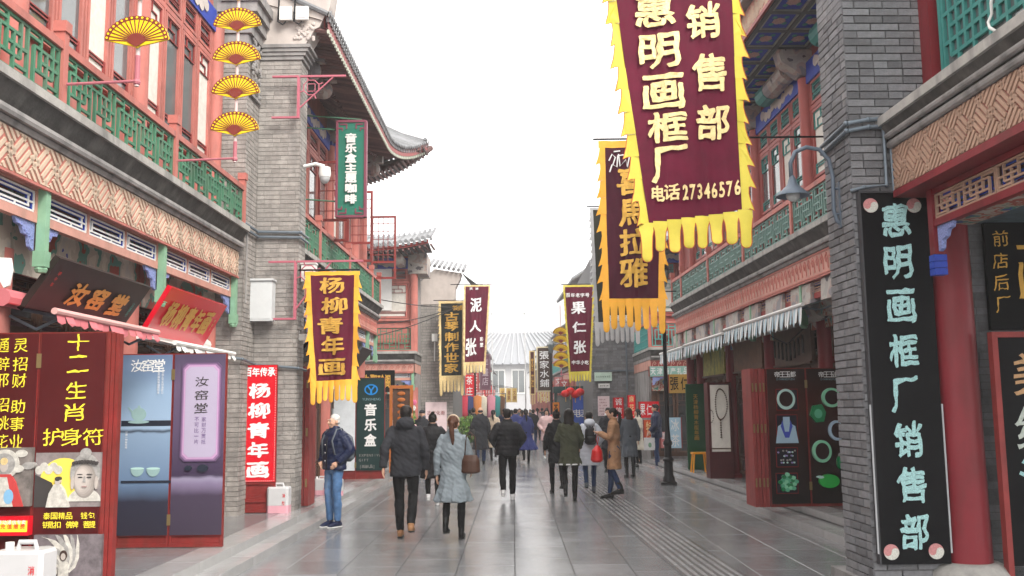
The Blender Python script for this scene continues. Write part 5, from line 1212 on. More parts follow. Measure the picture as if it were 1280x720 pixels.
HAIRB = mat('black_hair', (.012, .009, .008), .45, .4, 60, .4, 120); HAIRBR = mat('brown_hair', (.07, .028, .015), .45, .4, 60, .4, 120); HAIRG = mat('grey_hair', (.55, .54, .52), .6, .25, 50, .4, 120)
def cloth(name, c, r=.85, b=.12): return mat(name, c, r, .16, 7, b, 45)
NAVY = cloth('navy_nylon', (.008,.014,.045), .45); BLKN = cloth('black_nylon', (.009,.009,.011), .55); BLKW = cloth('charcoal_wool', (.022,.023,.028)); BLKP = cloth('black_trouser', (.008,.008,.009))
JEAN = mat('worn_denim', (.07,.15,.30), .85, .35, 9, .2, 60, stain=(.28,.36,.45), stain_amt=.6); JEAND = cloth('dark_denim', (.02,.04,.10))
OLIVE = cloth('olive_cotton', (.06,.065,.04)); GREYB = cloth('blue_grey_wool', (.20,.235,.26)); CAMEL = cloth('camel_wool', (.36,.20,.11)); BEIGE = cloth('beige_wool', (.50,.40,.30)); BLUEN = cloth('navy_wool', (.03,.04,.15))
PINKP = cloth('pale_pink_nylon', (.72,.5,.5), .5); SILV = cloth('pale_grey_nylon', (.54,.57,.63), .45); GREYW = cloth('slate_wool', (.10,.115,.135)); CREAMW = cloth('cream_wool', (.52,.48,.40)); WHT = cloth('white_leather', (.7,.7,.7), .5); TANL = cloth('tan_leather', (.33,.17,.08), .5); BLKL = cloth('black_leather', (.008,.008,.008), .35); REDB = mat('red_plastic', (.65,.02,.02), .3); BRWL = cloth('brown_leather', (.06,.028,.018), .45)
def ring(z, rx, ry, y=0, x=0): return ((x, y, z), (rx, ry))
def loft(b, rings, n=18): return b.tube([r[0] for r in rings], [r[1] for r in rings], n, ref=(1,0,0))
def person(label, X, Y, h, head_dir=0, k=1., hgt=1.7, top=BLKW, hem=.82, flare=.0, legs=BLKP, shoe=BLKL, hair=HAIRB, hairstyle='short', stride=0., armL='down', armR='down',
           puffer=False, hood=False, collar=True, fine=.011, face=False, scarf=None, boots=0, sex='m', z=0., fur=None, zipper=None, belt=None, undershirt=None, bald=False, group='people walking along the street', lean=0.):
    S = hgt/1.7
    t = bpy.data.objects.new('person', None); COL.objects.link(t); t.location = (X, Y, z); t.rotation_euler.z = h; t['label'] = label; t['category'] = 'person'; t['group'] = group
    ROOTS[t.name] = (Vector((0,0,0)), 'W'); t.scale = (S*k, S*k, S)
    sh = .185 if sex == 'm' else .165; cz = 1.0 if sex == 'm' else .93
    # ---- joints
    def leg(sx):
        f = stride*sx; up = .10 if (stride and sx*stride < 0) else 0
        hip = Vector((sx*.085, 0, .90)); ank = Vector((sx*.085, f*.30, .09+up)); kn = (hip+ank)/2+Vector((sx*.01, .03+(.07 if up else 0), .02)); return hip, kn, ank
    A = {'down': lambda s: ((s*(sh+.065), -.02, 1.14), (s*(sh+.075), .04, .88)),
         'swingf': lambda s: ((s*(sh+.06), .06, 1.15), (s*(sh+.05), .22, .95)), 'swingb': lambda s: ((s*(sh+.07), -.14, 1.16), (s*(sh+.08), -.18, .92)),
         'pocket': lambda s: ((s*(sh+.11), -.06, 1.16), (s*(sh+.00), .09, .98)),
         'phone': lambda s: ((s*(sh+.03), .05, 1.13), (s*.07, .27, 1.22)), 'chest': lambda s: ((s*(sh+.07), .02, 1.14), (s*.08, .2, 1.12)),
         'carry': lambda s: ((s*(sh+.07), .02, 1.14), (s*(sh+.03), .16, .98))}
    arms = [(s, Vector((s*(sh-.02), 0, 1.375)), *[Vector(q) for q in A[a](s)]) for s, a in ((-1, armL), (1, armR))]
    # ---- body (one continuous surface)
    b = MB(); hc = Vector((0, .015, 1.585)); ca, sa = math.cos(head_dir), math.sin(head_dir)
    R = lambda v: hc+Vector((v[0]*ca-v[1]*sa, v[0]*sa+v[1]*ca, v[2]))
    b.ell(R((0,-.008,.022)), (.073,.073,.088), 16, 12); b.ell(R((0,.012,-.01)), (.066,.078,.085), 16, 12); b.ell(R((0,.03,-.062)), (.05,.048,.045), 12, 8)
    b.ell(R((0,.1,-.018)), (.013,.02,.016), 8, 6); b.tube([R((0,.082,.02)), R((0,.106,-.018))], [.009,.012], 8)
    b.ell(R((0,.078,-.052)), (.024,.014,.008), 8, 6); b.ell(R((0,.076,-.063)), (.021,.014,.008), 8, 6)
    for s in (-1, 1): b.ell(R((s*.076,-.006,-.005)), (.012,.022,.03), 8, 6); b.ell(R((s*.03,.078,.026)), (.02,.012,.008), 8, 6); b.ell(R((s*.038,.06,-.028)), (.024,.02,.022), 8, 6)
    b.tube([(0,-.01,1.40),(0,-.005,1.47),(0,.0,1.53)], [.062,.054,.056], 12)
    loft(b, [ring(.86,.13,.09), ring(1.0,.13,.085), ring(1.2,.15,.095), ring(1.38,.15,.08), ring(1.44,.08,.06)], 14)
    for s, sp, el, wr in arms:
        b.tube([sp, el, wr], [.045,.037,.026], 8); d = (wr-el).normalized(); p = wr+d*.05; side = Vector((-s, 0, 0)) if abs(d.x) < .8 else Vector((0, 1, 0))
        fwd = side.cross(d).normalized()*(1 if s < 0 else -1)
        b.ell(p, (.02,.036,.045) if abs(d.z) > .6 else (.034,.045,.026), 10, 8)
        if abs(d.z) < .6: fwd = Vector((1, 0, 0))*s
        for i in range(4):
            base = p+fwd*((i-1.5)*.019)+d*.025; ln = (.068,.076,.07,.056)[i]; b.tube([base, base+d*ln*.5+side*.006, base+d*ln*.85+side*.024], [.0085,.008,.0065], 6)
        b.tube([p+fwd*.03-d*.015, p+fwd*.052+d*.015, p+fwd*.052+d*.042], [.011,.0095,.008], 6)
    for s in (-1, 1):
        hp, kn, an = leg(s); b.tube([hp, kn, an], [.07,.045,.035], 8)
    addm(fuse(b, fine*(.72 if fine < .0125 else 1.0), 'body', SKIN, 1), 'body', t)
    if face:
        for s in (-1, 1):
            e = MB(); e.ell(R((s*.03,.0815,.012)), (.011,.0065,.0055), 8, 6); eo = addm(e.mesh('eye', WHT, smooth=True), 'eye', t)
            e = MB(); e.ell(R((s*.03,.0865,.012)), (.0055,.0035,.0052), 8, 6); addm(e.mesh('pupil', BLKL, smooth=True), 'pupil', eo)
            e = MB(); e.tube([R((s*.014,.09,.034)), R((s*.032,.091,.04)), R((s*.052,.078,.033))], [.003,.004,.002], 5); addm(e.mesh('eyebrow', hair, smooth=True), 'eyebrow', t)
        e = MB(); e.tube([R((-.02,.089,-.057)), R((0,.093,-.056)), R((.02,.089,-.057))], [.002,.0045,.002], 6); addm(e.mesh('mouth', mat('lips', (.35,.12,.10), .5), smooth=True), 'mouth', t)
    # ---- trousers
    b = MB(); loft(b, [ring(.80,.15,.10), ring(.88,.165,.115), ring(.97,.16,.112), ring(1.03,.15,.105)], 16)
    lw = (.092,.066,.05) if sex == 'm' else (.088,.056,.042)
    for s in (-1, 1):
        hp, kn, an = leg(s); b.tube([hp, (hp+kn)/2, kn, (kn+an)/2+Vector((0,-.012,0)), an+Vector((0,0,.01))], [lw[0], lw[0]*.88, lw[1], lw[1]*.95 if sex == 'f' else lw[1]*.96, lw[2]], 12)
    addm(fuse(b, fine, 'trousers', legs, wr=.009 if fine < .02 else 0), 'trousers', t)
    for s in (-1, 1):
        hp, kn, an = leg(s); up = an.z-.09; b = MB(); tilt = up*1.2
        f = lambda y, z_: Vector((an.x, an.y+y*math.cos(tilt)+ (z_-.09)*math.sin(tilt)*0, up+z_-y*math.sin(tilt)*.9))
        b.tube([f(-.075,.045), f(-.05,.05), f(.02,.055), f(.09,.045), f(.15,.035), f(.185,.03)], [(.026,.03),(.036,.042),(.038,.048),(.043,.036),(.04,.026),(.02,.016)], 10, ref=(1,0,0))
        if boots: b.tube([(an.x,an.y-.02,an.z-.05),(an.x,an.y-.015,an.z+.06),(kn*.35+an*.65)+Vector((0,-.01,0)),(kn*boots+an*(1-boots))+Vector((0,-.012,0))], [.04,.04,.047,.057], 10)
        else: b.tube([(an.x,an.y-.02,an.z-.045),(an.x,an.y-.01,an.z+.03)], [.042,.044], 10)
        so_ = addm(fuse(b, fine*.8, 'shoe', shoe), 'boot' if boots else 'shoe', t)
        q = MB(); q.tube([f(-.08,.012), f(-.03,.012), f(.04,.012), f(.11,.012), f(.19,.014)], [(.026,.012),(.04,.013),(.037,.013),(.045,.013),(.022,.012)], 10, ref=(1,0,0)); addm(q.mesh('sole', WHT if shoe is WHT or shoe is NAVY else BLKL, smooth=True), 'sole', so_)
    # ---- upper garment
    b = MB(); w = 1 if sex == 'm' else .9; bulk = 1.14 if puffer else 1.04
    prof = [(1.505,.07,.066),(1.465,.092,.078),(1.43,.14,.095),(1.385,.185,.11),(1.34,.205,.12),(1.26,.208,.128),(1.12,.188,.12),(1.0,.185,.122),(.9,.19,.128),(.82,.195,.13)]
    zs = []; z_ = 1.505
    while z_ > hem: zs.append(z_); z_ -= .022 if puffer else .05
    zs.append(hem); rings = []
    for z_ in zs:
        if z_ >= .82:
            for (za, xa, ya), (zb_, xb, yb) in zip(prof, prof[1:]):
                if zb_ <= z_ <= za: q = (za-z_)/(za-zb_); rx, ry = xa+(xb-xa)*q, ya+(yb-ya)*q; break
        else: q = (.82-z_); rx, ry = .195+q*flare, .13+q*flare*.9
        wob = 1+(.055*abs(math.sin(z_*math.pi/.085)) if puffer and z_ < 1.44 else 0); fl_ = (.012*math.sin(z_*23)) if not puffer else 0
        rings.append(ring(z_, (rx*w*bulk+fl_*.4)*wob, (ry*w*bulk+fl_*.4)*wob, y=-lean*(1.5-z_)))
    b.tube([r[0] for r in rings], [r[1] for r in rings], 26, ref=(1,0,0))
    if hem < .7 and flare > .05:      # folds in the skirt of the coat
        for i in range(9):
            a = i*2*math.pi/9; rx, ry = rings[-1][1]; b.tube([(.17*math.cos(a)*w, .11*math.sin(a)*w, .85), ((rx-.012)*math.cos(a), (ry-.012)*math.sin(a), hem+.01)], [.02,.045], 6)
    sr = (.075,.062,.05) if not puffer else (.088,.076,.056)
    for s, sp, el, wr in arms:
        pts = [sp+Vector((-s*.05,0,-.01)), sp]; R_ = [sr[0]*.9, sr[0]]; n = 6 if puffer else 3
        for a_, c_, r0, r1 in ((sp, el, sr[0], sr[1]), (el, wr, sr[1], sr[2])):
            for i in range(1, 2*n+1):
                q = i/(2*n); pts.append(a_.lerp(c_, q)); R_.append((r0+(r1-r0)*q)*(1.07 if (puffer and i % 2) else 1.0)*(w if sex == 'f' else 1))
        b.tube(pts, R_, 12)
    if hood: b.ell((0,-.10,1.465), (.125,.075,.075), 14, 10); b.ell((0,-.06,1.50), (.11,.08,.06), 14, 10)
    elif collar: b.tube([(.062*math.cos(a), .058*math.sin(a)-.005, 1.495+.012*math.sin(a)) for a in [i*math.pi/8 for i in range(17)]], .026, 8)
    g = addm(fuse(b, fine, 'coat', top, 1 if puffer else 2, wr=(.006 if puffer else .013) if fine < .02 else 0), 'jacket' if hem > .7 else 'coat', t)
    if fur:
        q = MB(); rx, ry = rings[-1][1]; q.tube([(rx*math.cos(a)*1.01, ry*math.sin(a)*1.01, hem+.02) for a in [i*math.pi/12 for i in range(25)]], .016, 6); addm(q.mesh('hem_trim', fur, smooth=True), 'hem_trim', g)
    if belt: 
        q = MB(); q.tube([(.205*w*math.cos(a), .135*w*math.sin(a), 1.06) for a in [i*math.pi/12 for i in range(25)]], (.006), 6, 3); addm(q.mesh('belt', belt, smooth=True), 'belt', g)
    if zipper:
        q = MB(); q.tube([(0, .136*bulk, hem+.02), (0, .142*bulk, 1.1), (0, .135*bulk, 1.3), (0,.09,1.46)], .008, 6); addm(q.mesh('zip', zipper, smooth=True), 'zip', g)
        for i in range(3): q = MB(); q.ell((.03,.14*bulk,1.0+.12*i), .009, 8, 6); addm(q.mesh('button', WHT, smooth=True), 'button', g)
    if scarf:
        q = MB(); q.tube([(.075*math.cos(a), .07*math.sin(a)-.005, 1.505+.02*math.sin(a)) for a in [i*math.pi/8 for i in range(17)]], .035, 8); addm(fuse(q, fine, 'scarf', scarf), 'scarf', t)
    # ---- hair
    b = MB()
    if hairstyle == 'short': b.ell(R((0,-.018,.036)), (.082,.085,.088), 16, 12); b.ell(R((0,-.04,-.01)), (.072,.055,.06), 14, 10); b.ell(R((0,.03,.085)), (.06,.06,.035), 14, 8)
    elif hairstyle == 'thin': b.ell(R((0,-.02,.045)), (.077,.078,.076), 16, 12); b.ell(R((0,-.035,-.0)), (.075,.05,.05), 14, 10)
    elif hairstyle in ('pony', 'bun', 'band'):
        b.ell(R((0,-.012,.032)), (.08,.087,.086), 16, 12); b.ell(R((0,-.035,-.02)), (.068,.055,.055), 14, 10)
        if hairstyle == 'bun': b.ell(R((0,-.06,.115)), (.035,.035,.035), 12, 8)
        else: b.tube([R((0,-.09,.03)), R((0,-.135,-.0)), R((.0,-.14,-.1)), R((.01,-.13,-.2)), R((.015,-.12,-.29))], [.025,.036,.036,.03,.012], 10)
    elif hairstyle == 'long':
        b.ell(R((0,-.015,.032)), (.086,.09,.09), 16, 12); b.tube([R((0,-.03,.02)), R((0,-.05,-.07)), R((0,-.075,-.16)), R((0,-.085,-.26))], [(.085,.07),(.092,.055),(.095,.045),(.06,.02)], 14, ref=(1,0,0))
        for s in (-1, 1): b.tube([R((s*.07,.02,.04)), R((s*.08,.03,-.05)), R((s*.07,.04,-.14))], [.025,.024,.014], 8)
    if not bald: addm(fuse(b, fine*.8, 'hair', hair, 1, wr=.006 if fine < .02 else 0), 'hair', t)
    else: b = MB(); b.ell(R((0,-.03,-.005)), (.079,.066,.05), 14, 10); addm(fuse(b, fine*.8, 'hair', hair, 1), 'hair', t)
    if hairstyle == 'band': q = MB(); q.tube([R((.083*math.cos(a), -.01+.0*a, .032+.09*math.sin(a))) for a in [i*math.pi/10 for i in range(11)]], .012, 6); addm(q.mesh('hair_band', BEIGE, smooth=True), 'hair_band', t)
    if hairstyle == 'cap': q = MB(); q.ell(R((0,-.005,.05)), (.085,.092,.07), 16, 10); q.ell(R((0,.09,.05)), (.06,.06,.008), 12, 6); addm(fuse(q, fine*.8, 'cap', top), 'cap', t)
    return t
def gp(x, y, z=0): X, s = atz('W', x, y, z) if False else _gw(x, y, z); return X, s
def _gw(x, y, z):
    d = rayd(x, y); p = Vector((0,0,CAMH))+d*((z-CAMH)/d.z); return p.x, p.y
X, Y = gp(417, 659); P18 = (X, Y)
person('grey-haired man in navy quilted jacket and faded jeans, hands in pockets beside the steps', X, Y, math.radians(142), head_dir=math.radians(-12), hgt=1.65, top=NAVY, hem=.86, legs=JEAN, shoe=NAVY, hair=HAIRG, hairstyle='thin', armL='pocket', armR='pocket', puffer=True, fine=.009, face=True, zipper=BLKL, group='people on the street')
def worn(label, name, cat, X, Y, h, build, mats, S=1.):
    t = thing(name, label, cat, (X, Y, 0)); t.rotation_euler.z = h; t.scale = (S, S, S); ROOTS[t.name] = (Vector((0,0,0)), 'W'); build(t); return t
def bp_(m, m2, light=False):
    def f(t):
        b = MB(); b.tube([(0,-.235,.98),(0,-.25,1.02),(0,-.255,1.2),(0,-.235,1.34),(0,-.21,1.39)], [(.10,.05),(.145,.085),(.145,.09),(.13,.075),(.07,.04)], 16, ref=(1,0,0)); addm(fuse(b, .012, 'bag_body', m), 'bag_body', t)
        b = MB(); b.tube([(0,-.335,1.02),(0,-.345,1.06),(0,-.345,1.14),(0,-.33,1.18)], [(.08,.02),(.105,.035),(.105,.035),(.09,.02)], 14, ref=(1,0,0)); p_ = addm(fuse(b, .012, 'front_pocket', m2), 'front_pocket', t)
        for s in (-1, 1):
            b = MB(); b.tube([(s*.06,-.18,1.38),(s*.09,-.06,1.485),(s*.11,.06,1.47),(s*.115,.155,1.3),(s*.14,.12,1.1),(s*.13,-.15,1.04)], (.017), 6, .5); addm(b.mesh('strap', m, smooth=True), 'strap', t)
        b = MB(); b.tube([(-.03,-.2,1.39),(0,-.2,1.43),(.03,-.2,1.39)], .008, 6); addm(b.mesh('handle', m, smooth=True), 'handle', t)
    return f
worn('dark grey backpack with straps on the grey-haired man', 'backpack', 'backpack', *P18, math.radians(142), bp_(GREYW, BLKN), BLKN, .97)
X, Y = gp(507, 674)
person('man in black hooded wool jacket and tan shoes walking away, nearest on the street', X, Y, 0, hgt=1.76, top=BLKW, hem=.80, legs=BLKP, shoe=TANL, stride=-.5, armL='swingb', armR='down', hood=True, fine=.01)
X, Y = gp(541, 632)
person('woman in long black quilted coat with black and white trainers, beside the hooded man', X, Y, .1, hgt=1.64, top=BLKN, hem=.5, flare=.06, shoe=WHT, puffer=True, hairstyle='bun', stride=.3, sex='f', fine=.012)
X, Y = gp(567, 675); P3 = (X, Y)
person('woman in blue-grey flared coat with brown ponytail and hair band, walking away', X, Y, -.12, hgt=1.62, top=GREYB, hem=.52, flare=.28, hair=HAIRBR, hairstyle='band', stride=.45, boots=.75, sex='f', armL='down', armR='swingf', fine=.01)
def hbag(cx, cy, cz, m, w=.15, h=.2, d=.055, strap=.25):
    def f(t):
        b = MB(); b.tube([(cx,cy,cz-h/2),(cx,cy,cz-h*.42),(cx,cy,cz+h*.2),(cx,cy,cz+h/2)], [(w*.6,d*.7),(w,d),(w*.92,d*.9),(w*.7,d*.4)], 14, ref=(1,0,0)); addm(fuse(b, .01, 'bag_body', m), 'bag_body', t)
        b = MB(); b.tube([(cx-w*.6,cy,cz+h*.45),(cx-w*.45,cy,cz+h/2+strap*.8),(cx,cy,cz+h/2+strap),(cx+w*.45,cy,cz+h/2+strap*.8),(cx+w*.6,cy,cz+h*.45)], .008, 6); addm(b.mesh('handle', m, smooth=True), 'handle', t)
    return f
worn('brown leather shoulder bag on the woman in the blue-grey coat', 'handbag', 'handbag', *P3, -.12, hbag(.24,-.05,.98,BRWL,.13,.24,.07,.3), None)
X, Y = -2.5, 26.5
person('man in dark jacket and cap facing the camera by the pink flowers', X, Y, math.pi, hgt=1.70, top=BLKW, hem=.84, legs=JEAND, hairstyle='cap', face=True, armL='pocket', armR='pocket', fine=.0155, scarf=GREYW)
X, Y = gp(601, 581)
person('balding man in long black overcoat and jeans with a bag strap, walking away', X, Y, 0, hgt=1.76, top=BLKW, hem=.45, flare=.1, legs=JEAND, hair=BLKW, bald=True, stride=.2, fine=.0155)
worn('black shoulder bag hanging at the side of the overcoat man', 'handbag', 'handbag', X, Y, 0, hbag(-.25,-.03,1.0,BLKL,.12,.2,.05,.4), None)
X, Y = gp(617, 575)
person('woman in long beige coat with dark hair beside the balding overcoat man', X, Y, -.1, hgt=1.68, top=BEIGE, hem=.42, flare=.06, hairstyle='pony', stride=-.3, boots=.6, sex='f', fine=.0155)
X, Y = gp(635, 626)
person('man in black quilted jacket, slim black trousers and white shoes, walking alone in mid-street', X, Y, 0, hgt=1.70, top=BLKN, hem=.84, legs=BLKP, shoe=WHT, puffer=True, stride=.75, armL='pocket', armR='pocket', fine=.011)
X, Y = gp(658, 579)
person('woman in wide flared navy coat walking away in mid-street', X, Y, .1, hgt=1.68, top=BLUEN, hem=.42, flare=.52, hairstyle='pony', stride=.35, boots=.7, sex='f', belt=BLUEN, armL='swingb', armR='swingf', fine=.0155)
X, Y = gp(684, 573)
person('woman in pale pink quilted coat walking toward the camera', X, Y, math.pi, hgt=1.68, top=PINKP, hem=.62, flare=.05, shoe=WHT, puffer=True, hairstyle='long', stride=.3, sex='f', face=True, fine=.0155, armL='pocket', armR='pocket')
X, Y = gp(697, 617)
person('woman in long dark coat close to the left of the olive jacket', X, Y, .15, hgt=1.66, top=BLKN, hem=.62, flare=.03, hairstyle='bun', stride=-.35, sex='f', boots=.5, fine=.012)
X, Y = gp(713, 627)
person('woman in loose olive jacket with white hem band, walking away', X, Y, -.05, hgt=1.69, top=OLIVE, hem=.66, flare=.12, hair=HAIRB, hairstyle='long', stride=.45, sex='f', boots=.5, fine=.011, fur=WHT, armL='chest', armR='carry')
X, Y = gp(738, 616); P12 = (X, Y)
person('person in pale grey quilted coat with hood and jeans, carrying a small backpack', X, Y, .05, hgt=1.62, top=SILV, hem=.58, flare=.04, legs=JEAND, shoe=GREYW, puffer=True, hood=True, hairstyle='short', stride=.3, sex='f', fine=.011, armL='carry', armR='pocket')
worn('small black backpack on the pale grey quilted coat', 'backpack', 'backpack', *P12, .05, bp_(BLKN, BLKL), None, .82).location.z = .17
X, Y = gp(769, 624); P13 = (X, Y)
person('woman in camel coat with long ponytail looking at a phone, standing side on', X, Y, math.radians(78), hgt=1.70, head_dir=0, top=CAMEL, hem=.56, flare=.05, legs=JEAND, hairstyle='pony', boots=.35, sex='f', stride=.35, armL='phone', armR='phone', fine=.010, face=True, group='people on the street')
h13 = math.radians(78)
worn('white phone held up by the woman in the camel coat', 'phone', 'phone', X, Y, h13, lambda t: addm(MB().box(-.038,.038,.35,.36,1.2,1.34).mesh('case', WHT), 'case', t), None)
def rbag(t):
    b = MB(); b.tube([(0,.33,.68),(0,.33,.72),(0,.32,.9),(0,.31,1.0)], [(.1,.08),(.14,.12),(.12,.1),(.03,.03)], 12, ref=(1,0,0)); addm(fuse(b, .012, 'bag_body', REDB), 'bag_body', t)
    addm(MB().tube([(0,.31,1.0),(-.02,.33,1.12),(0,.31,1.2),(.02,.29,1.12),(0,.31,1.0)], .007, 6).mesh('handle', REDB, smooth=True), 'handle', t)
worn('red carrier bag hanging from the arm of the woman in the camel coat', 'shopping_bag', 'bag', X, Y, h13, rbag, None)
X, Y = gp(788, 597)
person('woman in slate grey coat with auburn hair just behind the camel coat', X, Y, .2, hgt=1.70, top=GREYW, hem=.5, flare=.06, hair=HAIRBR, hairstyle='long', boots=.7, sex='f', fine=.0155)
X, Y = gp(799, 584)
person('woman in cream coat with long black hair and small bag by the red shopfront', X, Y, math.radians(110), hgt=1.66, top=CREAMW, hem=.5, flare=.1, hairstyle='long', boots=.6, sex='f', face=True, armL='chest', armR='carry', fine=.0155, group='people on the street')
worn('small pale shoulder bag on the woman in the cream coat', 'handbag', 'handbag', X, Y, math.radians(110), hbag(.12,.2,.98,WHT,.09,.16,.04,.35), None)
X, Y = gp(822, 586)
person('man in dark quilted jacket standing side on behind the lamp post', X, Y, math.radians(85), hgt=1.78, top=NAVY, hem=.82, legs=JEAND, shoe=NAVY, puffer=True, hairstyle='short', armL='carry', armR='carry', fine=.013, face=True, group='people on the street')
worn('white paper carrier bag held by the man behind the lamp post', 'shopping_bag', 'bag', X, Y, math.radians(85), lambda t: (addm(MB().box(-.16,-.06,.06,.36,.52,.86).mesh('bag_body', WHT), 'bag_body', t), addm(MB().tube([(-.11,.14,.86),(-.11,.15,.97),(-.11,.26,.97),(-.11,.28,.86)], .005, 5).mesh('handle', WHT), 'handle', t), addm(MB().ell((-.163,.2,.66), (.004,.05,.07), 10, 6).mesh('print', GREENL), 'print', t)), None)
person('man in black coat facing the camera half hidden behind the camel coat', *gp(762, 590), math.pi*.9, hgt=1.70, top=BLKW, hem=.6, face=True, fine=.0155, scarf=WHT)
far_p = [(653,562,CAMEL,'brown coat just right of the flared navy coat',0,.6,'pony'),(631,566,NAVY,'long navy coat left of the quilted black jacket',.1,.55,'short'),(647,551,CREAMW,'cream coat among the far crowd',3.1,.6,'long'),(684,553,GREYW,'slate jacket behind the pink quilted coat',0,.8,'short'),(673,545,REDB,'red jacket among the farthest crowd',0,.8,'pony'),(616,547,OLIVE,'olive jacket near the far garments',.3,.8,'short'),(588,566,NAVY,'navy jacket at the left edge of the crowd',0,.84,'short'),(592,572,BLKW,'charcoal jacket by the green planter',.2,.8,'short'),(645,572,BLUEN,'tall dark blue jacket left of the flared navy coat',0,.7,'short'),
 (640,560,CAMEL,'tan coat far down the street',0,.6,'long'),(650,556,GREYW,'slate jacket far down the street',3.1,.8,'short'),(667,560,BLKN,'black jacket right of the flared navy coat',0,.8,'short'),(672,553,PINKP,'rose jacket far down the street',.1,.8,'pony'),
 (694,560,REDB,'red jacket before the phone booth',0,.8,'short'),(701,562,BLKW,'dark coat beside the phone booth',3.0,.6,'short'),(628,553,OLIVE,'olive coat among the far crowd',0,.6,'short'),(622,551,BLKN,'black coat among the far crowd',0,.6,'long'),(657,549,BEIGE,'beige coat among the far crowd',0,.6,'long'),
 (663,547,NAVY,'navy coat among the far crowd',3.1,.7,'short'),(635,546,BLKW,'charcoal coat among the farthest crowd',0,.6,'short'),(645,544,GREYB,'grey coat among the farthest crowd',0,.6,'pony'),(678,548,BLKN,'black jacket among the farthest crowd',0,.8,'short'),(612,556,GREYW,'slate coat by the far left stalls',.1,.6,'short'),(605,560,JEAND,'denim jacket by the far left stalls',.2,.82,'pony')]
for i, (x, y, m_, lab, hd, hm_, hs_) in enumerate(far_p):
    X, Y = gp(x, y); person('distant person in '+lab, X, Y, hd, hgt=1.66+.012*((i*5) % 9), top=m_, hem=hm_, legs=(BLKP, JEAND)[i % 2], hairstyle=hs_, stride=.3*(1 if i % 2 else -1), fine=.032, sex='f' if hs_ != 'short' else 'm', flare=.03, group='distant people far down the street')
# ================================================================ standing boards, doors, lamps, small things
def grad(name, stops, z0, z1, rough=.3, axis='Z'):     # printed vertical colour gradient (ink on the board)
    m = bpy.data.materials.new(name); m.use_nodes = True; n = m.node_tree; N = n.nodes; b = N['Principled BSDF']; b.inputs['Roughness'].default_value = rough; b.inputs['Specular IOR Level'].default_value = .3
    tc = N.new('ShaderNodeTexCoord'); sx = N.new('ShaderNodeSeparateXYZ'); n.links.new(tc.outputs['Object'], sx.inputs[0])
    mr = N.new('ShaderNodeMapRange'); mr.inputs[1].default_value = z0; mr.inputs[2].default_value = z1; n.links.new(sx.outputs[axis], mr.inputs[0])
    nz = N.new('ShaderNodeTexNoise'); nz.inputs['Scale'].default_value = 4; n.links.new(tc.outputs['Object'], nz.inputs['Vector'])
    ad = N.new('ShaderNodeMath'); ad.operation = 'MULTIPLY_ADD'; ad.inputs[1].default_value = .03; n.links.new(nz.outputs['Fac'], ad.inputs[0]); n.links.new(mr.outputs[0], ad.inputs[2])
    r = N.new('ShaderNodeValToRGB'); els = r.color_ramp.elements
    while len(els) < len(stops): els.new(.5)
    for i, (p, c) in enumerate(stops): els[i].position = p
    for i, (p, c) in enumerate(stops): els[i].color = (*c, 1)
    n.links.new(ad.outputs[0], r.inputs[0]); n.links.new(r.outputs[0], b.inputs['Base Color']); return m
class Flat:      # thin printed shapes on a camera-facing board; each call adds one layer
    def __init__(s, t, Y): s.t, s.Y, s.k = t, Y, 0; 
    def poly(s, pts, m, name='print'):
        s.k += 1; d = .0009*s.k; Y = s.Y; return part(MB().prism(pts, (0, Y, 0), X_, Z_, -Y_, 0, d), name, m, s.t)
    def ell(s, cx, cz, rx, rz, m, n=28, a0=0, a1=360, name='print'): return s.poly([(cx+rx*math.cos(math.radians(a0+(a1-a0)*i/n)), cz+rz*math.sin(math.radians(a0+(a1-a0)*i/n))) for i in range(n if a1-a0 == 360 else n+1)], m, name)
    def rect(s, x0, x1, z0, z1, m, name='print'): return s.poly([(x0,z0),(x1,z0),(x1,z1),(x0,z1)], m, name)
    def text(s, rows, m, bold=.012, joined=True, brush=0., th=.0015):
        s.k += 1; d0 = .0009*s.k; return letters(s.t, rows, m, lambda u, v, d: Vector((u, s.Y-d0-d, v)), 'lettering' if joined else 'character', joined, bold, th, brush)
def leafboard(label, side, x0, x1, Y, zt, n, face, frm=BOARDR, zb=.2, kick=.13, name='standing_board', thick=.05, cat='sign', legs=False):
    """folding board: n hinged leaves each with its own frame and printed panel"""
    t = thing(name, label, cat, ((x0+x1)/2, Y, zb), side); w = (x1-x0)/n; f = .028
    for i in range(n):
        a, c = x0+i*w+.003, x0+(i+1)*w-.003
        b = MB(); b.box(a,a+f,Y,Y+thick,zb+.01,zt); b.box(c-f,c,Y,Y+thick,zb+.01,zt); b.box(a+f,c-f,Y+.001,Y+thick-.001,zt-f,zt); b.box(a+f,c-f,Y+.001,Y+thick-.001,zb+.01,zb+.05); b.box(a+f,c-f,Y+.001,Y+thick-.001,zb+kick,zb+kick+f); b.box(a+f,c-f,Y+.02,Y+thick-.01,zb+.05,zb+kick)
        l = part(b, 'leaf', frm, t); part(MB().box(a+f*.4,c-f*.4,Y-.008,Y-.001,zb+kick+.012,zt-.012), 'panel', face[i], l)
    for i in range(1, n):
        for z in (zb+.25, zt-.3): part(MB().box(x0+i*w-.02,x0+i*w+.02,Y-.013,Y-.009,z,z+.12), 'hinge', mat('brass',(.3,.22,.1),.4,metal=.6), t)
    return t, Flat(t, Y-.0085), w
JADE = mat('jade_green_print', (.10,.42,.25), .3); JADEL = mat('pale_jade_print', (.45,.66,.62), .3); JADED = mat('deep_green_print', (.01,.20,.07), .3); GRY = mat('grey_print', (.30,.29,.28), .5, .4, 22); PALE = mat('pale_print', (.5,.48,.44), .5, .35, 26); SKINP = mat('stone_face_print', (.44,.39,.36), .5, .16, 12); DKP = mat('dark_print', (.05,.045,.045), .5)
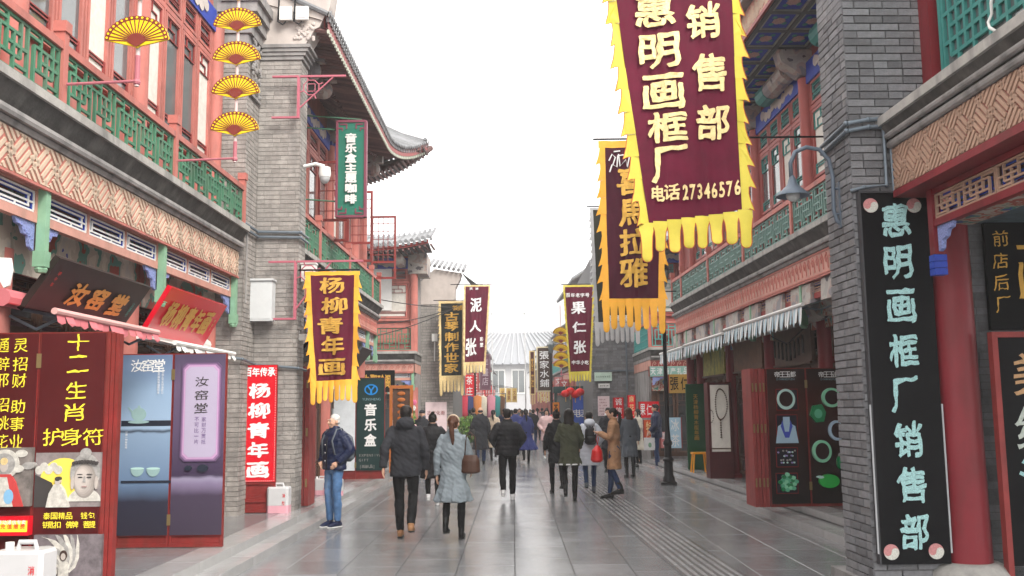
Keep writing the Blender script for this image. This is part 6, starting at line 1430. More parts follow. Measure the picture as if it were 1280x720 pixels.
# -- brown boards with yellow writing (left edge)
def cx(px_, Y, side='L'): return atS(side, px_, 560, Y)
Y = 8.05; xr = atS('L', 129, 560, Y)[0]; x0 = atS('L', 44, 560, Y)[0]; w = xr-x0; zt = atS('L', 90, 415, Y)[1]
t, F, w_ = leafboard('brown folding board of amulet adverts with yellow characters and Buddha pictures at the left edge', 'L', xr-3*w, xr, Y, zt, 3, [MAROON]*3, thick=.045)
q = lambda x, y: atS('L', x, y, Y)
F.text([(c, *q(x, y), .175, .14) for c, x, y in (('十',99,428),('二',98,455),('生',96,488),('肖',94,515),('护',67,546),('身',90,546),('符',117,546))], YTXT, .0, False, .06)
F.text([(c, *q(x, y), .12, .115) for c, x, y in (('灵',27,432),('招',26,455),('财',25,476),('助',23,508),('事',22,530),('业',21,552),('通',4,432),('辟',4,455),('邪',3,476),('招',3,506),('桃',3,529),('花',2,552))], YTXT, .0, False, .06)
(a, z1), (c, z0) = q(46, 566), q(128, 633)
F.rect(a, c, z0, z1, mat('photo_grey_pink', (.22,.19,.19), .5, .4, 12)); mxx = (a+c)/2; hz_ = z1-z0
F.ell(a+(c-a)*.42, z0+hz_*.5, (c-a)*.34, hz_*.4, mat('yellow_glow_print', (.8,.62,.1), .5)); F.poly([(a,z0),(a+(c-a)*.42,z0),(a+(c-a)*.25,z0+hz_*.45),(a,z0+hz_*.6)], DKP)
for k in range(5): F.ell(a+(c-a)*(.06+.07*k), z0+hz_*(.68+.06*(k % 2)), (c-a)*.06, hz_*.08, PALE)
hx, hz2 = a+(c-a)*.74, z0+hz_*.52
F.ell(hx, z0+hz_*.1, (c-a)*.24, hz_*.24, PALE, a0=0, a1=180); F.ell(hx, hz2+hz_*.1, (c-a)*.22, hz_*.36, GRY); [F.ell(hx-(c-a)*.012*j, hz2-hz_*.04+hz_*.006*j, (c-a)*(.165-.018*j), hz_*(.32-.03*j), mat('stone_face_print_%d' % j, (.27+.05*j,.24+.045*j,.22+.042*j), .5, .1, 12)) for j in range(5)]; F.ell(hx, hz2+hz_*.46, (c-a)*.08, hz_*.1, GRY)
for s in (-1, 1):
    F.ell(hx+s*(c-a)*.065, hz2+hz_*.02, (c-a)*.035, hz_*.014, DKP); F.ell(hx+s*(c-a)*.07, hz2+hz_*.075, (c-a)*.042, hz_*.009, DKP); F.ell(hx+s*(c-a)*.175, hz2-hz_*.08, (c-a)*.024, hz_*.12, SKINP)
F.poly([(hx-.012,hz2-.06*hz_),(hx+.012,hz2-.06*hz_),(hx+.004,hz2+.04*hz_),(hx-.004,hz2+.04*hz_)], GRY); F.ell(hx, hz2-hz_*.15, (c-a)*.038, hz_*.012, mat('lip_print',(.30,.2,.19),.5)); 
for k in range(9): F.ell(hx+(k-4)*(c-a)*.042, hz2+hz_*(.28+.03*(1-(k-4)**2/16)), (c-a)*.022, hz_*.035, DKP, 10)
sx_ = a+(c-a)*.36; F.poly([(sx_-.09,z0),(sx_+.1,z0),(sx_+.06,z0+hz_*.3),(sx_+.02,z0+hz_*.42),(sx_-.03,z0+hz_*.42),(sx_-.07,z0+hz_*.25)], PALE); F.ell(sx_, z0+hz_*.47, .022, .03, SKINP); F.ell(sx_, z0+hz_*.52, .024, .018, DKP)
for r_, (y_, s_) in enumerate(((644,'泰国精品 钱包'),(655,'钥匙扣 佛牌 菩提'))):
    xa, xb = q(57, y_)[0], q(122, y_)[0]; F.text(row_text(s_, xa, xb, q(90, y_)[1], .055), YTXT, .02, True)
(a, z1), (c, z0) = q(46, 668), q(128, 735)
F.rect(a, c, z0, z1, mat('photo_dusk', (.14,.12,.13), .5, .5, 12)); hz_ = z1-z0
for k in range(11):
    an = math.radians(20+k*15); pts = [(a+(c-a)*.45+(.05+.26*u)*math.cos(an+u*.9)*.9, z0+hz_*.3+(.05+.3*u)*math.sin(an+u*.9)*1.1) for u in (0,.25,.5,.75,1)]
    ww = [.02,.035,.04,.03,.004]; lf = [(p[0]-w1*math.sin(an), p[1]+w1*math.cos(an)) for p, w1 in zip(pts, ww)]; rt = [(p[0]+w1*math.sin(an), p[1]-w1*math.cos(an)) for p, w1 in zip(pts, ww)]
    F.poly(clip(lf+rt[::-1], a, c, z0, z1) or [(a,z0),(a+.01,z0),(a,z0+.01)], (PALE, GRY)[k % 2])
F.ell(a+(c-a)*.45, z0+hz_*.62, .03, .042, mat('dark_brown_print',(.05,.03,.025),.5)); F.ell(a+(c-a)*.45, z0+hz_*.6, .02, .028, SKINP); F.poly([(a+(c-a)*.38,z0),(a+(c-a)*.54,z0),(a+(c-a)*.52,z0+hz_*.5),(a+(c-a)*.39,z0+hz_*.5)], PALE)
(a, z1), (c, z0) = q(-38, 560), q(41, 632); hz_ = z1-z0
F.rect(a, c, z0, z1, mat('photo_smoke', (.17,.15,.14), .5, .5, 12)); mx_ = q(10, 600)[0]
for k in range(14): F.ell(a+(c-a)*((k*.37) % 1), z0+hz_*((k*.53) % .9+.05), .05, .03, (GRY, PALE)[k % 2])
F.ell(mx_, z0+hz_*.72, .12, .12, PALE); F.ell(mx_, z0+hz_*.72, .09, .09, GRY); F.poly([(mx_-.17,z0),(mx_+.17,z0),(mx_+.1,z0+.2),(mx_+.06,z0+hz_*.55),(mx_-.06,z0+hz_*.55),(mx_-.1,z0+.2)], mat('red_robe_print',(.45,.05,.05),.5)); F.poly([(mx_-.08,z0),(mx_+.09,z0),(mx_+.03,z0+hz_*.5),(mx_-.03,z0+hz_*.5)], PALE); F.ell(mx_+.05, z0+.08, .04, .06, mat('sky_blue_print',(.2,.4,.6),.5)); F.ell(mx_, z0+hz_*.68, .032, .045, SKINP); F.ell(mx_, z0+hz_*.77, .03, .03, GOLDP)
(a, z1), (c, z0) = q(-20, 645), q(41, 668); F.rect(a, c, z0, z1, REDV, 'price_card'); F.rect(a+.01, c-.01, z0+.03, z0+.12, YTXT, 'price_card'); F.text(row_text('中国移动通信专卖', a+.08, c-.02, z1-.045, .035), WTXT, .01); F.text(row_text('手机卡充值缴费', a+.02, c-.02, z0+.075, .04), REDV, .01)
# folded leaves of the same board seen edge on
for k in range(3): part(MB().box(xr+.006+.034*k,xr+.037+.034*k,Y-.02+.012*k,Y+.06+.01*k,.21,zt-.01*k), 'leaf', BOARDR, t)
# -- jerry cans
def can(label, x, Y, z, side, s=1., liq=True):
    t = thing('jerry_can', label, 'can', (x, Y, z), side)
    m = mat('milky_plastic', (.52,.52,.53), .35, .06); ml = mat('pink_liquid_plastic', (.66,.34,.40), .35, .1)
    def bod(z0, z1, e=0, top=False):
        b = MB(); w, d, r = .17*s-e, .12*s-e, .03
        pl = lambda w, d, z: [(x-w+r,Y-d,z),(x+w-r,Y-d,z),(x+w,Y-d+r,z),(x+w,Y+d-r,z),(x+w-r,Y+d,z),(x-w+r,Y+d,z),(x-w,Y+d-r,z),(x-w,Y-d+r,z)]
        L = [pl(w,d,z0),pl(w,d,z1)]+([pl(w*.93,d*.9,z1+.025*s)] if top else []); vs = [p for q_ in L for p in q_]
        return b.add(vs, [tuple(range(7,-1,-1)), tuple(range(len(vs)-8, len(vs)))]+[(8*j+i, 8*j+(i+1) % 8, 8*j+8+(i+1) % 8, 8*j+8+i) for j in range(len(L)-1) for i in range(8)])
    part(bod(z+.002, z+.12*s), 'filled_part', ml if liq else m, t)
    q_ = bod(z+.121*s, z+.38*s, 0, True)
    part(q_, 'body', m, t)
    part(MB().tube([(x-.06*s,Y,z+.40*s),(x-.05*s,Y,z+.45*s),(x+.06*s,Y,z+.45*s),(x+.07*s,Y,z+.40*s)], .018*s, 8), 'handle', m, t)
    part(MB().lathe([(.03*s,z+.4*s),(.03*s,z+.45*s)], (x-.12*s,Y,0), 12), 'cap', WTXT, t)
    letters(t, column_text('消防', x+.1*s, z+.33*s, z+.10*s, .045*s, .06*s), REDV, lambda u, v, d: Vector((u, Y-.12*s-.002-d, v)), 'lettering', True, .02)
    return t
X, Z = atS('L', 31, 735, 7.7); can('large white jerry can of pink liquid in front of the brown amulet board', X, 7.7, .2, 'L', 1.12)
X = atS('L', 349, 620, 14.6)[0]; can('white jerry can with red writing beside the red standing board', X, 14.6, .2, 'L', .95)
X = atS('L', 401, 575, 17.5)[0]; can('left one of two white jerry cans behind the grey-haired man', X, 17.6, .2, 'L', .72)
can('right one of two white jerry cans behind the grey-haired man', X+.3, 17.4, .2, 'L', .72)
# -- kiln boards: blue and violet prints
Y = 10.95; q = lambda x, y: atS('L', x, y, Y); x0, xm, xr = q(147, 560)[0], q(214, 560)[0], q(281, 560)[0]; zt = q(214, 442)[1]
# one leaf for each print, same width
bl = grad('blue_tea_print', [(0,(.025,.022,.035)),(.25,(.03,.03,.05)),(.34,(.13,.20,.32)),(.60,(.24,.34,.48)),(.61,(.03,.04,.06)),(.625,(.32,.44,.60)),(.82,(.28,.40,.56)),(.92,(.17,.25,.39)),(1,(.13,.19,.31))], 0, zt-.2)
vi = grad('violet_plaque_print', [(0,(.045,.035,.055)),(.28,(.06,.045,.075)),(.34,(.2,.16,.26)),(.365,(.28,.25,.36)),(.38,(.05,.035,.07)),(.6,(.10,.07,.13)),(.85,(.13,.09,.16)),(1,(.08,.06,.11))], 0, zt-.2)
t, F, w_ = leafboard('pair of hinged teaware boards in blue and violet with a glowing plaque', 'L', x0, xr, Y, zt, 2, [bl, vi], thick=.05)
F.text(row_text('汝窑堂', q(165,457)[0], q(206,457)[0], q(185,457)[1], .14), WTXT, .02, False, .05)
cup = mat('celadon_print', (.28,.42,.42), .4); shl = mat('shelf_print', (.02,.025,.04), .4)
F.rect(q(152,528)[0], q(214,528)[0], q(152,533)[1], q(152,526)[1], shl); X, Z = q(174, 518); F.ell(X, Z, .085, .075, cup); F.poly([(X-.02,Z+.06),(X+.02,Z+.06),(X+.012,Z+.1),(X-.012,Z+.1)], cup); F.poly([(X-.07,Z),(X-.13,Z+.08),(X-.115,Z+.08),(X-.06,Z+.03)], cup); F.ell(X, Z-.085, .12, .018, cup)
F.rect(q(152,594)[0], q(214,594)[0], q(152,604)[1], q(152,601)[1], shl)
for x in (172, 192): X, Z = q(x, 590); F.ell(X, Z+.04, .075, .09, cup, a0=180, a1=360); F.ell(X, Z+.04, .075, .012, JADEL)
F.text([(c, q(204,480)[0], q(204,462+3.2*i)[1], .028, .026) for i, c in enumerate('千年窑火不灭传承匠心')], WTXT, .0); F.text([(c, q(199,480)[0], q(199,462+3.2*i)[1], .028, .026) for i, c in enumerate('汝瓷天青色等烟雨而来')], WTXT, .0)
F.text([(c, q(159,545)[0], q(159,540+3.2*i)[1], .026, .024) for i, c in enumerate('一器一物皆有情')], WTXT, .0)
oct_ = lambda x0, x1, z0, z1, c: [(x0+c,z0),(x1-c,z0),(x1,z0+c),(x1,z1-c),(x1-c,z1),(x0+c,z1),(x0,z1-c),(x0,z0+c)]
(xa, za), (xb, zb_) = q(234, 459), q(270, 571)
for g_, (o, cl) in enumerate(((.05,(.13,.08,.16)),(.035,(.28,.16,.30)),(.02,(.5,.3,.5)),(.006,(.42,.30,.46)),(0,(.42,.37,.50)))): F.poly(oct_(xa-o, xb+o, zb_-o, za+o, .05), mat('plaque_glow_print_%d' % g_, cl, .4, .03))
F.text([(c, q(252,525)[0], q(252,y)[1], .15, .11) for c, y in zip('汝窑堂', (477,494,510))], DKP, .02, False, .05)
F.text([(c, q(247,525)[0], q(247,524+7*i)[1], .05, .05) for i, c in enumerate('不可比一片')]+[(c, q(256,525)[0], q(256,524+7*i)[1], .05, .05) for i, c in enumerate('家财万贯抵')], mat('violet_ink',(.18,.12,.26),.5), .0)
for x, r in ((236,.04),(254,.06)): X, Z = q(x, 585); F.ell(X, Z, r, r*.7, shl)
# -- red boards
WB = mat('white_dash_print', (.75,.72,.7), .5)
def redboard(label, side, x0, x1, Y, zt, txt, top, zb_=None, lean=0):
    z0 = zb_ if zb_ else .2+.42
    t = thing('standing_board', label, 'sign', ((x0+x1)/2, Y, .2), side)
    b = MB(); f = .05; b.box(x0,x0+f,Y,Y+.05,.21,zt); b.box(x1-f,x1,Y,Y+.05,.21,zt); b.box(x0+f,x1-f,Y+.001,Y+.049,zt-f,zt)
    for z_ in (.21,.36,z0-.0): b.box(x0+f,x1-f,Y+.001,Y+.049,z_,z_+f)
    b.box(x0+f,x1-f,Y+.02,Y+.04,.26,z0); part(b, 'frame', BOARDR, t); part(MB().box(x0+.006,x1-.006,Y-.01,Y-.001,z0+.04,zt-.01), 'panel', REDV, t)
    F = Flat(t, Y-.0105); n = 40
    H = zt-z0-.05
    for i in range(0, n): 
        if i % 2: continue
    q1 = MB()
    for i in range(46):
        z_ = z0+.055+(H-.03)*i/46
        for x in (x0+.02, x1-.02): q1.box(x-.004,x+.004,Y-.013,Y-.0105,z_,z_+.012)
    for i in range(16):
        x = x0+.03+(x1-x0-.06)*i/16; q1.box(x,x+.012,Y-.013,Y-.0105,z0+.05,z0+.058)
    part(q1, 'border_print', WB, t, kind='stuff')
    k = len(txt); F.text([(c, (x0+x1)/2, zt-.26-(H-.26)*(i+.45)/k, (x1-x0)*.58, (H-.26)/k*.74) for i, c in enumerate(txt)], WTXT, .035, False, .08)
    F.text(row_text(top, x0+.03, x1-.03, zt-.11, .11, .13), WTXT, .03, False); return t
Y = 14.55; xa, xb = atS('L', 301, 560, Y)[0], atS('L', 345, 560, Y)[0]; zt = atS('L', 322, 456, Y)[1]
redboard('red standing board with five big white characters, right of the violet board', 'L', xa, xb, Y, zt, '杨柳青年画', '百年传承')
xa2 = atS('L', 262, 560, Y-.25)[0]; redboard('red standing board mostly hidden behind the violet board', 'L', xa2-.05, xa-.03, Y-.2, zt, '正宗年画社', '3号经销')
# -- folded red door leaves
def leaves(label, side, xa, xb, Y, zt, n, dep=.6, z0=.2, m=PINKD):
    t = thing('folded_doors', label, 'door', ((xa+xb)/2, Y, z0), side); w = (xb-xa)/n
    for k in range(n):
        b = MB(); b.box(xa+k*w+.004, xa+(k+1)*w-.004, Y+.015*(k % 2), Y+dep, z0+.01, zt-.01*(k % 2)); l = part(b, 'leaf', m, t)
        for z_ in (z0+.3, z0+1.1, zt-.35): part(MB().box(xa+k*w+w*.3, xa+k*w+w*.7, Y+.015*(k % 2)-.006, Y+.015*(k % 2)-.001, z_, z_+.13), 'hinge', mat('brass',(.3,.22,.1),.4,metal=.6), l)
    return t
zt = atS('L', 375, 458, 15.5)[1]; leaves('stack of folded dark red door leaves seen edge on by the left pier', 'L', atS('L',361,560,15.5)[0], atS('L',386,560,15.5)[0], 15.5, zt, 4, .5)
# -- music board and white board
Y = 21.4; q = lambda x, y: atS('L', x, y, Y); zt = q(460, 472)[1]
t, F, w_ = leafboard('hinged board, white leaf and dark green leaf with blue round logo and white characters', 'L', q(408,560)[0], q(481,560)[0], Y, zt, 2, [mat('white_leaf',(.62,.66,.70),.4), mat('bottle_green_print',(.012,.035,.035),.35)], kick=.18)
X, Z = q(464, 487); LB = mat('logo_blue', (.01,.22,.62), .4); F.ell(X, Z, .15, .12, LB); F.ell(X, Z, .12, .092, mat('bottle_green_print',(.012,.035,.035),.35)); F.poly([(X-.09,Z+.07),(X-.055,Z+.08),(X,Z+.0),(X+.055,Z+.08),(X+.09,Z+.07),(X+.022,Z-.02),(X+.022,Z-.095),(X-.022,Z-.095),(X-.022,Z-.02)], LB)
F.text([(c, q(454+2.9*i,525)[0], q(460,499)[1], .05, .055) for i, c in enumerate('YUNSHENG')], mat('steel_print',(.2,.32,.36),.5), .0)
F.text([(c, X-.01, q(462,y)[1], .26, .26) for c, y in zip('音乐盒', (512,531,550))], WTXT, .03, False)
F.text([(c, q(450.5+3.1*i,525)[0], q(460,569)[1], .055, .055) for i, c in enumerate('EXPENSIVE')]+[(c, q(450.5+3.1*i,525)[0], q(460,575)[1], .055, .055) for i, c in enumerate('GIFT')]+[(c, q(451+3.4*i,525)[0], q(460,583)[1], .06, .07) for i, c in enumerate('|高端礼品|')], GRY, .0)
t = thing('timber_screen', 'orange brown carved wooden screen beside the dark green board', 'screen', (-2.95, 23.5, .2), 'L')
part(MB().box(-3.25,-3.18,23.5,23.58,.2,2.3).box(-2.75,-2.68,23.5,23.58,.2,2.3).box(-3.179,-2.751,23.501,23.579,2.22,2.3).box(-3.179,-2.751,23.501,23.579,.2,.28), 'frame', mat('orange_wood',(.42,.13,.03),.5,.2,6), t)
b = MB(); b.box(-3.17,-2.76,23.53,23.55,.285,2.215); part(b, 'panel', DWOOD, t)
for i in range(12): part(MB().ell((-2.965, 23.52, .45+i*.15), (.1,.02,.05), 8, 6), 'carving', mat('orange_wood',(.42,.13,.03),.5,.2,6), t)
# -- jade boards (right)
Y = 14.45; q = lambda x, y: atS('R', x, y, Y); x0, x1 = q(961,560)[0], q(1061,560)[0]; zt = q(1010, 460)[1]
dkr = grad('dark_red_print', [(0,(.006,.004,.004)),(.45,(.02,.006,.005)),(.75,(.05,.012,.008)),(1,(.015,.006,.005))], 0, zt-.2)
t, F, w_ = leafboard('pair of dark jewellery boards with jade bangles, pendants and necklaces', 'R', x0, x1, Y, zt, 2, [dkr, dkr], kick=.04)
RL = mat('dark_red_line', (.25,.01,.01), .5)
for (x_, y_) in ((981,465),(1036,465)):
    xx, zz = q(x_, y_+3); F.text(row_text('帝王玉都', xx-.16, xx+.16, zz, .085), WTXT, .03); xx, zz = q(x_, y_+9); F.text(row_text('DIWANGYUDU', xx-.13, xx+.15, zz, .025, .03), mat('steel_print',(.2,.32,.36),.5), 0)
def bangle(x, y, r, m, rx=1.): X, Z = q(x, y); F.ell(X, Z, r*rx, r, m, 32); F.ell(X, Z+.004, r*rx*.74, r*.74, mat('bangle_inner',(.02,.006,.006),.4), 32)
for y0, y1 in ((487,512),(519,552),(560,583),(592,616)):
    (a, z1), (c, z0) = q(970, y0), q(997, y1)
    F.rect(a-.008,c+.008,z0-.008,z1+.008,RL); F.rect(a,c,z0,z1,mat('tile_dark_print',(.012,.012,.02),.4))
bangle(982, 499, .155, JADEL, .9)
X, Z = q(983, 537); F.poly([(X-.17,Z-.2),(X+.17,Z-.2),(X+.13,Z+.05),(X+.05,Z+.1),(X+.05,Z+.19),(X-.05,Z+.19),(X-.05,Z+.1),(X-.13,Z+.05)], mat('pale_bust_print',(.35,.5,.62),.4)); F.poly([(X-.09,Z+.05),(X-.06,Z+.14),(X-.03,Z-.03),(X+.03,Z-.03),(X+.06,Z+.14),(X+.09,Z+.05),(X+.03,Z-.12),(X-.03,Z-.12)], mat('blue_beads_print',(.05,.08,.4),.4))
X, Z = q(983, 571)
for k in range(26): F.ell(X+.13*math.sin(k*.9)*(.4+.6*(k % 5)/4), Z+.09*math.cos(k*.7), .013, .013, (GRY, mat('lilac_print',(.3,.25,.5),.5), JADEL)[k % 3], 8)
X, Z = q(984, 603)
for k in range(22): a_ = k*2.4; r_ = .022*math.sqrt(k)*1.25; F.ell(X+r_*math.cos(a_), Z+r_*math.sin(a_), .032, .03, (JADE, mat('mint_print',(.25,.6,.4),.4), JADED)[k % 3], 8)
bangle(1038, 497, .145, mat('mint_print',(.25,.6,.4),.4), 1.0); X, Z = q(1021, 517); F.poly([(X-.12,Z-.02),(X-.07,Z+.12),(X+.06,Z+.14),(X+.12,Z+.02),(X+.08,Z-.12),(X-.04,Z-.13)], JADED); F.ell(X, Z, .06, .07, JADE); 
bangle(1045, 538, .15, mat('ice_blue_print',(.4,.55,.68),.4), .85); bangle(1026, 564, .165, mat('mint_print',(.25,.6,.4),.4), .85)
X, Z = q(1035, 601); F.ell(X, Z, .15, .1, mat('vivid_green_print',(.02,.40,.06),.3)); F.ell(X-.13, Z+.06, .05, .02, JADEL); X, Z = q(1049, 578); F.ell(X, Z, .05, .1, JADED); F.ell(X+.01, Z+.1, .025, .04, GRY)
for x in (x0+.02, x1-.3): part(MB().box(x,x+.25,Y+.06,Y+.2,.2,.26), 'foot', DWOOD, t)
leaves('dark red folded shutter leaves at the left end of the jewellery boards', 'R', q(941,560)[0], q(960,560)[0], Y-.02, zt, 4, .5)
# -- green door leaf, display case, stools
Y = 23.15; q = lambda x, y: atS('R', x, y, Y); (a, z1), (c, _) = q(857, 480), q(884, 582)
t = thing('door_leaf', 'tall dark green door leaf with a line of small gold characters', 'door', ((a+c)/2, Y, .2), 'R')
part(MB().box(a,c,Y,Y+.06,.21,z1), 'panel', mat('deep_green_door',(.012,.075,.03),.5,.2), t); letters(t, column_text('天津杨柳青木版年画', (a+c)/2, z1-.25, .9, .11), GOLD, lambda u, v, d: Vector((u, Y-.004-d, v)), 'lettering', True, .02)
Y = 20.35; q = lambda x, y: atS('R', x, y, Y); (a, z1), (c, _) = q(884, 478), q(918, 590); zm = q(900, 563)[1]
t = thing('display_case', 'dark wooden display case with white panel showing a bead necklace', 'cabinet', ((a+c)/2, Y, .2), 'R')
part(MB().box(a,c,Y+.02,Y+.35,.2,z1).box(a,c,Y,Y+.019,.2,zm-.03).box(a,a+.05,Y,Y+.019,zm-.029,z1).box(c-.05,c,Y,Y+.019,zm-.029,z1).box(a+.051,c-.051,Y,Y+.019,z1-.05,z1), 'cabinet_body', mat('dark_red_cabinet',(.07,.012,.014),.4,.2), t)
part(MB().box(a+.055,c-.055,Y+.005,Y+.018,zm-.025,z1-.055), 'white_panel', mat('ivory_panel',(.78,.75,.68),.6), t)
part(MB().box(a+.05,c-.05,Y-.012,Y-.0,zm+.03,zm+.05), 'ledge', DWOOD, t)
k_ = MB(); cxx, czz = (a+c)/2, (zm+z1)/2+.25
for i in range(40): an = 2*math.pi*i/40; k_.ell((cxx+.15*math.sin(an)*(1-.35*(an > math.pi)), Y-.012, czz+.32*math.cos(an)), .016, 6, 4)
for i in range(8): k_.ell((cxx, Y-.012, czz-.34-.05*i), .02, 6, 4)
for i in range(16): an = 2*math.pi*i/16; k_.ell((cxx-.2+.05*math.sin(an), Y-.012, czz-.25+.13*math.cos(an)), .011, 6, 4)
part(k_, 'bead', DWOOD, t, kind='stuff')
OW = mat('yellow_orange_stool', (.80,.34,.02), .4)
def stool(label, X, Y):
    t = thing('stool', label, 'stool', (X, Y, .2), 'R', 'small yellow stools'); part(MB().box(X-.17,X+.17,Y-.13,Y+.13,.62,.66), 'seat', OW, t)
    for sx in (-1, 1):
        for sy in (-1, 1): part(MB().tube([(X+sx*.13,Y+sy*.1,.62),(X+sx*.17,Y+sy*.13,.2)], .02, 6), 'leg', OW, t)
X = atS('R', 874, 575, 22.3)[0]; stool('yellow stool nearer the green door leaf', X, 22.3); stool('yellow stool nearer the display case', X+.24, 21.7)
# -- wooden plaques under the awnings on the long right shop
for s0, s1, lab, m_ in ((15.4,17.4,'brown carved wooden plaque with hanging tags above the jewellery boards',DWOOD),(18.2,20.3,'plain brown wooden plaque between two red columns under the middle awning',mat('mid_brown_wood',(.14,.07,.04),.5,.3,6)),(21.1,23.2,'green and gold painted plaque with writing near the green door',mat('gold_green_painting',(.3,.28,.05),.5,.5,12,stain=(.05,.12,.05),stain_amt=.8))):
    t = thing('plaque', lab, 'sign', (5.25, (s0+s1)/2, 2.5), 'R'); part(MB().box(5.27,5.33,s0,s1,2.42,3.06), 'board', m_, t)
    part(MB().box(5.24,5.268,s0,s1,3.061,3.1).box(5.24,5.268,s0,s1,2.38,2.419), 'frame', DWOOD, t)
    if 'tags' in lab:
        for k in range(8): part(MB().box(5.2,5.22,s0+.2+k*.22,s0+.26+k*.22,2.45+.03*abs(k-3.5),2.75+.03*abs(k-3.5)), 'tag', BLACK, t)
        part(MB().tube([(5.2,s0+.1+i*.2,2.75+.05*abs(i-4.5)*.9) for i in range(10)], .012, 5), 'cord', BLACK, t)
slant_sign('black leaning signboard with gold script cut off by the right brick pier', 'R', 1, 4.95, 5.2, [(1075,398),(1026,403),(1050,470),(1085,462)], BLACK, None, [('宝',.7,.5,.3,.5),('玉',.3,.5,.3,.5)], GOLD)
# -- street lamp post (mid right)
X, Y = 3.42, 21.6
t = thing('street_lamp', 'black cast iron lamp post with stepped base at the right pavement edge', 'lamp', (X, Y, 0), 'W')
part(MB().lathe([(.18,0),(.18,.05),(.14,.07),(.13,.16),(.105,.2),(.1,.5),(.12,.52),(.12,.56),(.085,.6),(.08,.85),(.1,.88),(.1,.93),(.07,.98),(.055,1.2),(.05,1.5)], (X,Y,0), 20), 'base', IRON, t, smooth=.6)
part(MB().lathe([(.05,1.5),(.042,3.9),(.06,3.93),(.06,3.98),(.035,4.0),(.03,4.4)], (X,Y,0), 16), 'pole', IRON, t, smooth=.6)
part(MB().tube([(X-.3,Y,4.3),(X+.3,Y,4.3)], .015, 6), 'crossbar', IRON, t)
part(MB().lathe([(.08,4.4),(.16,4.75),(.16,4.78)], (X,Y,0), 6), 'lantern', GLASS, t); part(MB().lathe([(.2,4.785),(.12,4.9),(.02,5.0)], (X,Y,0), 6), 'lantern_cap', IRON, t)
for x_, Y, lab in ((377,0,''),(619.5/1,58,'slender far lamp post beside the four-character board'),):
    pass
for X, Y, lab in ((1.75,44,'slim dark lamp post with small lantern behind the purple banner'),(3.0,34,'dark lamp post below the purple banner at the far crossing'),(-1.9,48,'slim dark lamp post on the far left row')):
    t = thing('street_lamp', lab, 'lamp', (X, Y, 0), 'W'); part(MB().lathe([(.14,0),(.12,.3),(.07,.4),(.05,4.2)], (X,Y,0), 10), 'pole', IRON, t); part(MB().lathe([(.08,4.2),(.18,4.6),(.03,4.85)], (X,Y,0), 6), 'lantern', GLASS, t)
# -- gooseneck wall lamp on the right pier
YL = 8.8; q = lambda x, y: atS('R', x, y, YL)
t = thing('wall_lamp', 'blue grey gooseneck wall lamp with cone shade on the right brick pier', 'lamp', (3.36, YL, 3.6), 'R')
LM = mat('lamp_steel', (.12,.15,.19), .4, .1, 4, metal=.2)
pts = [q(*p) for p in ((989,222),(988,204),(994,190),(1008,184),(1024,187),(1036,200),(1041,222),(1042,262),(1046,276),(1054,282),(1061,277))]
part(MB().tube([(p[0], YL, p[1]) for p in pts], .021, 8), 'arm', LM, t, smooth=True)
for y_ in (236, 268): X, Z = q(1041, y_); part(MB().tube([(X,YL,Z),(3.36,YL,Z)], .012, 6), 'stay', LM, t)
part(MB().box(3.335,3.36,YL-.03,YL+.03,q(1050,285)[1],q(1050,228)[1]), 'wall_plate', LM, t)
X, Z = q(990, 222); part(MB().lathe([(.02,Z+.02),(.035,Z-.02),(.05,Z-.07),(.10,Z-.12),(.155,Z-.165),(.16,Z-.18),(.15,Z-.178),(.09,Z-.13),(.04,Z-.08)], (X,YL,0), 28), 'lamp_shade', LM, t, smooth=.9)
part(MB().ell((X,YL,Z-.17), (.065,.065,.06), 16, 10), 'bulb_globe', mat('milk_globe',(.5,.52,.52),.2), t, smooth=True)
# -- loose white cord on the upper right window, hanging bulb left, small pipe
solo(MB().tube([(3.93+.02*math.sin(i*2), 7.0+.05*math.sin(i*1.3), 5.3-.06*i) for i in range(14)], .012, 6), 'cord', WHITE, 'knotted white cord hanging before the green lattice window', 'cord', (3.93,7,4.6), 'R', smooth=True)
# -- far right shop fronts, booth, sign
def redshop(label, X0, X1, Y, z0, z1, txt, m=REDV, tm=WTXT, cat='sign', name='shop_sign', rows=None):
    t = thing(name, label, cat, ((X0+X1)/2, Y, z0), 'W'); part(MB().box(X0,X1,Y,Y+.08,z0,z1), 'board', m, t)
    part(MB().box(X0-.03,X0-.002,Y-.01,Y+.09,z0,z1).box(X1+.002,X1+.03,Y-.01,Y+.09,z0,z1), 'frame', BOARDR, t)
    w, h = X1-X0, z1-z0
    if h > w: rr = [(c, (X0+X1)/2, z1-h*(i+.5)/len(txt), w*.7, h/len(txt)*.8) for i, c in enumerate(txt)]
    else: rr = [(c, X0+w*(i+.5)/len(txt), (z0+z1)/2, w/len(txt)*.8, h*.7) for i, c in enumerate(txt)]
    letters(t, rr, tm, lambda u, v, d: Vector((u, Y-.004-d, v)), 'lettering', True, .02); return t
Y = 29.0; W0 = lambda x, y, Y=29.0: atS('W0', x, y, Y)
def rs(lab, x0, x1, y0, y1, Y, *a, **k): (a0, z1), (a1, z0) = atS('W0', x0, y0, Y), atS('W0', x1, y1, Y); return redshop(lab, a0, a1, Y, max(z0, .2), z1, *a, **k)
rs('red vertical shop sign with white characters nearest the brick wall of the far crossing', 767, 780, 497, 540, 31, '诚信麻花')
rs('narrow red and gold shop sign second from the far brick wall', 785, 795, 494, 545, 30, '麻花十八街', REDV, GOLDP)
rs('wide red shop sign with white script over the poster window', 799, 824, 502, 522, 29.2, '果仁张')
rs('orange red poster with food picture under the wide red sign', 805, 820, 525, 562, 29.2, '特产', mat('orange_red_print',(.55,.08,.02),.4), GOLDP)
rs('pale blue and white poster beside the black lamp post', 836, 852, 522, 560, 28.4, '冰茶', mat('ice_blue_poster',(.4,.58,.7),.4), WTXT)
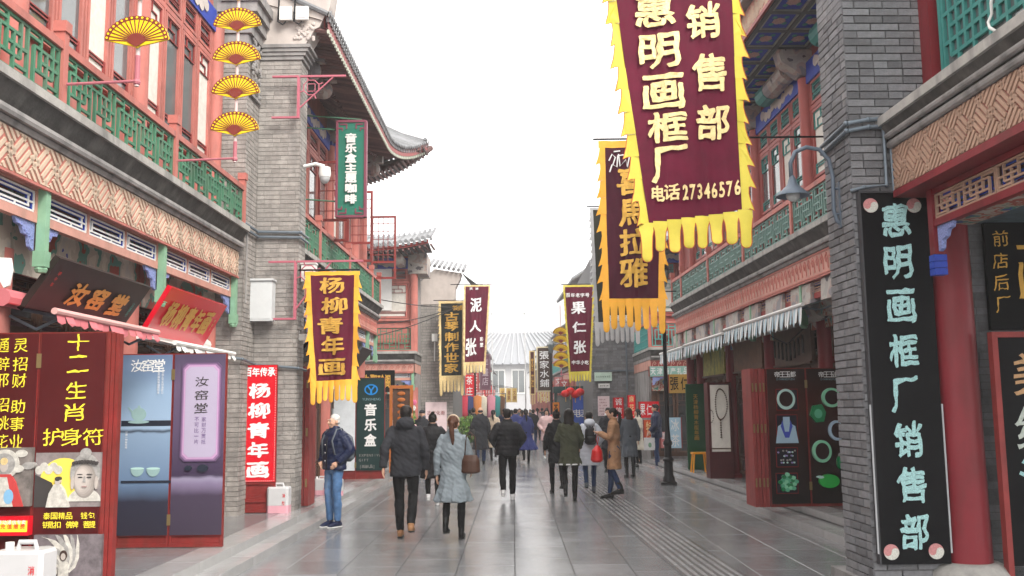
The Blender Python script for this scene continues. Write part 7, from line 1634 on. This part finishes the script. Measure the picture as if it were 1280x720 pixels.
rs('long pale teal signboard with cream script over the far right shop', 812, 862, 458, 470, 28.7, '天津特产礼品', mat('pale_teal_board',(.25,.45,.40),.5), WTXT)
t = rs('mustard yellow signboard with black characters leaning under the teal board', 836, 876, 468, 491, 28.2, '張仁記', mat('mustard_board',(.45,.27,.06),.5), BLACK)
t = rs('pink and red poster low by the far shop window', 826, 834, 540, 560, 28.8, '面食', mat('pink_food_poster',(.6,.2,.2),.5), WTXT)
# phone booth
X0, X1 = atS('W0', 694, 520, 38)[0], atS('W0', 736, 520, 38)[0]
t = thing('phone_booth', 'dark framed booth with blue printed panel at the far right crossing', 'booth', ((X0+X1)/2, 38, 0), 'W')
part(MB().box(X0,X0+.1,38,39,0,2.3).box(X1-.1,X1,38,39,0,2.3).box(X0-.05,X1+.05,37.9,39.1,2.3,2.55).box(X0+.6,X0+.68,38,38.1,0,2.3), 'frame', mat('booth_green',(.02,.06,.06),.4), t)
part(MB().box(X0+.7,X1-.12,38.02,38.06,.2,2.2), 'panel', mat('booth_blue',(.03,.09,.42),.4), t); part(MB().box(X0+.11,X0+.59,38.02,38.06,.2,2.2), 'pane', GLASS, t)
letters(t, row_text('电话', X0+.75, X1-.15, 1.5, .3), WTXT, lambda u, v, d: Vector((u, 38.01-d, v)), 'lettering', True)
# red lanterns and orange box light
for k, (x, y) in enumerate(((707,492),(713,489),(719,493),(725,490))):
    X, Z = atS('W0', x, y, 36); t = thing('lantern', ('first','second','third','fourth')[k]+' from the left of the red lanterns hung over the far booth', 'lantern', (X,36,Z), 'W', 'red lanterns over the booth')
    part(MB().ell((X,36,Z), (.17,.17,.14), 14, 10), 'shade', mat('lantern_red',(.7,.01,.01),.5), t, smooth=True); part(MB().tube([(X,36,Z+.14),(X,36,Z+.35)], .008, 5).tube([(X,36,Z-.14),(X,36,Z-.3)], .02, 5), 'cord', GOLD, t)
rs('orange lit box sign with dark symbol beside the far booth', 691, 699, 503, 519, 37, '茶', mat('orange_box',(.75,.25,.02),.4), IRON)
# far stalls left: hanging clothes
CLN = ('crimson','navy','grey','orange','cream','black','pink','teal','brown')
CL = [mat('cloth_'+c_, v, .8) for c_, v in zip(CLN, ((.45,.04,.07),(.04,.05,.14),(.28,.28,.28),(.55,.2,.06),(.6,.55,.45),(.015,.015,.015),(.6,.25,.32),(.05,.25,.25),(.14,.07,.04)))]
for k in range(9):
    x = -1.95+.16*k+.02*k; Y = 38+1.2*(k % 3); z = 2.25
    b = MB(); b.tube([(x,Y,z),(x,Y,z-.08),(x,Y,z-.6),(x,Y,z-.95-.1*(k % 3))], [(.03,.02),(.17,.05),(.15,.06),(.18,.07)], 10, ref=(1,0,0))
    t = solo(b, 'hanging_garment', CL[k], CLN[k]+' garment hanging on the clothes stall at the far left crossing', 'garment', (x,Y,1.2), 'W', 'garments hanging on the far left stall', smooth=True)
solo(MB().tube([(-2.2,37.9,0),(-2.2,37.9,2.3),(-.3,37.9,2.3),(-.3,37.9,0)], .025, 6), 'clothes_rail', STEEL, 'steel rail holding the far left garments', 'rail', (-1.2,37.9,0), 'W')
# red signs down both far rows
rr = random.Random(8)
FR, PS = mat('faded_red_sign',(.5,.1,.1),.6), mat('pink_sign',(.6,.25,.25),.6)
CN, TX, TE = ('bright red','faded red','pink'), (('茶庄','古玩','字画'),('文房','小吃','泥塑')), (('tea shop','antiques','calligraphy'),('stationery','snacks','clay figure'))
for k in range(9):
    Y = 45+k*5.5; z = 2.2+rr.uniform(0,.4)
    for si, (X, row) in enumerate(((-2.25+.02*k,'left'),(2.28-.03*k,'right'))):
        ci = (k+si) % 3; redshop(CN[ci]+' hanging sign with '+TE[si][k//3]+' characters on the far '+row+' row', X, X+.42, Y+2*si, z-.1*si, z+1.0-.2*si, TX[si][k//3], (REDV, FR, PS)[ci])
# planter with green shrub, flower stand
def leaves_ball(b, c, r, n, size, seed, mats=1):
    rr = random.Random(seed)
    for _ in range(n):
        d = Vector((rr.gauss(0,1), rr.gauss(0,1), rr.gauss(0,1))).normalized()*rr.uniform(.55,1.02); p = Vector((c[0]+d.x*r[0], c[1]+d.y*r[1], c[2]+d.z*r[2]))
        u = Vector((rr.uniform(-1,1),rr.uniform(-1,1),rr.uniform(-.4,1))).normalized()*size*rr.uniform(.6,1.3); v = u.orthogonal().normalized()*size*.4; b.cur = rr.randrange(mats)
        b.add([p-v, p+u*.5-v*.1, p+u, p+v], [(0,1,2,3)])
LG = [mat('leaf_bright',(.10,.22,.03),.6,.3), mat('leaf_mid',(.05,.13,.02),.6,.3), mat('leaf_pale',(.2,.3,.08),.6,.3)]
X, Y = -1.55, 33.5
t = thing('planter_shrub', 'bright green shrub in a stone planter at the far left crossing', 'plant', (X,Y,0), 'W')
part(MB().box(X-.6,X+.6,Y-.25,Y+.25,-.01,.55), 'planter', GREY, t); b = MB(); leaves_ball(b, (X,Y,1.0), (.68,.35,.48), 1900, .09, 4, 3); part(b, 'foliage', LG, t, kind='stuff')
part(MB().tube([(X-.2,Y,.5),(X-.25,Y,1.1)], .02, 5).tube([(X+.2,Y,.5),(X+.22,Y,1.1)], .02, 5).tube([(X,Y,.5),(X,Y,1.2)], .02, 5), 'stem', DWOOD, t, kind='stuff')
X, Y = -2.95, 26.5
t = thing('flower_stand', 'tall stand of pink and white flowers by the cap-wearing man', 'flower stand', (X,Y,0), 'W')
part(MB().tube([(X-.2,Y,0),(X,Y,1.0),(X+.2,Y,0)], .02, 6), 'stand', WHITE, t); b = MB(); leaves_ball(b, (X,Y,1.35), (.3,.25,.62), 500, .12, 6, 3); part(b, 'foliage', LG, t, kind='stuff')
FL = [mat('petal_rose',(.65,.15,.28),.6), mat('petal_blush',(.7,.42,.45),.6), mat('petal_white',(.7,.68,.66),.6)]
rr = random.Random(12)
for k in range(34):
    c = (X+rr.uniform(-.28,.28), Y-.2-rr.uniform(0,.1), .85+rr.uniform(0,1.1)); b = MB()
    for j in range(6): a = j*math.pi/3; b.ell((c[0]+.045*math.cos(a), c[1], c[2]+.045*math.sin(a)), (.035,.02,.035), 6, 4)
    b.ell((c[0],c[1]-.02,c[2]), .025, 6, 4); part(b, 'flower', FL[k % 3], t, kind='stuff' if 0 else None)
t = thing('poster', 'pale pink poster behind the flowers on the gable wall', 'poster', (-2.6,31.9,1), 'W'); part(MB().box(-2.9,-2.2,31.9,31.95,1.0,1.95), 'sheet', mat('pale_pink_poster',(.75,.6,.62),.5), t)
letters(t, row_text('古文化街', -2.85, -2.25, 1.6, .13), PINKD, lambda u, v, d: Vector((u, 31.895-d, v)), 'lettering', True)
# overhead wires at the far left crossing
for k, (p, q_) in enumerate((((-4.2,27,4.9),(-1.2,33,5.2)),((-4.2,27,3.7),(-1.6,31,5.1)),((-4.3,28,4.2),(-2.0,31.5,5.0)))):
    P, Q = Vector(p), Vector(q_); solo(MB().tube([P.lerp(Q, i/8)+Vector((0,0,-.12*math.sin(math.pi*i/8))) for i in range(9)], .014, 5), 'wire', IRON, ('upper','lowest','middle')[k]+' of three thin wires slung across the far left crossing', 'wire', p, 'W')
